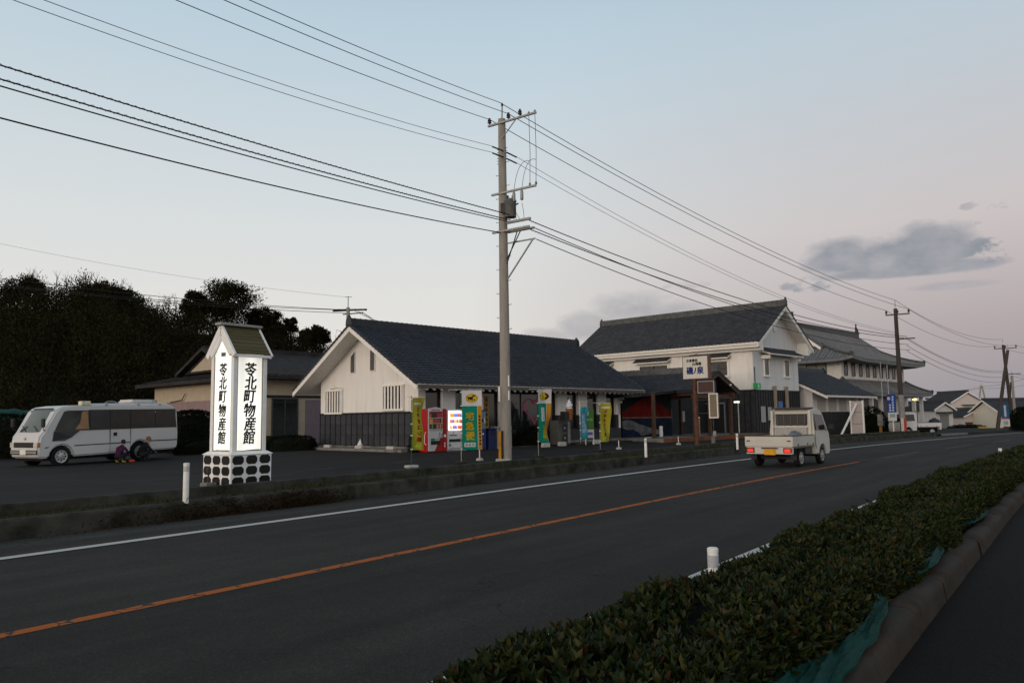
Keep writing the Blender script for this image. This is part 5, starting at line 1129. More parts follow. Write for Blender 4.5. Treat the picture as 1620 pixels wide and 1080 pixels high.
for t, lab, m_, h in ((24.12, 'dark blue recycling bin beside the blue vending machine', mat('bin_navy', (.008, .016, .07), .5, .1, 5), .88), (24.62, 'pale grey recycling bin next to the blue bin', mat('bin_grey', (.25, .25, .25), .5, .1, 5), .95), (25.12, 'pale grey recycling bin beside the utility pole foot', MATS['bin_grey'], .93)):
    o = thing('recycling_bin', lab, 'bin', W(t, -24.75, ZV), GA, 'recycling bins by the vending machines')
    MB().box(0, .44, 0, .5, -.15, h).build('body', m_, o, bevel=.03); bx('lid', m_, o, -.01, .45, -.01, .51, h + .002, h + .09, bevel=.03)
    for s in (.12, .32): MB().lathe([(.065, 0), (.06, .012)], 12).build('opening', m_plasticb, o, loc=(s, -.012, h - .12)).rotation_euler = (math.pi / 2, 0, 0)
ar = thing('arrow_board', 'small red arrow board pointing right beside the blue vending machine', 'sign', W(24.12, -25.6, 1.28), GA)
MB().prism([(0, -.06), (.42, -.06), (.42, -.12), (.62, .03), (.42, .18), (.42, .12), (0, .12)], 'y', -.02, .0).build('arrow', m_red, ar); MB().tube([(.2, .02, -1.28), (.2, .02, .1)], .02, 6).build('stake', m_dsteel, ar)

# ---------------------------------------------------------------- banners
def banner(label, p, h, w, z0, z1, build, rz, wave, polem, cross=.0, basem=m_dconc, ph=0):
    o = thing('banner_flag', label, 'banner', G(p), rz, 'banner flags along the road')
    bx('base', basem, o, -.20, .20, -.16, .16, 0, .10, bevel=.03)
    MB().tube([(0, 0, .05), (0, 0, 1.0)], .016, 8).build('pole', m_steel if basem is m_dconc else polem, o); MB().tube([(0, 0, 1.0), (0, 0, h)], .013, 8).build('pole_upper', polem, o)
    MB().tube([(-.16 - cross, 0, h - .03), (w + .06, 0, h - .03)], .008, 6).build('crossbar', m_bwhite, o)
    def surf(u, v):                        # u across from the pole, v up: 0..1
        a = wave * u * (1 + .3 * (1 - v)); x = .03 + u * w * (1 - .10 * wave * math.sin(2.2 * v + 1 + ph) ** 2) ; y = .11 * a * math.sin(5.2 * u + 4.0 * v + ph) + .05 * a * math.sin(9 * v + 3 * ph)
        return Vector((x + .03 * wave * math.sin(7 * v + ph) * u, y, z0 + (z1 - z0) * v))
    def patch(name, m, u0, u1, v0, v1, lift=0.0, par=None, nu=10, nv=16, shape=None):
        mb = MB(); g = []
        for i in range(nv + 1):
            for j in range(nu + 1):
                q = surf(u0 + (u1 - u0) * j / nu, v0 + (v1 - v0) * i / nv); mb.v.append((q.x, q.y - lift, q.z))
        k = nu + 1
        for i in range(nv):
            for j in range(nu): mb.f.append((i * k + j, i * k + j + 1, (i + 1) * k + j + 1, (i + 1) * k + j)); mb.mi.append(0)
        b = len(mb.v); mb.v += [(x, y + .002, z) for x, y, z in mb.v]; mb.f += [tuple(b + q for q in f[::-1]) for f in mb.f]; mb.mi += [0] * (len(mb.f) - len(mb.mi))
        return mb.build(name, m, par or o, smooth=True)
    def draw(s, size, m, uc, vc, mirror=False, off=.006, lead=1.0, sx=1.0, name='banner_lettering'):
        def bake(co):
            out = co.copy()
            for i, (x, y, z) in enumerate(co):
                q = surf(uc + x / w, vc + y / (z1 - z0)); out[i] = (q.x, q.y - .006 - (.001 if z > 0 else 0), q.z)
            return out
        return text(s, size, m, name, o, Matrix.Identity(4), .001, 0, 0, lead, mirror, sx, bake, off)
    build(patch, draw, surf, o)
    for v in (.02, .28, .5, .74, .97): q = surf(0, v); bx('loop', m_bwhite, o, -.02, .04, -.02, .02, q.z - .02, q.z + .02)
    return o
m_yel = mat('yellow_green_cloth', (.33, .31, .03), .8, .12, 3); m_yred = mat('banner_red_ink', (.33, .03, .015), .8); m_wcloth = mat('white_cloth', (.60, .57, .58), .8, .05, 3); m_grn = mat('teal_cloth', (.005, .22, .15), .8, .1, 3); m_org = mat('orange_cloth', (.48, .23, .02), .8, .08, 3); m_yell = mat('yolk_ink', (.58, .40, .01), .8); m_inkb = mat('black_ink', (.02, .018, .012), .8)
def b_tea(patch, draw, surf, o):
    patch('cloth', m_yel, 0, 1, 0, 1); patch('band', m_wcloth, .14, .84, .865, .905, .004); patch('small_print', mat('faint_orange', (.45, .30, .03), .8, .5, 30), .2, .8, .92, .945, .004)
    draw('ヒ\nキ\nオ\nコ\nシ\n茶', .165, m_yred, .54, .49, True, .010, 1.22, 1.05); patch('leaf_print', mat('faint_green', (.30, .38, .05), .8, .5, 12), .2, .75, .04, .11, .004)
    patch('small_print', MATS['faint_orange'], .14, .18, .62, .80, .004)
def cat(o, surf, uc, vc, sc, w, H, m):
    """emblem: black cat with tail raised, a kitten at its mouth"""
    pts = [(-1.15, .48), (-1.1, .56), (-.86, .34), (-.62, .26), (-.2, .27), (.1, .34), (.22, .52), (.30, .78), (.44, .60), (.62, .58), (.80, .80), (.86, .52), (.90, .22), (.98, .0), (.86, -.3), (.66, -.5), (.48, -.34), (.42, -.05), (.20, -.18), (.30, -.52), (.18, -.56), (.0, -.24), (-.12, -.22), (-.1, -.5), (-.22, -.52), (-.36, -.2), (-.60, -.16), (-.62, -.42), (-.84, -.56), (-.90, -.44), (-.76, -.3), (-.82, .05), (-.98, .3)]
    b = MB(); V = [surf(uc + x * sc / w, vc + y * sc / H) for x, y in pts]; V = [(q.x, q.y - .009, q.z) for q in V]
    b.add(V, [tuple(range(len(V)))]); bm = bmesh.new(); me = b.mesh('cat_emblem', m); bm.from_mesh(me); bmesh.ops.triangulate(bm, faces=bm.faces); bm.to_mesh(me); bm.free(); return link('cat_emblem', me, o)
def oval(o, surf, uc, vc, a, c, w, H, m, lift, name):
    b = MB(); V = [surf(uc, vc)] + [surf(uc + a * math.cos(t) / w, vc + c * math.sin(t) / H) for t in np.linspace(0, 2 * math.pi, 33)[:-1]]
    b.add([(q.x, q.y - lift, q.z) for q in V], [(0, 1 + i, 1 + (i + 1) % 32) for i in range(32)]); return b.build(name, m, o)
def parcel(w, H, variant):
    def b(patch, draw, surf, o):
        patch('cloth', m_wcloth, 0, 1, .735, 1); patch('cloth', m_grn, 0, .78, 0, .735); patch('cloth', m_org, .80, 1, 0, .735); patch('cloth', m_wcloth, .78, .80, 0, .735)
        oval(o, surf, .50, .868, .215, .155, w, H, m_inkb, .004, 'emblem_rim'); oval(o, surf, .50, .868, .205, .147, w, H, m_yell, .006, 'emblem_disc'); cat(o, surf, .49, .868, .165, w, H, m_inkb)
        if variant == 0:
            draw('宅\n急\n便', .31, m_yell, .40, .40, False, .016, 1.10); patch('label_strip', m_wcloth, .12, .66, .05, .12, .004); [patch('small_print', mat('grey_ink', (.25, .28, .28), .8), .17 + .16 * i, .29 + .16 * i, .065, .105, .006) for i in range(3)]
            [patch('small_print', m_inkb, .86, .94, .08 + .058 * i, .115 + .058 * i, .005, None, 2, 2) for i in range(9)]
        else:
            patch('label_strip', m_wcloth, .22, .62, .40, .66, .004); draw('ク\nー\nル', .15, mat('grey_ink', (.25, .28, .28), .8), .42, .53, False, .003, 1.0); draw('宅\n急\n便', .17, m_yell, .46, .20, False, .012, 1.05)
    return b
FZ = R(38)
banner('yellow green banner with red writing left of the red vending machine', Vector((-3.35, 25.84, 0)), 2.36, .46, .58, 2.30, b_tea, FZ, .9, mat('pole_green', (.01, .10, .06), .5), basem=m_block, ph=.4)
banner('green and white parcel banner with black cat emblem before the lit vending machine', Vector((-1.83, 27.57, 0)), 2.62, .72, .48, 2.56, parcel(.72, 2.08, 0), R(12), .28, MATS['pole_green'], .2, ph=1.2)
banner('fluttering green and white parcel banner with cat emblem right of the utility pole', Vector((.97, 30.63, 0)), 2.70, .60, .60, 2.66, parcel(.60, 2.06, 1), R(32), 1.35, MATS['pole_green'], .25, ph=2.2)
banner('yellow green banner with red writing near the porch', Vector((3.82, 34.65, 0)), 2.16, .56, .42, 2.12, b_tea, R(30), .8, MATS['pole_green'], .2, ph=3.0)
def b_blue(patch, draw, surf, o):
    patch('cloth', mat('turquoise_cloth', (.03, .22, .28), .8, .25, 5), 0, 1, 0, 1); patch('print', mat('pale_blue_print', (.16, .30, .42), .8, .5, 9), .2, .8, .2, .8, .004)
banner('turquoise banner standing beside the green leaning board', W(29.75, -24.2), 2.15, .42, .30, 1.85, b_blue, R(28), .6, m_bwhite, ph=.8)
ab = thing('green_board', 'green standing board with white foot panel under the white shop pier', 'sign', G(W(30.25, -24.3)), R(30))
bx('panel', mat('board_green', (.06, .17, .035), .6, .2, 4), ab, 0, .52, -.02, .02, .75, 1.75); bx('foot_panel', m_wcloth, ab, 0, .52, -.022, .022, .34, .745); bx('leg', m_bwhite, ab, .48, .52, -.02, .02, 0, .339); bx('leg', m_bwhite, ab, 0, .04, -.02, .02, 0, .339); bx('print', mat('board_print', (.45, .50, .42), .7, .4, 20), ab, .06, .22, -.026, -.0201, 1.45, 1.65); bx('print', mat('board_print2', (.20, .32, .14), .7, .4, 20), ab, .06, .46, -.026, -.0201, 1.18, 1.28); bx('print', mat('blue_print', (.12, .14, .4), .7, .4, 20), ab, .10, .44, -.028, -.0221, .48, .62)
# soft ice figure on its cabinet
ic = thing('cabinet', 'dark metal cabinet with two round vents against the shop front', 'cabinet', W(28.75, -24.75, .28), GA)
bx('body', mat('cabinet_grey', (.075, .075, .07), .5, .15, 5), ic, 0, .95, 0, .55, 0, 1.18, bevel=.015); bx('side_strip', m_steel, ic, .72, .90, -.008, -.001, .1, 1.1)
for z in (.32, .80): v = bx('vent_panel', m_black, ic, .30, .66, -.012, -.001, z - .18, z + .2); MB().lathe([(.06, 0), (.05, .02), (.01, .025)], 14).build('knob', m_steel, v, loc=(.48, -.012, z)).rotation_euler = (math.pi / 2, 0, 0)
sc = thing('ice_cream_figure', 'big plastic ice cream cone with white swirl standing on the dark cabinet', 'figure', W(29.25, -24.45, 1.46), GA)
MB().lathe([(.10, 0), (.12, .05), (.17, .50), (.185, .52), (.185, .56)], 20).build('cone', mat('cone_brown', (.32, .11, .03), .6, .15, 20), sc, smooth=True)
sw = MB(); sw.tube([(.14 * math.cos(a) * (1 - i / 60), .14 * math.sin(a) * (1 - i / 60), .60 + .42 * i / 48) for i, a in enumerate(np.linspace(0, 6 * math.pi, 49))], [.085 * (1 - i / 62) for i in range(49)], 8); sw.lathe([(.14, .55), (.12, .75), (.05, .95)], 14); sw.build('swirl', mat('swirl_white', (.62, .64, .68), .4), sc, smooth=True)
bx('pedestal', m_plasticb, sc, -.45, -.14, -.1, .2, 0, .42)

# ---------------------------------------------------------------- restaurant sign on its post
rs = thing('restaurant_sign', 'square white restaurant sign with blue writing on a brown post before the porch', 'sign', W(31.7, -18.95), GA)
RZ = float(zlot(*W(31.7, -18.95).xy))
MB().tube([(0, 0, -.1), (0, 0, 3.4)], .11, 12).build('post', mat('rust_brown_post', (.085, .035, .022), .6, .3, 6, dark=(.16, .07, .04), dscale=4), rs)
bx('board', mat('board_brown', (.16, .085, .06), .6), rs, -.13, .13, -.80, .55, 3.25, 4.33, bevel=.01)
fc = bx('board_face', mat('sign_cream', (.62, .60, .55), .5, .03, 3), rs, -.142, -.131, -.76, .51, 3.29, 4.29)
# face looks to -x; reading direction runs along -y
for s, sz, yy, zz, mm, of in (('お食事処', .15, .02, 4.12, m_inkb, .006), ('山海庵', .16, -.22, 3.96, m_inkb, .006), ('磯ﾉ泉', .36, -.12, 3.66, mat('navy_ink', (.015, .03, .14), .7), .014)):
    text(s, sz, mm, 'sign_lettering', rs, face_mtx((-.146, yy, zz), (-1, 0, 0)), .002, 0, bold=of)
lb = bx('message_board', m_plasticb, rs, -.10, .10, -1.03, -.22, 2.62, 3.14); f = MB()
f.box(-.125, -.101, -1.05, -.20, 3.12, 3.16).box(-.125, -.101, -1.05, -.20, 2.60, 2.64).box(-.124, -.102, -1.05, -1.01, 2.64, 3.12).box(-.124, -.102, -.24, -.20, 2.64, 3.12); f.build('message_frame', m_steel, lb); bx('message_screen', mat('led_brown', (.07, .035, .035), .4, .4, 30), lb, -.106, -.1005, -1.0, -.25, 2.65, 3.11)
tp = bx('tall_panel', mat('slatted_tan', (.20, .155, .11), .6, .25, 5, stretch=(1, 1, 14)), rs, -.06, .06, -1.16, -.74, 1.50, 2.56); f = MB()
f.box(-.085, -.061, -1.18, -.72, 2.54, 2.59).box(-.085, -.061, -1.18, -.72, 1.47, 1.52).box(-.084, -.062, -1.18, -1.13, 1.52, 2.54).box(-.084, -.062, -.77, -.72, 1.52, 2.54); f.build('panel_frame', m_bwhite, tp)
for z in (3.0, 2.75, 2.3, 1.7): MB().tube([(0, 0, z), (0, -.75 if z < 2.6 else -.25, z)], .02, 6).build('bracket', m_dsteel, rs)
MB().tube([(0, -.05, 4.33), (0, -.05, 4.40), (0, -.2, 4.42)], .015, 6).build('top_lamp', m_dsteel, rs)
# propped panel seen from behind
pp = thing('propped_panel', 'tall pale panel signboard seen from behind, propped with a white strut', 'sign', G(W(50.3, -18.9)), GA)
for i in range(3): bx('board', mat('panel_back', (.40, .35, .34), .7, .08, 5), pp, -.02, .02, -.62, .08, .25 + i * .72, .95 + i * .72)
for y in (-.65, .11): bx('post', m_bwhite, pp, -.05, .05, y - .04, y + .04, -.1, 2.42)
MB().beam((-.06, -.3, 2.25), (-1.5, .3, .1), .09, .09).build('strut', m_bwhite, pp); bx('strut_foot', m_block, pp, -1.7, -1.35, .1, .5, -.05, .14)

# ---------------------------------------------------------------- bollards and little posts
def bollard(label, p, h, r, group='white bollards along the road'):
    o = thing('bollard', label, 'bollard', p, 0, group)
    MB().lathe([(r, 0), (r, h - .015), (r * .9, h)], 18).build('post', m_bwhite, o, smooth=True)
    MB().lathe([(r + .002, h - .14), (r + .0025, h - .05)], 18).build('reflector_band', m_refl, o, smooth=True); MB().lathe([(r * 1.06, h - .03), (r * 1.06, h - .004), (r * .8, h + .004)], 18).build('cap', m_bwhite, o, smooth=True); return o
zb = lambda y: float(zdip(y))
bollard('white bollard on the far kerb in front of the lit sign tower', (-5.53, 13.33, .24), .68, .048)
bollard('white bollard on the far kerb in front of the porch floor', (4.42, 26.32, .24), .62, .045)
bollard('white bollard on the far kerb just behind the driving truck', (8.90, 31.3, .24), .62, .045)
bollard('white bollard standing in the clipped hedge in the foreground', (1.50, 6.05, .13), .47, .040)
bollard('small far white bollard rising from the hedge near the right edge', (13.18, 21.35, .13), .47, .044)
for (x, y), lab, h in (((4.85, 36.27), 'thin short white stake on the lot between yellow banner and bollard', .40), ((8.47, 40.4), 'thin short white stake on the lot left of the restaurant sign post', .42), ((-1.25, 29.0), 'thin short white stake in a concrete foot left of the utility pole', .42)):
    o = thing('stake', lab, 'stake', G(Vector((x, y, 0))), 0, 'short white stakes on the lot'); MB().tube([(0, 0, .06), (0, 0, h)], .022, 8).build('rod', m_bwhite, o); MB().lathe([(.14, 0), (.12, .08), (.03, .10)], 10).build('foot', m_block, o)
mk = thing('marker_post', 'short grey and brown marker post left of the driving truck', 'post', G(W(33.6, -19.2)), GA); bx('post', m_conc, mk, -.07, .07, -.07, .07, 0, .62, bevel=.01); bx('plate', m_block, mk, -.14, .14, -.075, -.09, .62, .85)

# ---------------------------------------------------------------- utility poles and their lines
QV = Vector((math.sin(R(53.5)), -math.cos(R(53.5)), 0)); DV = Vector((math.cos(R(53.5)), math.sin(R(53.5)), 0))
def insul(root, p, m=m_ceram, s=1.0):
    MB().lathe([(.02, 0), (.02, .06), (.075, .07), (.08, .10), (.05, .13), (.075, .15), (.07, .19), (.04, .22), (.045, .26)], 10, (0, 0, 0)).build('insulator', m, root, loc=p, smooth=True).scale = (s,) * 3
PB = Vector((-.27, 28.6, 0))
up_ = thing('utility_pole', 'tall concrete utility pole with transformer standing behind the kerb in the centre', 'utility pole', PB, 0, 'utility poles')
MB().tube([(0, 0, -.3), (0, 0, 4), (0, 0, 9), (0, 0, 12.85)], [.205, .185, .16, .14], 20).build('shaft', m_pole, up_, smooth=True)
bx('foot_block', m_block, up_, -.38, .14, -.32, .2, -.05, .14, bevel=.02)
MB().box(-.27, -.17, -.20, -.12, .1, 1.15).build('guard', mat('yellow_guard', (.50, .22, .01), .5, .2, 7), up_); MB().box(-.168, -.10, -.22, -.14, .1, 1.15).build('guard', m_plasticb, up_)
bx('pole_plate', m_bwhite, up_, -.26, -.185, -.16, -.1, 2.2, 2.75); bx('pole_plate', m_bwhite, up_, .10, .15, -.19, -.165, 2.75, 3.15); bx('pole_plate', m_bwhite, up_, .10, .15, -.19, -.165, 2.25, 2.6)
for z in (1.9, 3.3, 4.6, 5.9, 6.5, 7.3, 8.0, 9.5, 10.6): MB().lathe([(.19 - z * .0042, -.02), (.195 - z * .0042, -.018), (.195 - z * .0042, .018), (.19 - z * .0042, .02)], 18, (0, 0, z)).build('band', m_dsteel, up_)
for i in range(20):
    z = 2.6 + i * .45; s = 1 if i % 2 else -1; r0 = .19 - z * .0045; MB().tube([DV * -.0 + QV * s * r0 + Vector((0, 0, z)), QV * s * (r0 + .16) + Vector((0, 0, z)), QV * s * (r0 + .16) + Vector((0, 0, z + .04))], .010, 5).build('step_bolt', m_dsteel, up_)
def arm(root, z, q0, q1, w=.075, m=m_steel, off=.14): MB().beam(QV * q0 - DV * off + Vector((0, 0, z)), QV * q1 - DV * off + Vector((0, 0, z)), w, w).build('crossarm', m, root, bevel=.006)
arm(up_, 12.66, -.55, 1.68); arm(up_, 9.95, -.42, 1.62); arm(up_, 8.50, -.40, 1.30); arm(up_, 8.50, .12, 1.32, off=-.14); arm(up_, 8.05, .1, 1.45, .05, off=0); arm(up_, 8.78, .30, 1.35, .09)
for q in (-.48, .42, .95): insul(up_, QV * q - DV * .14 + Vector((0, 0, 12.70)))
MB().tube([(0, 0, 12.7), (.02, 0, 13.42)], .03, 8).build('top_pin', m_steel, up_); insul(up_, (.02, 0, 13.33), s=.6)
for q in (1.35, 1.62): insul(up_, QV * q - DV * .14 + Vector((0, 0, 12.62)), m_steel, .6); insul(up_, QV * q - DV * .14 + Vector((0, 0, 9.95)), m_steel, .6)
MB().beam(QV * .75 - DV * .14 + Vector((0, 0, 12.62)), Vector((.0, -.15, 12.05)), .03, .03).build('arm_brace', m_steel, up_)
MB().beam(QV * 1.35 + Vector((0, 0, 8.05)), QV * .16 + Vector((0, 0, 6.7)), .045, .045).build('arm_brace', m_steel, up_); MB().beam(QV * .9 - DV * .14 + Vector((0, 0, 8.40)), QV * .12 + Vector((0, 0, 7.4)), .03, .03).build('arm_brace', m_dsteel, up_); MB().beam(QV * .75 - DV * .14 + Vector((0, 0, 8.40)), QV * .12 + Vector((0, 0, 7.2)), .03, .03).build('arm_brace', m_dsteel, up_)
tr = thing('transformer', 'grey can transformer hanging on the central utility pole below the second crossarm', 'transformer', PB + QV * .42 - DV * .1 + Vector((0, 0, 8.95)), 0)
MB().lathe([(.05, 0), (.20, .02), (.215, .06), (.215, .58), (.23, .60), (.23, .66), (.15, .72), (.05, .74)], 18).build('can', mat('transformer_grey', (.12, .12, .115), .5, .15, 6), tr, smooth=True); bx('hanger', m_dsteel, tr, -.36, -.18, -.06, .06, .2, .55)
for a in (-.09, .09): MB().lathe([(.03, 0), (.045, .03), (.03, .06), (.045, .09), (.025, .14)], 8).build('bushing', m_ceram, tr, loc=(a, 0, .72))
MB().tube([(.2, 0, .5), (.3, 0, .55)], .03, 6).build('cable_gland', m_dsteel, tr)
for q in (.62, .98): MB().lathe([(.045, 0), (.06, .03), (.06, .30), (.04, .36), (.02, .45)], 10).build('cutout_fuse', m_steel, up_, loc=QV * q - DV * .14 + Vector((0, 0, 9.52)), smooth=True)
for q0, q1 in ((1.35, 1.35), (1.62, 1.62)): MB().tube([QV * q0 - DV * .14 + Vector((0, 0, 12.6)), QV * (q0 + .015) - DV * .12 + Vector((0, 0, 11.2)), QV * q1 - DV * .14 + Vector((0, 0, 10.1))], .010, 5).build('drop_wire', m_wire, up_)
def loop_w(pts, r=.009): 
    P = [Vector(p) for p in pts]; out_ = []
    for i in range(17):
        t = i / 16; q = [p.copy() for p in P]
        while len(q) > 1: q = [q[j] * (1 - t) + q[j + 1] * t for j in range(len(q) - 1)]
        out_.append(q[0])
    return MB().tube(out_, r, 5)
for q0, q1 in ((.62, 1.35), (.98, 1.62)): loop_w([QV * q0 - DV * .14 + Vector((0, 0, 9.85)), QV * (q0 + .1) - DV * .1 + Vector((0, 0, 11.1)), QV * (q1 - .1) - DV * .14 + Vector((0, 0, 11.0)), QV * q1 - DV * .14 + Vector((0, 0, 10.9))]).build('drop_wire', m_wire, up_)
for q in (.62, .98): loop_w([QV * q - DV * .14 + Vector((0, 0, 9.42)), QV * (q + .2) - DV * .1 + Vector((0, 0, 8.4)), QV * (q - .1) - DV * .1 + Vector((0, 0, 8.6)), QV * .5 - DV * .1 + Vector((0, 0, 9.5))]).build('drop_wire', m_wire, up_)
for z in (11.33, 11.57): 
    for s in (-1, 1): MB().tube([DV * s * .12 + QV * .12 + Vector((0, 0, z)), DV * s * .75 + QV * .12 + Vector((0, 0, z - .02))], .028, 6).build('dead_end_clamp', m_plasticb, up_)
for i in range(6): MB().tube([QV * -.24 + Vector((0, 0, 11.15 + i * .11)), QV * .24 + Vector((0, 0, 11.15 + i * .11))], .012, 5).build('rack_bar', m_dsteel, up_)

P0 = Vector((-22.7, -1.8, 0)); p2 = at(1429, 690, 58); P2 = Vector((p2.x, p2.y, zb(p2.y))); p3 = at(1603, 676, 88); P3 = Vector((p3.x, p3.y, zb(p3.y)))
P4 = P3 + Vector((30, 24, -.2))
m_wood = mat('brown_pole', (.060, .051, .045), .8, .2, 3, stretch=(4, 4, .5))
def pole(name, label, base, h, r0, r1, mm, arms, lean=(0, 0)):
    o = thing(name, label, 'utility pole', base, 0, 'utility poles'); lx, ly = lean
    MB().tube([(0, 0, -.3), (lx * .5, ly * .5, h / 2), (lx, ly, h)], [r0, (r0 + r1) / 2, r1], 12).build('shaft', mm, o, smooth=True)
    for z, q0, q1, n in arms:
        MB().beam(QV * q0 + Vector((lx, ly, z)), QV * q1 + Vector((lx, ly, z)), .09, .09).build('crossarm', m_dsteel, o)
        for i in range(n): insul(o, QV * (q0 + (q1 - q0) * (i + .08) / max(1, n - .84)) + Vector((lx, ly, z + .04)), s=1.15)
    MB().tube([(lx, ly, h - .05), (lx, ly, h + .65)], .035, 6).build('top_pin', m_steel, o); return o
H2 = 9.45
o2 = pole('roadside_pole', 'slim utility pole with blue banner at the right beside the parked truck', P2, H2, .19, .13, m_wood, [(H2 - .45, -.7, .95, 3), (H2 - 2.3, -.1, 1.2, 0)])
bx('marker_sleeve', mat('red_white_sleeve', (.55, .50, .45), .6), o2, -.20, .0, -.215, -.13, .1, 1.3); bx('marker_sleeve', mat('red_sleeve', (.35, .05, .02), .6), o2, .0, .20, -.215, -.13, .1, 1.3)
MB().lathe([(.215, 1.3), (.215, 3.0)], 14).build('pole_wrap', mat('grey_wrap', (.26, .24, .23), .8), o2, smooth=True)
o3 = pole('roadside_pole', 'utility pole with crossarm at the far right edge leaning towards its stay pole', P3, 9.6, .20, .14, m_wood, [(9.2, -.9, 1.3, 3), (6.3, -.3, 1.5, 0)], (-.45, 0))
p = at(1577, 682, 80); pole('stay_pole', 'plain brown stay pole leaning against the far right utility pole', Vector((p.x, p.y, zb(p.y))), 8.3, .19, .14, m_wood, [], (2.5, 1.2))
p = at(1607, 674, 96); pole('far_pole', 'grey concrete pole just behind the far right utility pole', Vector((p.x, p.y, zb(p.y))), 6.6, .17, .13, m_pole, [])
p = at(1595, 674, 92); pole('leaning_post', 'short thin post leaning between the two right edge poles', Vector((p.x, p.y, zb(p.y))), 5.6, .12, .09, m_wood, [], (.7, 0))
p = at(1556, 660, 170); ap = thing('twin_pole', 'pair of slim poles like a letter A above the far gabled house', 'utility pole', (p.x, p.y, zb(p.y)), 0)
for s in (-1, 1): MB().tube([(s * 1.6, 0, 0), (s * .1, 0, 8.6)], .17, 8).build('shaft', m_pole, ap)
MB().tube([(0, 0, 8.4), (0, 0, 9.4)], .05, 6).build('top_pin', m_steel, ap)
# pole behind the shop roof
p = at(550, 600, 62); PL = Vector((p.x, p.y, .2))
ol = thing('rear_utility_pole', 'dark utility pole rising behind the left end of the shop ridge', 'utility pole', PL, 0, 'utility poles')
MB().tube([(0, 0, -.3), (0, 0, 10.4)], [.19, .14], 12).build('shaft', m_pole, ol, smooth=True); MB().tube([(0, 0, 10.3), (0, 0, 11.3)], .03, 6).build('top_pin', m_dsteel, ol); MB().tube([(-.25, 0, 11.25), (.3, 0, 11.25)], .02, 5).build('pin_arm', m_dsteel, ol)
MB().beam((-1.3, .3, 10.15), (1.3, -.3, 10.15), .09, .09).build('crossarm', m_dsteel, ol); MB().beam((-.5, .4, 9.9), (1.25, -.4, 9.9), .08, .08).build('crossarm', m_dsteel, ol)
for x in (-.9, -.4, .35, .8, 1.2): MB().tube([(x - .3, 0, 10.22), (x + .3, 0, 10.2)], [.05, .09], 8).build('insulator', m_ceram, ol)
bx('switch_box', m_dsteel, ol, -.55, .0, -.2, .2, 7.9, 8.4); MB().tube([(-.3, 0, 8.4), (-.9, 0, 8.6), (-1.0, 0, 8.0), (-.4, 0, 7.9)], .02, 5).build('loop_cable', m_wire, ol)

def cable(label, a, b, sag, r=.014, m=None, name='power_cable', twist=0):
    pts = [];n = 40
    for i in range(n + 1):
        t = i / n; p = Vector(a).lerp(Vector(b), t); p.z -= sag * 4 * t * (1 - t); pts.append(p)
    o = MB().tube(pts, r, 5, False).build(name, m or m_wire); tag(o, label, 'cable', 'overhead cables')
    if twist:                                     # lashing wire wound along the cable
        w = []; L = (Vector(b) - Vector(a)).length; k = int(L / .18)
        for i in range(k * 4): 
            t = i / (k * 4 - 1); p = Vector(a).lerp(Vector(b), t); p.z -= sag * 4 * t * (1 - t); an = 2 * math.pi * i / 4; w.append(p + Vector((0, math.cos(an), math.sin(an))) * (r + twist))
        MB().tube(w, .006, 3, False).build('lashing_wire', m_wire, o)
    return o
A = lambda P_, q, z, d=0: P_ + QV * q + DV * d + Vector((0, 0, z))
LHV = [(-.48, 12.92, 'lowest'), (.02, 13.46, 'topmost'), (.42, 12.92, 'middle')]
for q, z, nm in LHV: cable('%s of the three black power lines from the central pole to the upper left' % nm, A(PB, q, z, -.14), A(P0, q, z), .92, .012)
for i, z in enumerate((11.33, 11.57)): cable('%s of two thin grey lines left of the central pole under the power lines' % ('lower' if i == 0 else 'upper'), A(PB, .12, z, -.75), A(P0, .1, z - .05), 1.12, .009, m_wireg)
for i, (q, z, tw, nm) in enumerate(((.5, 9.04, .012, 'highest lashed cable of the low bundle left of the central pole'), (.45, 8.86, .014, 'middle lashed cable of the low bundle left of the central pole'), (.35, 8.82, 0, 'lowest plain cable of the low bundle left of the central pole'), (.0, 8.46, 0, 'single thick black cable below the bundle left of the central pole'))):
    cable(nm, A(PB, q, z, -.14), A(P0, q, z), (.44, .52, .58, .74)[i], .017 if i != 3 else .019, None, 'communication_cable', tw)
for (q, z, nm), (q2, z2) in zip(LHV, ((-.62, H2 - .1), (0, H2 + .65), (.85, H2 - .1))): cable('%s of the three black power lines between the central pole and the blue banner pole' % nm, A(PB, q, z, -.14), A(P2, q2, z2), .75, .014)
for i, z in enumerate((11.33, 11.57)): cable('%s of two thin grey lines right of the central pole' % ('lower' if i == 0 else 'upper'), A(PB, .12, z, .75), A(P2, 0, H2 - 1.9 + i * .1), 1.0, .009, m_wireg)
for i, (q, z, z2, tw, nm) in enumerate(((1.1, 8.80, H2 - 2.15, .012, 'highest lashed cable right of the central pole'), (.8, 8.62, H2 - 2.25, .014, 'second lashed cable right of the central pole'), (1.25, 8.52, H2 - 2.75, 0, 'third plain cable right of the central pole'), (1.4, 8.05, H2 - 3.15, 0, 'lowest thick cable right of the central pole'))):
    cable(nm, A(PB, q, z, .14), A(P2, q * .6, z2), .75 + .05 * i, .017, None, 'communication_cable', tw)
L3 = Vector((-.45, 0, 0))
for (nm, q2, z2, q3, z3) in (('lowest', -.62, H2 - .1, -.8, 9.5), ('topmost', 0, H2 + .65, 0, 10.25), ('middle', .85, H2 - .1, 1.2, 9.5)): cable('%s power line between the blue banner pole and the far right pole' % nm, A(P2, q2, z2), A(P3 + L3, q3, z3), .9, .014)
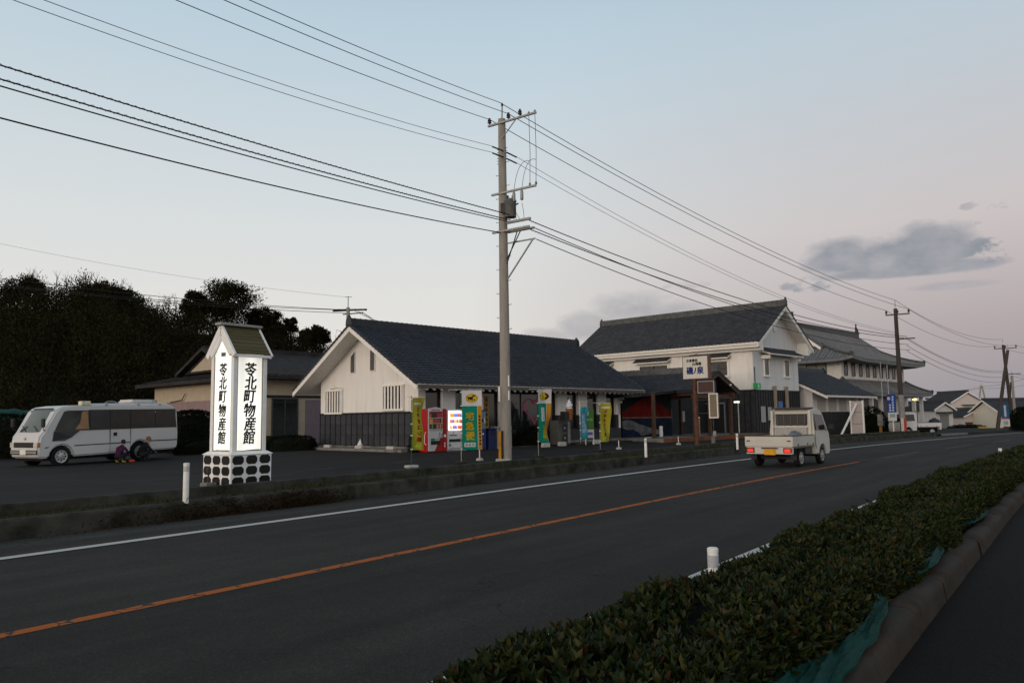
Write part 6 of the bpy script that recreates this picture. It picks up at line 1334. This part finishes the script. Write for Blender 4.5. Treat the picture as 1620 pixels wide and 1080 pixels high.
for i, (z2, z3) in enumerate(((H2 - 2.2, 6.7), (H2 - 2.3, 6.55), (H2 - 2.8, 6.05), (H2 - 3.2, 5.5))): cable('%s low cable between the blue banner pole and the far right pole' % ('first', 'second', 'third', 'fourth')[i], A(P2, .6, z2), A(P3 + L3, .3, z3), .9, .016, None, 'communication_cable')
for i, (q, z) in enumerate(((-.8, 9.5), (1.2, 9.5), (.6, 6.4), (.2, 6.2))): cable('%s line leaving the far right pole to the right edge' % ('left power', 'right power', 'upper low', 'lower low')[i], A(P3 + L3, q, z), A(P4, q + 4, z - .4), .9, .016)
for i, (za, yb, nm) in enumerate(((10.25, 402, 'upper'), (10.20, 418, 'middle'), (9.95, 420, 'lower'))): cable('%s of the three dark lines left of the rear utility pole' % nm, PL + Vector((-.9 + .4 * i, 0, za)), at(-260 + 6 * i, yb, 48 + i), .5, .022)
for i, (x, y, Y) in enumerate(((720, 536, 95), (735, 545, 95), (710, 548, 95))): cable('%s line dropping from the rear utility pole behind the shop ridge' % ('upper', 'middle', 'lower')[i], PL + Vector((.35 + .4 * i, 0, 10.22 - .1 * i)), at(x, y, Y), .8, .02)
cable('very thin faint line high above the forest left of the rear pole', PL + Vector((-.25, 0, 11.25)), at(-150, 352, 60), .6, .010, m_wireg)
for i, (ya, yb) in enumerate(((618, 599), (625, 602))): cable('%s faint distant line left of the twin poles' % ('upper', 'lower')[i], at(1460, ya, 170), at(1556, 611 + i, 170), .5, .03, m_wireg)
for i, yb in enumerate((600, 612)): cable('%s faint distant line right of the twin poles' % ('upper', 'lower')[i], at(1556, 611 + i * 3, 170), at(1640, yb - 8, 170), .5, .03, m_wireg)
# banner boards, flagpoles, lamp
bb = thing('blue_banner_board', 'upright blue board with white lettering and pale foot beside the slim utility pole', 'sign', P2 + Vector((-.95, -.55, 0)), R(8))
bx('panel', mat('deep_blue', (.010, .045, .22), .6, .1, 3), bb, -.38, .30, -.02, .02, 1.72, 3.05); bx('foot_panel', m_wcloth, bb, -.36, .30, -.021, .019, 1.10, 1.715); bx('post', m_bwhite, bb, .0, .08, .025, .10, -.1, 1.8)
MB().lathe([(.13, 0), (.12, .008)], 16).build('emblem', mat('pale_pink', (.5, .42, .40), .7), bb, loc=(-.26, -.022, 2.74)).rotation_euler = (math.pi / 2, 0, 0)
m_bl = mat('pale_letter', (.42, .48, .60), .7)
for cx, z0, n in ((-.19, 1.80, 3), (.05, 1.80, 6)):
    for i in range(n): bx('print_mark', m_bl, bb, cx - .075 + .01 * (i % 2), cx + .075, -.026, -.0205, z0 + i * .195, z0 + .14 + i * .195)
bx('foot_print', mat('green_grey_print', (.28, .36, .33), .7, .3, 9), bb, -.26, .20, -.026, -.0215, 1.36, 1.62)
for i, (px, pb_, top) in enumerate(((1399, 680, 5.6), (1409, 676, 5.4))):
    p = at(px, pb_, 62); o = thing('flagpole', ('thin pale flagpole nearer the propped panel' if i == 0 else 'thin pale flagpole just left of the blue banner board'), 'flagpole', (p.x, p.y, float(zlot(p.x, p.y))), 0, 'flagpoles before the hall'); MB().tube([(0, 0, 0), (0, 0, top)], [.045, .03], 8).build('mast', mat('pale_pole', (.33, .33, .35), .5), o); MB().lathe([(.02, 0), (.05, .04), (.02, .08)], 8, (0, 0, top)).build('finial', m_steel, o); MB().lathe([(.3, -.1), (.28, .16), (.1, .2)], 10).build('foot', m_block, o)
p = at(1394, 688, 56); o = thing('meter_box', 'grey box on an orange brown post left of the blue banner board', 'box', (p.x, p.y, float(zlot(p.x, p.y))), GA); bx('post', mat('orange_brown_post', (.28, .12, .03), .7), o, -.09, .09, -.07, .07, 0, .75); bx('box', m_conc, o, -.2, .2, -.12, .12, .75, 1.55)
p = at(1447, 632, 72); o = thing('street_light', 'street lamp glowing yellow under the hall eave', 'lamp', (p.x, p.y, zb(p.y)), 0)
MB().tube([(.25, .2, 0), (.25, .2, 2.9), (.0, 0, p.z - zb(p.y) + .12)], .05, 8).build('post', m_dsteel, o); MB().lathe([(.02, .12), (.16, .08), (.2, .0), (.15, -.06), (.02, -.08)][::-1], 14, (0, 0, p.z - zb(p.y))).build('lamp_globe', mat('lit_globe', (.8, .7, .3), .4, emit=(1.0, .78, .22), est=3.0), o, smooth=True)
p = at(1592, 677, 84); o = thing('blue_roadside_board', 'upright blue board with red band and pale foot near the right edge poles', 'sign', (p.x, p.y, zb(p.y)), 0)
bx('panel', mat('teal_blue', (.01, .09, .20), .6, .1, 3), o, -.42, .42, -.02, .02, 1.35, 2.85); bx('band', mat('board_red', (.4, .05, .05), .6), o, -.42, .42, -.02, .02, 1.22, 1.345); bx('foot_panel', m_wcloth, o, -.42, .42, -.02, .02, .45, 1.215); bx('post', m_brownwood, o, -.3, -.2, -.02, .02, -.2, .445); bx('post', m_brownwood, o, .2, .3, -.02, .02, -.2, .445); bx('print', m_bl, o, -.12, .12, -.026, -.0205, 1.5, 2.7); bx('foot_print', MATS['green_grey_print'], o, -.25, .25, -.026, -.0205, .6, 1.05)
p = at(1555, 676, 105); o = thing('yellow_container', 'low yellow plastic container beside the far low house', 'box', (p.x, p.y, zb(p.y)), .1); MB().box(-.5, .5, -.3, .3, 0, .4).build('tub', mat('tub_yellow', (.50, .34, .03), .6), o, bevel=.03); bx('rim', MATS['tub_yellow'], o, -.53, .53, -.33, .33, .4, .45)
p = at(1479, 676, 85); o = thing('water_tank', 'dark rounded tank behind the bed of the parked pickup', 'tank', (p.x, p.y, zb(p.y)), 0); MB().lathe([(.5, 0), (.62, .2), (.62, 1.0), (.45, 1.3), (.1, 1.4)], 18).build('tank_body', mat('tank_teal', (.03, .05, .05), .6), o, smooth=True); MB().lathe([(.2, 1.38), (.2, 1.46), (.05, 1.48)], 12).build('lid', m_dsteel, o)
p = at(1437, 676, 76); o = thing('covered_machine', 'tall black covered object behind the cab of the parked pickup', 'machine', (p.x, p.y, zb(p.y)), .2); MB().add([(-.7, -.4, 0), (.7, -.4, 0), (.7, .4, 0), (-.7, .4, 0), (-.55, -.3, 2.4), (.35, -.25, 2.6), (.35, .3, 2.6), (-.55, .3, 2.4)], [(0, 3, 2, 1), (4, 5, 6, 7), (0, 1, 5, 4), (1, 2, 6, 5), (2, 3, 7, 6), (3, 0, 4, 7)]).build('cover', m_black, o, bevel=.08)
# ---------------------------------------------------------------- foreground hedge
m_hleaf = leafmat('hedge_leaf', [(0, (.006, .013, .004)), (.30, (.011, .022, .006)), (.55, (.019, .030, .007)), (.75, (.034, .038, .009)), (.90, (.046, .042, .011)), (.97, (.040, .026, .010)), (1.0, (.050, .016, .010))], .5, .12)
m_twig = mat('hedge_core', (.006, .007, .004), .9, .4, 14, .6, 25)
hedge = thing('clipped_hedge', 'long low clipped hedge with glossy leaves running along the near side of the road', 'hedge', (0, 0, 0))
def hedge_xyz(s, u):
    """cross section of the hedge: u 0 at the road side foot, 1 at the footpath foot"""
    a = np.clip(u, 0, 1); h = .372 + .03 * np.sin(s * 1.7) + .025 * np.sin(s * 4.3 + 1) + .02 * np.sin(s * .53) - .12 * np.exp(-((s - 5.3) / .6) ** 2) * (a < .45)
    ang = np.pi * (1 - a); cx = np.cos(ang); sx_ = np.sin(ang)
    q = -1.84 + .58 * np.sign(cx) * np.abs(cx) ** .55 + .05 * np.sin(s * 2.9 + 7 * a); z = .14 + h * np.abs(sx_) ** .42
    x, y = RC(s, q); return np.stack([x, y, zdip(y) + z], -1)
# woody core
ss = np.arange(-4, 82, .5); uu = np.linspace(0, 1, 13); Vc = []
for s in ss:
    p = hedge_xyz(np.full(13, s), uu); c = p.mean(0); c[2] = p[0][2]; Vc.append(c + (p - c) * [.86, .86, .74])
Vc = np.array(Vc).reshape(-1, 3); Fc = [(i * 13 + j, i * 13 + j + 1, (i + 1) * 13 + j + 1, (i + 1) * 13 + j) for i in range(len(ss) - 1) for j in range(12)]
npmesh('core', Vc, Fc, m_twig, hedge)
def shoots(n, s0, s1, L0, L1, nl, jit):
    s = s0 + (s1 - s0) * rng.random(n); u = rng.random(n) * .96 + .02
    P = hedge_xyz(s, u); e = .01; dU = hedge_xyz(s, np.clip(u + e, 0, 1)) - hedge_xyz(s, np.clip(u - e, 0, 1)); dS = hedge_xyz(s + .05, u) - hedge_xyz(s - .05, u)
    Nn = np.cross(dS, dU); Nn /= np.linalg.norm(Nn, axis=1, keepdims=True) + 1e-9
    Nn *= np.sign(Nn[:, 2:3] + .001 + 0 * Nn[:, :1]); Nn += np.array([0, 0, .75]); Nn += rng.normal(size=(n, 3)) * .28; Nn /= np.linalg.norm(Nn, axis=1, keepdims=True)
    P = P + Nn * rng.normal(0, jit, (n, 1)) - Nn * .03
    a = np.cross(Nn, rng.normal(size=(n, 3))); a /= np.linalg.norm(a, axis=1, keepdims=True); b = np.cross(Nn, a)
    PP = []; DD = []; LL = []
    for k in range(nl):
        t = 2 * np.pi * k / nl * 1.0 + rng.random(n)[:, None].ravel() * .8; tilt = .45 + .55 * rng.random(n)
        PP.append(P + Nn * rng.uniform(-.02, .015, (n, 1))); DD.append(Nn * np.cos(tilt)[:, None] + (a * np.cos(t)[:, None] + b * np.sin(t)[:, None]) * np.sin(tilt)[:, None]); LL.append(rng.uniform(L0, L1, n))
    return np.concatenate(PP), np.concatenate(DD), np.concatenate(LL)
sets = [shoots(15000, 1.0, 9.0, .036, .072, 6, .026), shoots(12000, 9.0, 20.0, .044, .072, 5, .025), shoots(6000, 20.0, 44.0, .07, .11, 4, .03), shoots(3600, 44.0, 80.0, .11, .16, 4, .03), shoots(600, -3, 1.0, .045, .075, 5, .02)]
P = np.concatenate([a[0] for a in sets]); D = np.concatenate([a[1] for a in sets]); LL = np.concatenate([a[2] for a in sets])
# the 300 leaves that show largest are leaves of their own
vw = P - np.array([0, 0, EYE]); ax = np.array([float(FWD.x), float(FWD.y), float(FWD.z)]); dep = vw @ ax
px = 810 + 1235 * (vw @ np.array(CR)) / np.maximum(dep, .01); py = 540 - 1235 * (vw @ np.array(CU)) / np.maximum(dep, .01)
vis = (dep > .5) & (px > 740) & (px < 1340) & (py > 560) & (py < 1075); score = np.where(vis, LL / np.maximum(dep, .01), 0) * (1 + .5 * (P[:, 2] > .38))
big = np.argsort(-score)[:300]; rest = np.setdiff1d(np.arange(len(P)), big)
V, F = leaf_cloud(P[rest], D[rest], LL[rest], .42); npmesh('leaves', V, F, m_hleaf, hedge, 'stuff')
lv, lf = leaf_cloud(np.zeros((1, 3)), np.array([[0., 0, 1.]]), [1.0], .42); lme = bpy.data.meshes.new('leaf'); lme.from_pydata([tuple(v) for v in lv], [], [tuple(f) for f in lf]); lme.materials.append(m_hleaf)
for i in big:
    o = bpy.data.objects.new('leaf', lme); C.objects.link(o); o.parent = hedge; q = Vector(D[i]).to_track_quat('Z', 'X') @ Vector((0, 0, 1)).rotation_difference(Vector((0, 0, 1))); o.rotation_mode = 'QUATERNION'
    tw = Matrix.Rotation(random.uniform(0, 6.28), 4, 'Z').to_quaternion(); o.rotation_quaternion = q @ tw; o.location = P[i]; o.scale = (float(LL[i]),) * 3
# twigs inside, seen through gaps
m = MB()
for i in range(160):
    s = random.uniform(2, 16); u = random.uniform(.1, .9); p = hedge_xyz(np.array([s]), np.array([u]))[0]; x, y = RC(s, -1.83); b = Vector((float(x), float(y), .15)); m.tube([b, b.lerp(Vector(p), .6) + Vector((random.uniform(-.05, .05), 0, 0)), p], [.008, .005, .003], 4, False)
m.build('stems', mat('stem_brown', (.05, .035, .02), .8), hedge)['kind'] = 'stuff'

# ---------------------------------------------------------------- green netting tucked along the footpath kerb
def netmat():
    m = bpy.data.materials.new('green_netting'); m.use_nodes = True; n = m.node_tree.nodes; l = m.node_tree.links; b = n['Principled BSDF']; b.inputs['Roughness'].default_value = .7; b.inputs['Specular IOR Level'].default_value = .08
    tcn = n.new('ShaderNodeTexCoord'); mp = n.new('ShaderNodeMapping'); mp.inputs['Rotation'].default_value = (0, 0, R(-53.5)); l.new(tcn.outputs['Object'], mp.inputs[0])
    nz = n.new('ShaderNodeTexNoise'); nz.inputs['Scale'].default_value = 7; nz.inputs['Detail'].default_value = 8; nz.inputs['Roughness'].default_value = .7; mp2 = n.new('ShaderNodeMapping'); mp2.inputs['Scale'].default_value = (1.2, 16, 16); l.new(mp.outputs[0], mp2.inputs[0]); l.new(mp2.outputs[0], nz.inputs['Vector'])
    rp = n.new('ShaderNodeValToRGB'); e = rp.color_ramp.elements; e[0].position = .3; e[0].color = (.002, .016, .014, 1); e[1].position = .72; e[1].color = (.006, .075, .058, 1); l.new(nz.outputs[0], rp.inputs[0]); l.new(rp.outputs[0], b.inputs['Base Color'])
    bp = n.new('ShaderNodeBump'); bp.inputs['Strength'].default_value = .6; bp.inputs['Distance'].default_value = .01; l.new(nz.outputs[0], bp.inputs['Height']); l.new(bp.outputs[0], b.inputs['Normal'])
    return m
m_net = netmat()
def net(label, s0, s1, qk, qi):
    mb = MB(); ns, nq = 110, 44
    for i in range(ns + 1):
        a = i / ns; s = s0 + (s1 - s0) * a; env = math.sin(math.pi * a ** .8) ** .45 if s0 > 1 else max(0, 1 - a ** 5) ** .6
        for j in range(nq + 1):
            v = j / nq; q0, q1 = qi, -1.26 + (qk + 1.26) * env + .03 * noise.noise(Vector((s * 2.5, 3.1, 0))) ; q = q0 + (q1 - q0) * v
            zk = float(np.interp(q, [-1.6, -1.42, -1.26, -1.21, -1.17, -1.12, -1.085, -1.05, -1.02], [.40, .36, .32, .325, .335, .330, .305, .235, .135]))
            wr = noise.fractal(Vector((s * 1.1 + q * 1.5, q * 7 + .5 * s, 0)), .9, 2.1, 5); rd_ = 1 - abs(noise.noise(Vector((s * 1.0, q * 16 + s * 1.6, 5)))) * 2.2; z = zk + (.030 * abs(wr) + .028 * max(0, rd_) ** 3) * (1 if v < .94 else .3)
            x, y = RC(s, q); mb.v.append((float(x), float(y), float(zdip(y)) + max(z, zk)))
    k = nq + 1
    for i in range(ns):
        for j in range(nq): mb.f.append((i * k + j, i * k + j + 1, (i + 1) * k + j + 1, (i + 1) * k + j)); mb.mi.append(0)
    o = mb.build('green_netting', m_net, smooth=True)
    md = o.modifiers.new('t', 'SOLIDIFY'); md.thickness = .004
    tag(o, label, 'netting', 'green netting along the footpath kerb')
net('largest piece of green netting draped over the footpath kerb nearest the camera', -.6, 6.0, -1.038, -1.50)
net('second piece of green netting hanging out from under the hedge onto the kerb', 6.8, 8.5, -1.15, -1.45)
net('farthest small piece of green netting on the footpath kerb', 10.4, 12.2, -1.15, -1.44)

# ---------------------------------------------------------------- weeds on the far kerb bed
m_grass = leafmat('bed_grass', [(0, (.018, .032, .008)), (.5, (.030, .048, .011)), (.8, (.045, .045, .017)), (1, (.06, .044, .024))], .7)
def blades(n, sfun, qfun, z0, h0, h1, w, m, name, lean=.5):
    s = sfun(n); q = qfun(n, s); x, y = RC(s, q); z = zdip(y) + z0
    h = rng.uniform(h0, h1, n); d = rng.normal(size=(n, 2)) * lean; a = rng.random(n) * 2 * np.pi
    wv_ = np.stack([np.cos(a), np.sin(a), 0 * a], 1) * (w * rng.uniform(.6, 1.2, n))[:, None]
    b = np.stack([x, y, z], 1); t = b + np.stack([d[:, 0] * h, d[:, 1] * h, h], 1); mid_ = b + np.stack([d[:, 0] * h * .3, d[:, 1] * h * .3, h * .6], 1)
    V = np.stack([b - wv_, b + wv_, mid_ + wv_ * .7, mid_ - wv_ * .7, t], 1).reshape(-1, 3); i = (np.arange(n) * 5)[:, None]
    F = np.concatenate([i + [[0, 1, 2]], i + [[0, 2, 3]], i + [[3, 2, 4]]], 1).reshape(-1, 3)
    o = npmesh(name, V, F, m, None, 'stuff'); return o
kq = np.vectorize(kerbq)
dens = lambda s: .35 + .65 * (np.sin(s * .9) * np.sin(s * .37 + 1) > -.2)
sf = lambda n: rng.uniform(-8, 60, n) if True else None
def sclump(n):
    c = rng.uniform(-6, 60, 240); return np.clip(rng.choice(c, n) + rng.normal(0, .22, n), -8, 60)
tag(blades(11000, sclump, lambda n, s: kq(s) - rng.uniform(.16, 1.08, n), .245, .03, .12, .006, m_grass, 'bed_weeds', .6), 'patchy green grass and weeds in the strip between the two far kerbs', 'grass', kind='stuff')
tag(blades(3000, lambda n: rng.uniform(14, 60, n), lambda n, s: kq(s) - rng.uniform(.16, 1.0, n), .245, .03, .09, .008, m_grass, 'bed_grass', .7), 'thicker grass in the kerb strip towards the driving truck', 'grass', kind='stuff')
m_dead = leafmat('dead_weeds', [(0, (.028, .018, .010)), (.6, (.045, .026, .014)), (1, (.024, .024, .010))], .8)
# dry weeds spilling over the kerb face, left
n = 3600; s = np.concatenate([rng.normal(8.0, .9, n // 2), rng.normal(9.8, .5, n // 2)]); q = kq(s) + rng.uniform(-.25, .22, n); zz = np.where(q > kq(s), .26 - (q - kq(s)) * 1.1, .28) * rng.uniform(.1, 1, n); x, y = RC(s, q)
Pw = np.stack([x, y, zz], 1); Dw = rng.normal(size=(n, 3)) * .6 + np.array([.5, -.4, -.1]); V, F = leaf_cloud(Pw, Dw, rng.uniform(.05, .14, n), .18)
tag(npmesh('dry_weeds', V, F, m_dead, None, 'stuff'), 'brown dry weeds spilling over the far kerb left of the lit sign', 'weeds')
# leaf litter on the gutter
n = 900; s = rng.uniform(-5, 50, n); q = kq(s) + np.abs(rng.normal(0, .18, n)) + .04; x, y = RC(s, q); V, F = leaf_cloud(np.stack([x, y, zdip(y) + .008], 1), rng.normal(size=(n, 3)) * [1, 1, .15], rng.uniform(.02, .06, n), .5)
tag(npmesh('leaf_litter', V, F, m_dead, None, 'stuff'), 'scattered brown leaf litter along the foot of the far kerb', 'litter')

# ---------------------------------------------------------------- clipped hedges and shrubs of the lot
m_dleaf = leafmat('dark_evergreen_leaf', [(0, (.003, .006, .0025)), (.5, (.006, .010, .004)), (.85, (.011, .014, .005)), (1, (.019, .017, .006))], .65)
def bush(label, base, rz, L, Wd, H, n, leaf, power=4.0, name='shrub', m=m_dleaf):
    o = thing(name, label, 'hedge' if power > 3 else 'shrub', base, rz)
    d = rng.normal(size=(n, 3)); d[:, 2] = np.abs(d[:, 2]); d /= (np.abs(d) ** power).sum(1, keepdims=True) ** (1 / power)
    r = 1 - np.abs(rng.normal(0, .05 if power > 3 else .16, (n, 1))); Pn = d * r * np.array([L / 2, Wd / 2, H]); V, F = leaf_cloud(Pn, d + rng.normal(size=(n, 3)) * .6, rng.uniform(leaf * .7, leaf * 1.3, n), .55)
    npmesh('foliage', V, F, m, o, 'stuff')
    mb = MB(); k = 16
    for i in range(7):
        f = i / 6 * math.pi / 2
        for j in range(k):
            t = 2 * math.pi * j / k; dd = np.array([math.cos(t) * math.cos(f), math.sin(t) * math.cos(f), math.sin(f)]); dd /= (np.abs(dd) ** power).sum() ** (1 / power); mb.v.append(tuple(dd * np.array([L / 2, Wd / 2, H]) * (.9 if power > 3 else .72)))
    for i in range(6):
        for j in range(k): mb.f.append((i * k + j, i * k + (j + 1) % k, (i + 1) * k + (j + 1) % k, (i + 1) * k + j)); mb.mi.append(0)
    mb.build('core', m_twig, o, smooth=True); return o
p = at(304, 700, 40); bush('tall block shaped clipped hedge at the back end of the motorhome', (p.x, p.y, .05), GA, 2.4, 1.6, 2.15, 4200, .11, name='clipped_block_hedge')
p = at(-10, 700, 36); bush('tall dark hedge at the left edge behind the front of the motorhome', (p.x - 1.5, p.y + 2, .0), R(20), 5.5, 2.0, 2.1, 4500, .13, name='clipped_block_hedge')
p = at(150, 700, 43); bush('long dark hedge running behind the motorhome', (p.x, p.y, .0), R(15), 9.0, 1.8, 1.9, 5000, .13, name='clipped_block_hedge')
p = at(390, 705, 38); bush('low wide clipped hedge behind the lit sign before the pink house', (p.x, p.y, .1), R(10), 6.5, 1.6, .75, 3500, .10, name='low_hedge')
p = at(462, 708, 37); bush('low clipped hedge left of the shop gable terrace', (p.x, p.y, .15), R(10), 2.2, 1.4, .75, 1800, .09, name='low_hedge')
bush('dark shrub under the heart window of the shop', W(27.9, -25.6, .25), GA, 3.0, .7, .95, 2200, .09, 2.5)
bush('dark shrub between the bins and the heart window', W(25.9, -25.5, .25), GA, 1.0, .6, .9, 1000, .09, 2.5)
p = at(657, 700, 33); bush('small dark shrub at the shop corner behind the yellow banner', W(20.75, -25.6, .2), GA, .8, .6, 1.0, 900, .08, 2.2)
p = at(1380, 684, 62); bush('dark pruned shrub in front of the castle style hall', (p.x, p.y, .0), 0, 2.6, 2.0, 2.1, 2600, .14, 2.2)
p = at(1404, 684, 64); bush('low dark shrub behind the blue banner board', (p.x, p.y, -.1), 0, 2.2, 1.2, 1.1, 1400, .12, 2.4)
p = at(1628, 678, 85); bush('dark tall hedge cut by the right edge of the picture', (p.x, p.y, -.6), .3, 3.2, 3, 2.6, 3000, .16, 3.5, 'clipped_block_hedge')
p = at(1645, 680, 70); bush('low dark planting along the road at the right edge', (p.x, p.y, -.3), R(45), 8.0, 1.2, .7, 2500, .12, 3.5, 'low_hedge')
p = at(1530, 677, 112); bush('low dark hedge before the far low shed', (p.x, p.y, -1.1), .1, 6.0, 1.0, .8, 1500, .16, 3.5, 'low_hedge')
tp_ = thing('green_tarpaulin', 'dark green tarpaulin heap showing above the hedge at the left edge', 'tarpaulin', (0, 0, 0)); p = at(15, 655, 42); mb = MB()
for i in range(13):
    for j in range(13): u, v = i / 6 - 1, j / 6 - 1; mb.v.append((p.x + u * 1.7, p.y + v * 1.2, 2.45 - .35 * (u * u + v * v) - (.9 if max(abs(u), abs(v)) == 1 else 0) + .05 * math.sin(i * 2.1 + j)))
for i in range(12):
    for j in range(12): mb.f.append((i * 13 + j, i * 13 + j + 1, (i + 1) * 13 + j + 1, (i + 1) * 13 + j)); mb.mi.append(0)
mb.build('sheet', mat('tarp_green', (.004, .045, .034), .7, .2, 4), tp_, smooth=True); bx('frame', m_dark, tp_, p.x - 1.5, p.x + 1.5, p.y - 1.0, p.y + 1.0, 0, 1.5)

# ---------------------------------------------------------------- wooded hill
RID = [(-420, 425, 100), (-200, 432, 102), (0, 443, 105), (60, 436, 106), (130, 443, 108), (185, 452, 110), (235, 468, 114), (290, 480, 118), (350, 480, 122), (420, 497, 130), (470, 516, 150), (520, 532, 175), (600, 560, 205), (700, 590, 240)]
TREEH = 4.4
cols = 60; rx_ = np.interp(np.linspace(0, 1, cols), np.linspace(0, 1, len(RID)), [r[0] for r in RID]); ry_ = np.interp(rx_, [r[0] for r in RID], [r[1] for r in RID]); rY = np.interp(rx_, [r[0] for r in RID], [r[2] for r in RID])
top = np.array([list(at(a, b, Y)) for a, b, Y in zip(rx_, ry_, rY)]); top[:, 2] -= TREEH
HV = []; rows = 14
for i in range(cols):
    t = top[i]; foot = t * [.64, .64, 0] + [0, 0, -.3]
    for j in range(rows):
        v = j / (rows - 3); w = min(v, 1.0); pz = foot + (t - foot) * w; pz[2] = -.3 + (t[2] + .3) * (w ** .8) - (0 if v <= 1 else (v - 1) * 18); 
        if v > 1: pz[:2] = t[:2] * (1 + (v - 1) * .5)
        pz[2] += .5 * math.sin(i * .9 + j) * min(1, j / 3); HV.append(pz)
HV = np.array(HV); HF = [(i * rows + j, (i + 1) * rows + j, (i + 1) * rows + j + 1, i * rows + j + 1) for i in range(cols - 1) for j in range(rows - 1)]
tag(npmesh('hill', HV, HF, mat('hill_floor', (.020, .020, .010), .95, .4, .4), None, 'structure', True))
m_fleaf = leafmat('forest_leaf', [(0, (.006, .008, .004)), (.4, (.011, .013, .005)), (.7, (.019, .018, .007)), (.9, (.034, .025, .010)), (1, (.046, .031, .014))], .8)
def hill_pt(n, vmax=1.02):
    i = rng.uniform(0, cols - 1.001, n); j = rng.uniform(.0, 1, n) ** .85 * (rows - 3) * vmax; a = i.astype(int); fi = (i - a)[:, None]; b = np.minimum(j.astype(int), rows - 2); fj = (j - b)[:, None]; g = HV.reshape(cols, rows, 3)
    return (g[a, b] * (1 - fi) * (1 - fj) + g[a + 1, b] * fi * (1 - fj) + g[a, b + 1] * (1 - fi) * fj + g[a + 1, b + 1] * fi * fj)
# crowns of the mass: clumps of leaves in overlapping tufts, upright like bamboo and scrub
ncl = 2000; cc = hill_pt(ncl); cr_ = rng.uniform(1.0, 2.4, ncl); hh = rng.uniform(1.0, 4.0, ncl) * np.where(rng.random(ncl) < .06, 1.15, 1)
npc = 135; idx = np.repeat(np.arange(ncl), npc); n = len(idx); d = rng.normal(size=(n, 3)); d /= np.linalg.norm(d, axis=1, keepdims=True); rr = rng.random(n) ** .6
Pf = cc[idx] + d * (rr * cr_[idx])[:, None] * [.8, .8, .9]; Pf[:, 2] += hh[idx] * rng.uniform(.55, 1.0, n)
V, F = leaf_cloud(Pf, d * .6 + rng.normal(size=(n, 3)) * .6 + [0, 0, 1.0], rng.uniform(.17, .40, n), .42)
tag(npmesh('forest', V, F, m_fleaf, None, 'stuff'), 'dense dark wood of scrub and bamboo covering the hillside', 'forest')
# bare twigs and whippy tops along the skyline
m = MB()
for i in range(70):
    k = random.randrange(4, 44); t = Vector(top[k]).lerp(Vector(top[k + 1]), random.random()) + Vector((random.uniform(-2, 2), 0, TREEH * .6)); h = random.uniform(1.2, 3.4)
    for _ in range(4): m.tube([t, t + Vector((random.uniform(-.3, .3), 0, h * .6)), t + Vector((random.uniform(-.8, .8), 0, h))], [.05, .03, .012], 3, False)
o = m.build('bare_twigs', mat('twig_brown', (.035, .028, .02), .9)); tag(o, 'thin bare twig tops sticking up along the hill skyline', 'twigs', kind='stuff')
def tree(label, base, H, Wc, blobs, n, leaf, name='broadleaf_tree', mm=None, seed=0):
    o = thing(name, label, 'tree', base, 0, 'trees on the hill'); rs_ = np.random.default_rng(seed + 5)
    tr_ = MB(); tr_.tube([(0, 0, -1), (.1, 0, H * .3), (-.1, .1, H * .6), (0, 0, H * .85)], [H * .030, H * .024, H * .015, H * .006], 9)
    ctr = []
    for k in range(blobs * 2):
        a = rs_.uniform(0, 2 * math.pi); v = rs_.uniform(0, 1); z = H * (.40 + .55 * v); R_ = .48 * Wc * math.sqrt(max(.03, 1 - ((v - .38) / .66) ** 2)); rr = R_ * rs_.uniform(.25, 1.0) ** .6 * .82
        c = np.array([math.cos(a) * rr, math.sin(a) * rr, z]); ctr.append((c, rs_.uniform(.085, .15) * Wc)); zb_ = H * rs_.uniform(.25, .5)
        tr_.tube([(0, 0, zb_), tuple(c * [.55, .55, .85]), tuple(c)], [H * .010, H * .006, H * .0025], 5, False)
    tr_.build('trunk', mat('tree_bark', (.035, .028, .020), .9, .3, 4, .5, 12), o, smooth=True)
    per = n // (blobs * 2); Pl = []; Dl = []
    for c, r in ctr:
        d = rs_.normal(size=(per, 3)); d /= np.linalg.norm(d, axis=1, keepdims=True); Pl.append(c + d * (r * np.abs(rs_.normal(.72, .28, (per, 1)))) * [1, 1, .8]); Dl.append(d + rs_.normal(size=(per, 3)) * .8)
    V, F = leaf_cloud(np.concatenate(Pl), np.concatenate(Dl), rs_.uniform(leaf * .7, leaf * 1.3, per * blobs * 2), .55); npmesh('crown', V, F, mm or m_fleaf, o, 'stuff'); return o
def skyline_tree(label, px_, ytop, ybase, wpx, Y, blobs, n, seed):
    b = at(px_, ybase, Y); t = at(px_, ytop, Y); tree(label, b, t.z - b.z, wpx / 1235 * Y, blobs, n, .30 * Y / 118, seed=seed)
skyline_tree('largest round tree with open crown standing above the hill behind the lit sign', 358, 449, 530, 118, 118, 30, 12000, 1)
skyline_tree('dark tree with pointed left shoulder beside the largest round tree', 308, 462, 530, 52, 117, 14, 6000, 2)
skyline_tree('dense dark tree right of the lit sign roof', 418, 488, 545, 70, 122, 16, 7500, 3)
skyline_tree('small round tree alone on the skyline left of the shop roof', 459, 501, 540, 26, 140, 10, 2600, 4)
skyline_tree('low round tree at the right end of the hill next to the rear pole', 505, 516, 560, 44, 150, 14, 4500, 5)
skyline_tree('low round tree between the lone skyline tree and the rear pole', 484, 520, 560, 38, 155, 12, 4000, 6)
skyline_tree('broad dark crown on the hilltop above the motorhome roof', 150, 446, 520, 110, 108, 20, 9000, 7)
skyline_tree('tufted dark tree on the hilltop at the far left', 40, 438, 510, 80, 104, 14, 6000, 8)
skyline_tree('dark crown at the shoulder of the hill left of the largest tree', 195, 456, 530, 70, 110, 14, 6000, 9)
skyline_tree('dark crown low on the hill right of the small lone tree', 440, 510, 560, 44, 138, 12, 4000, 10)
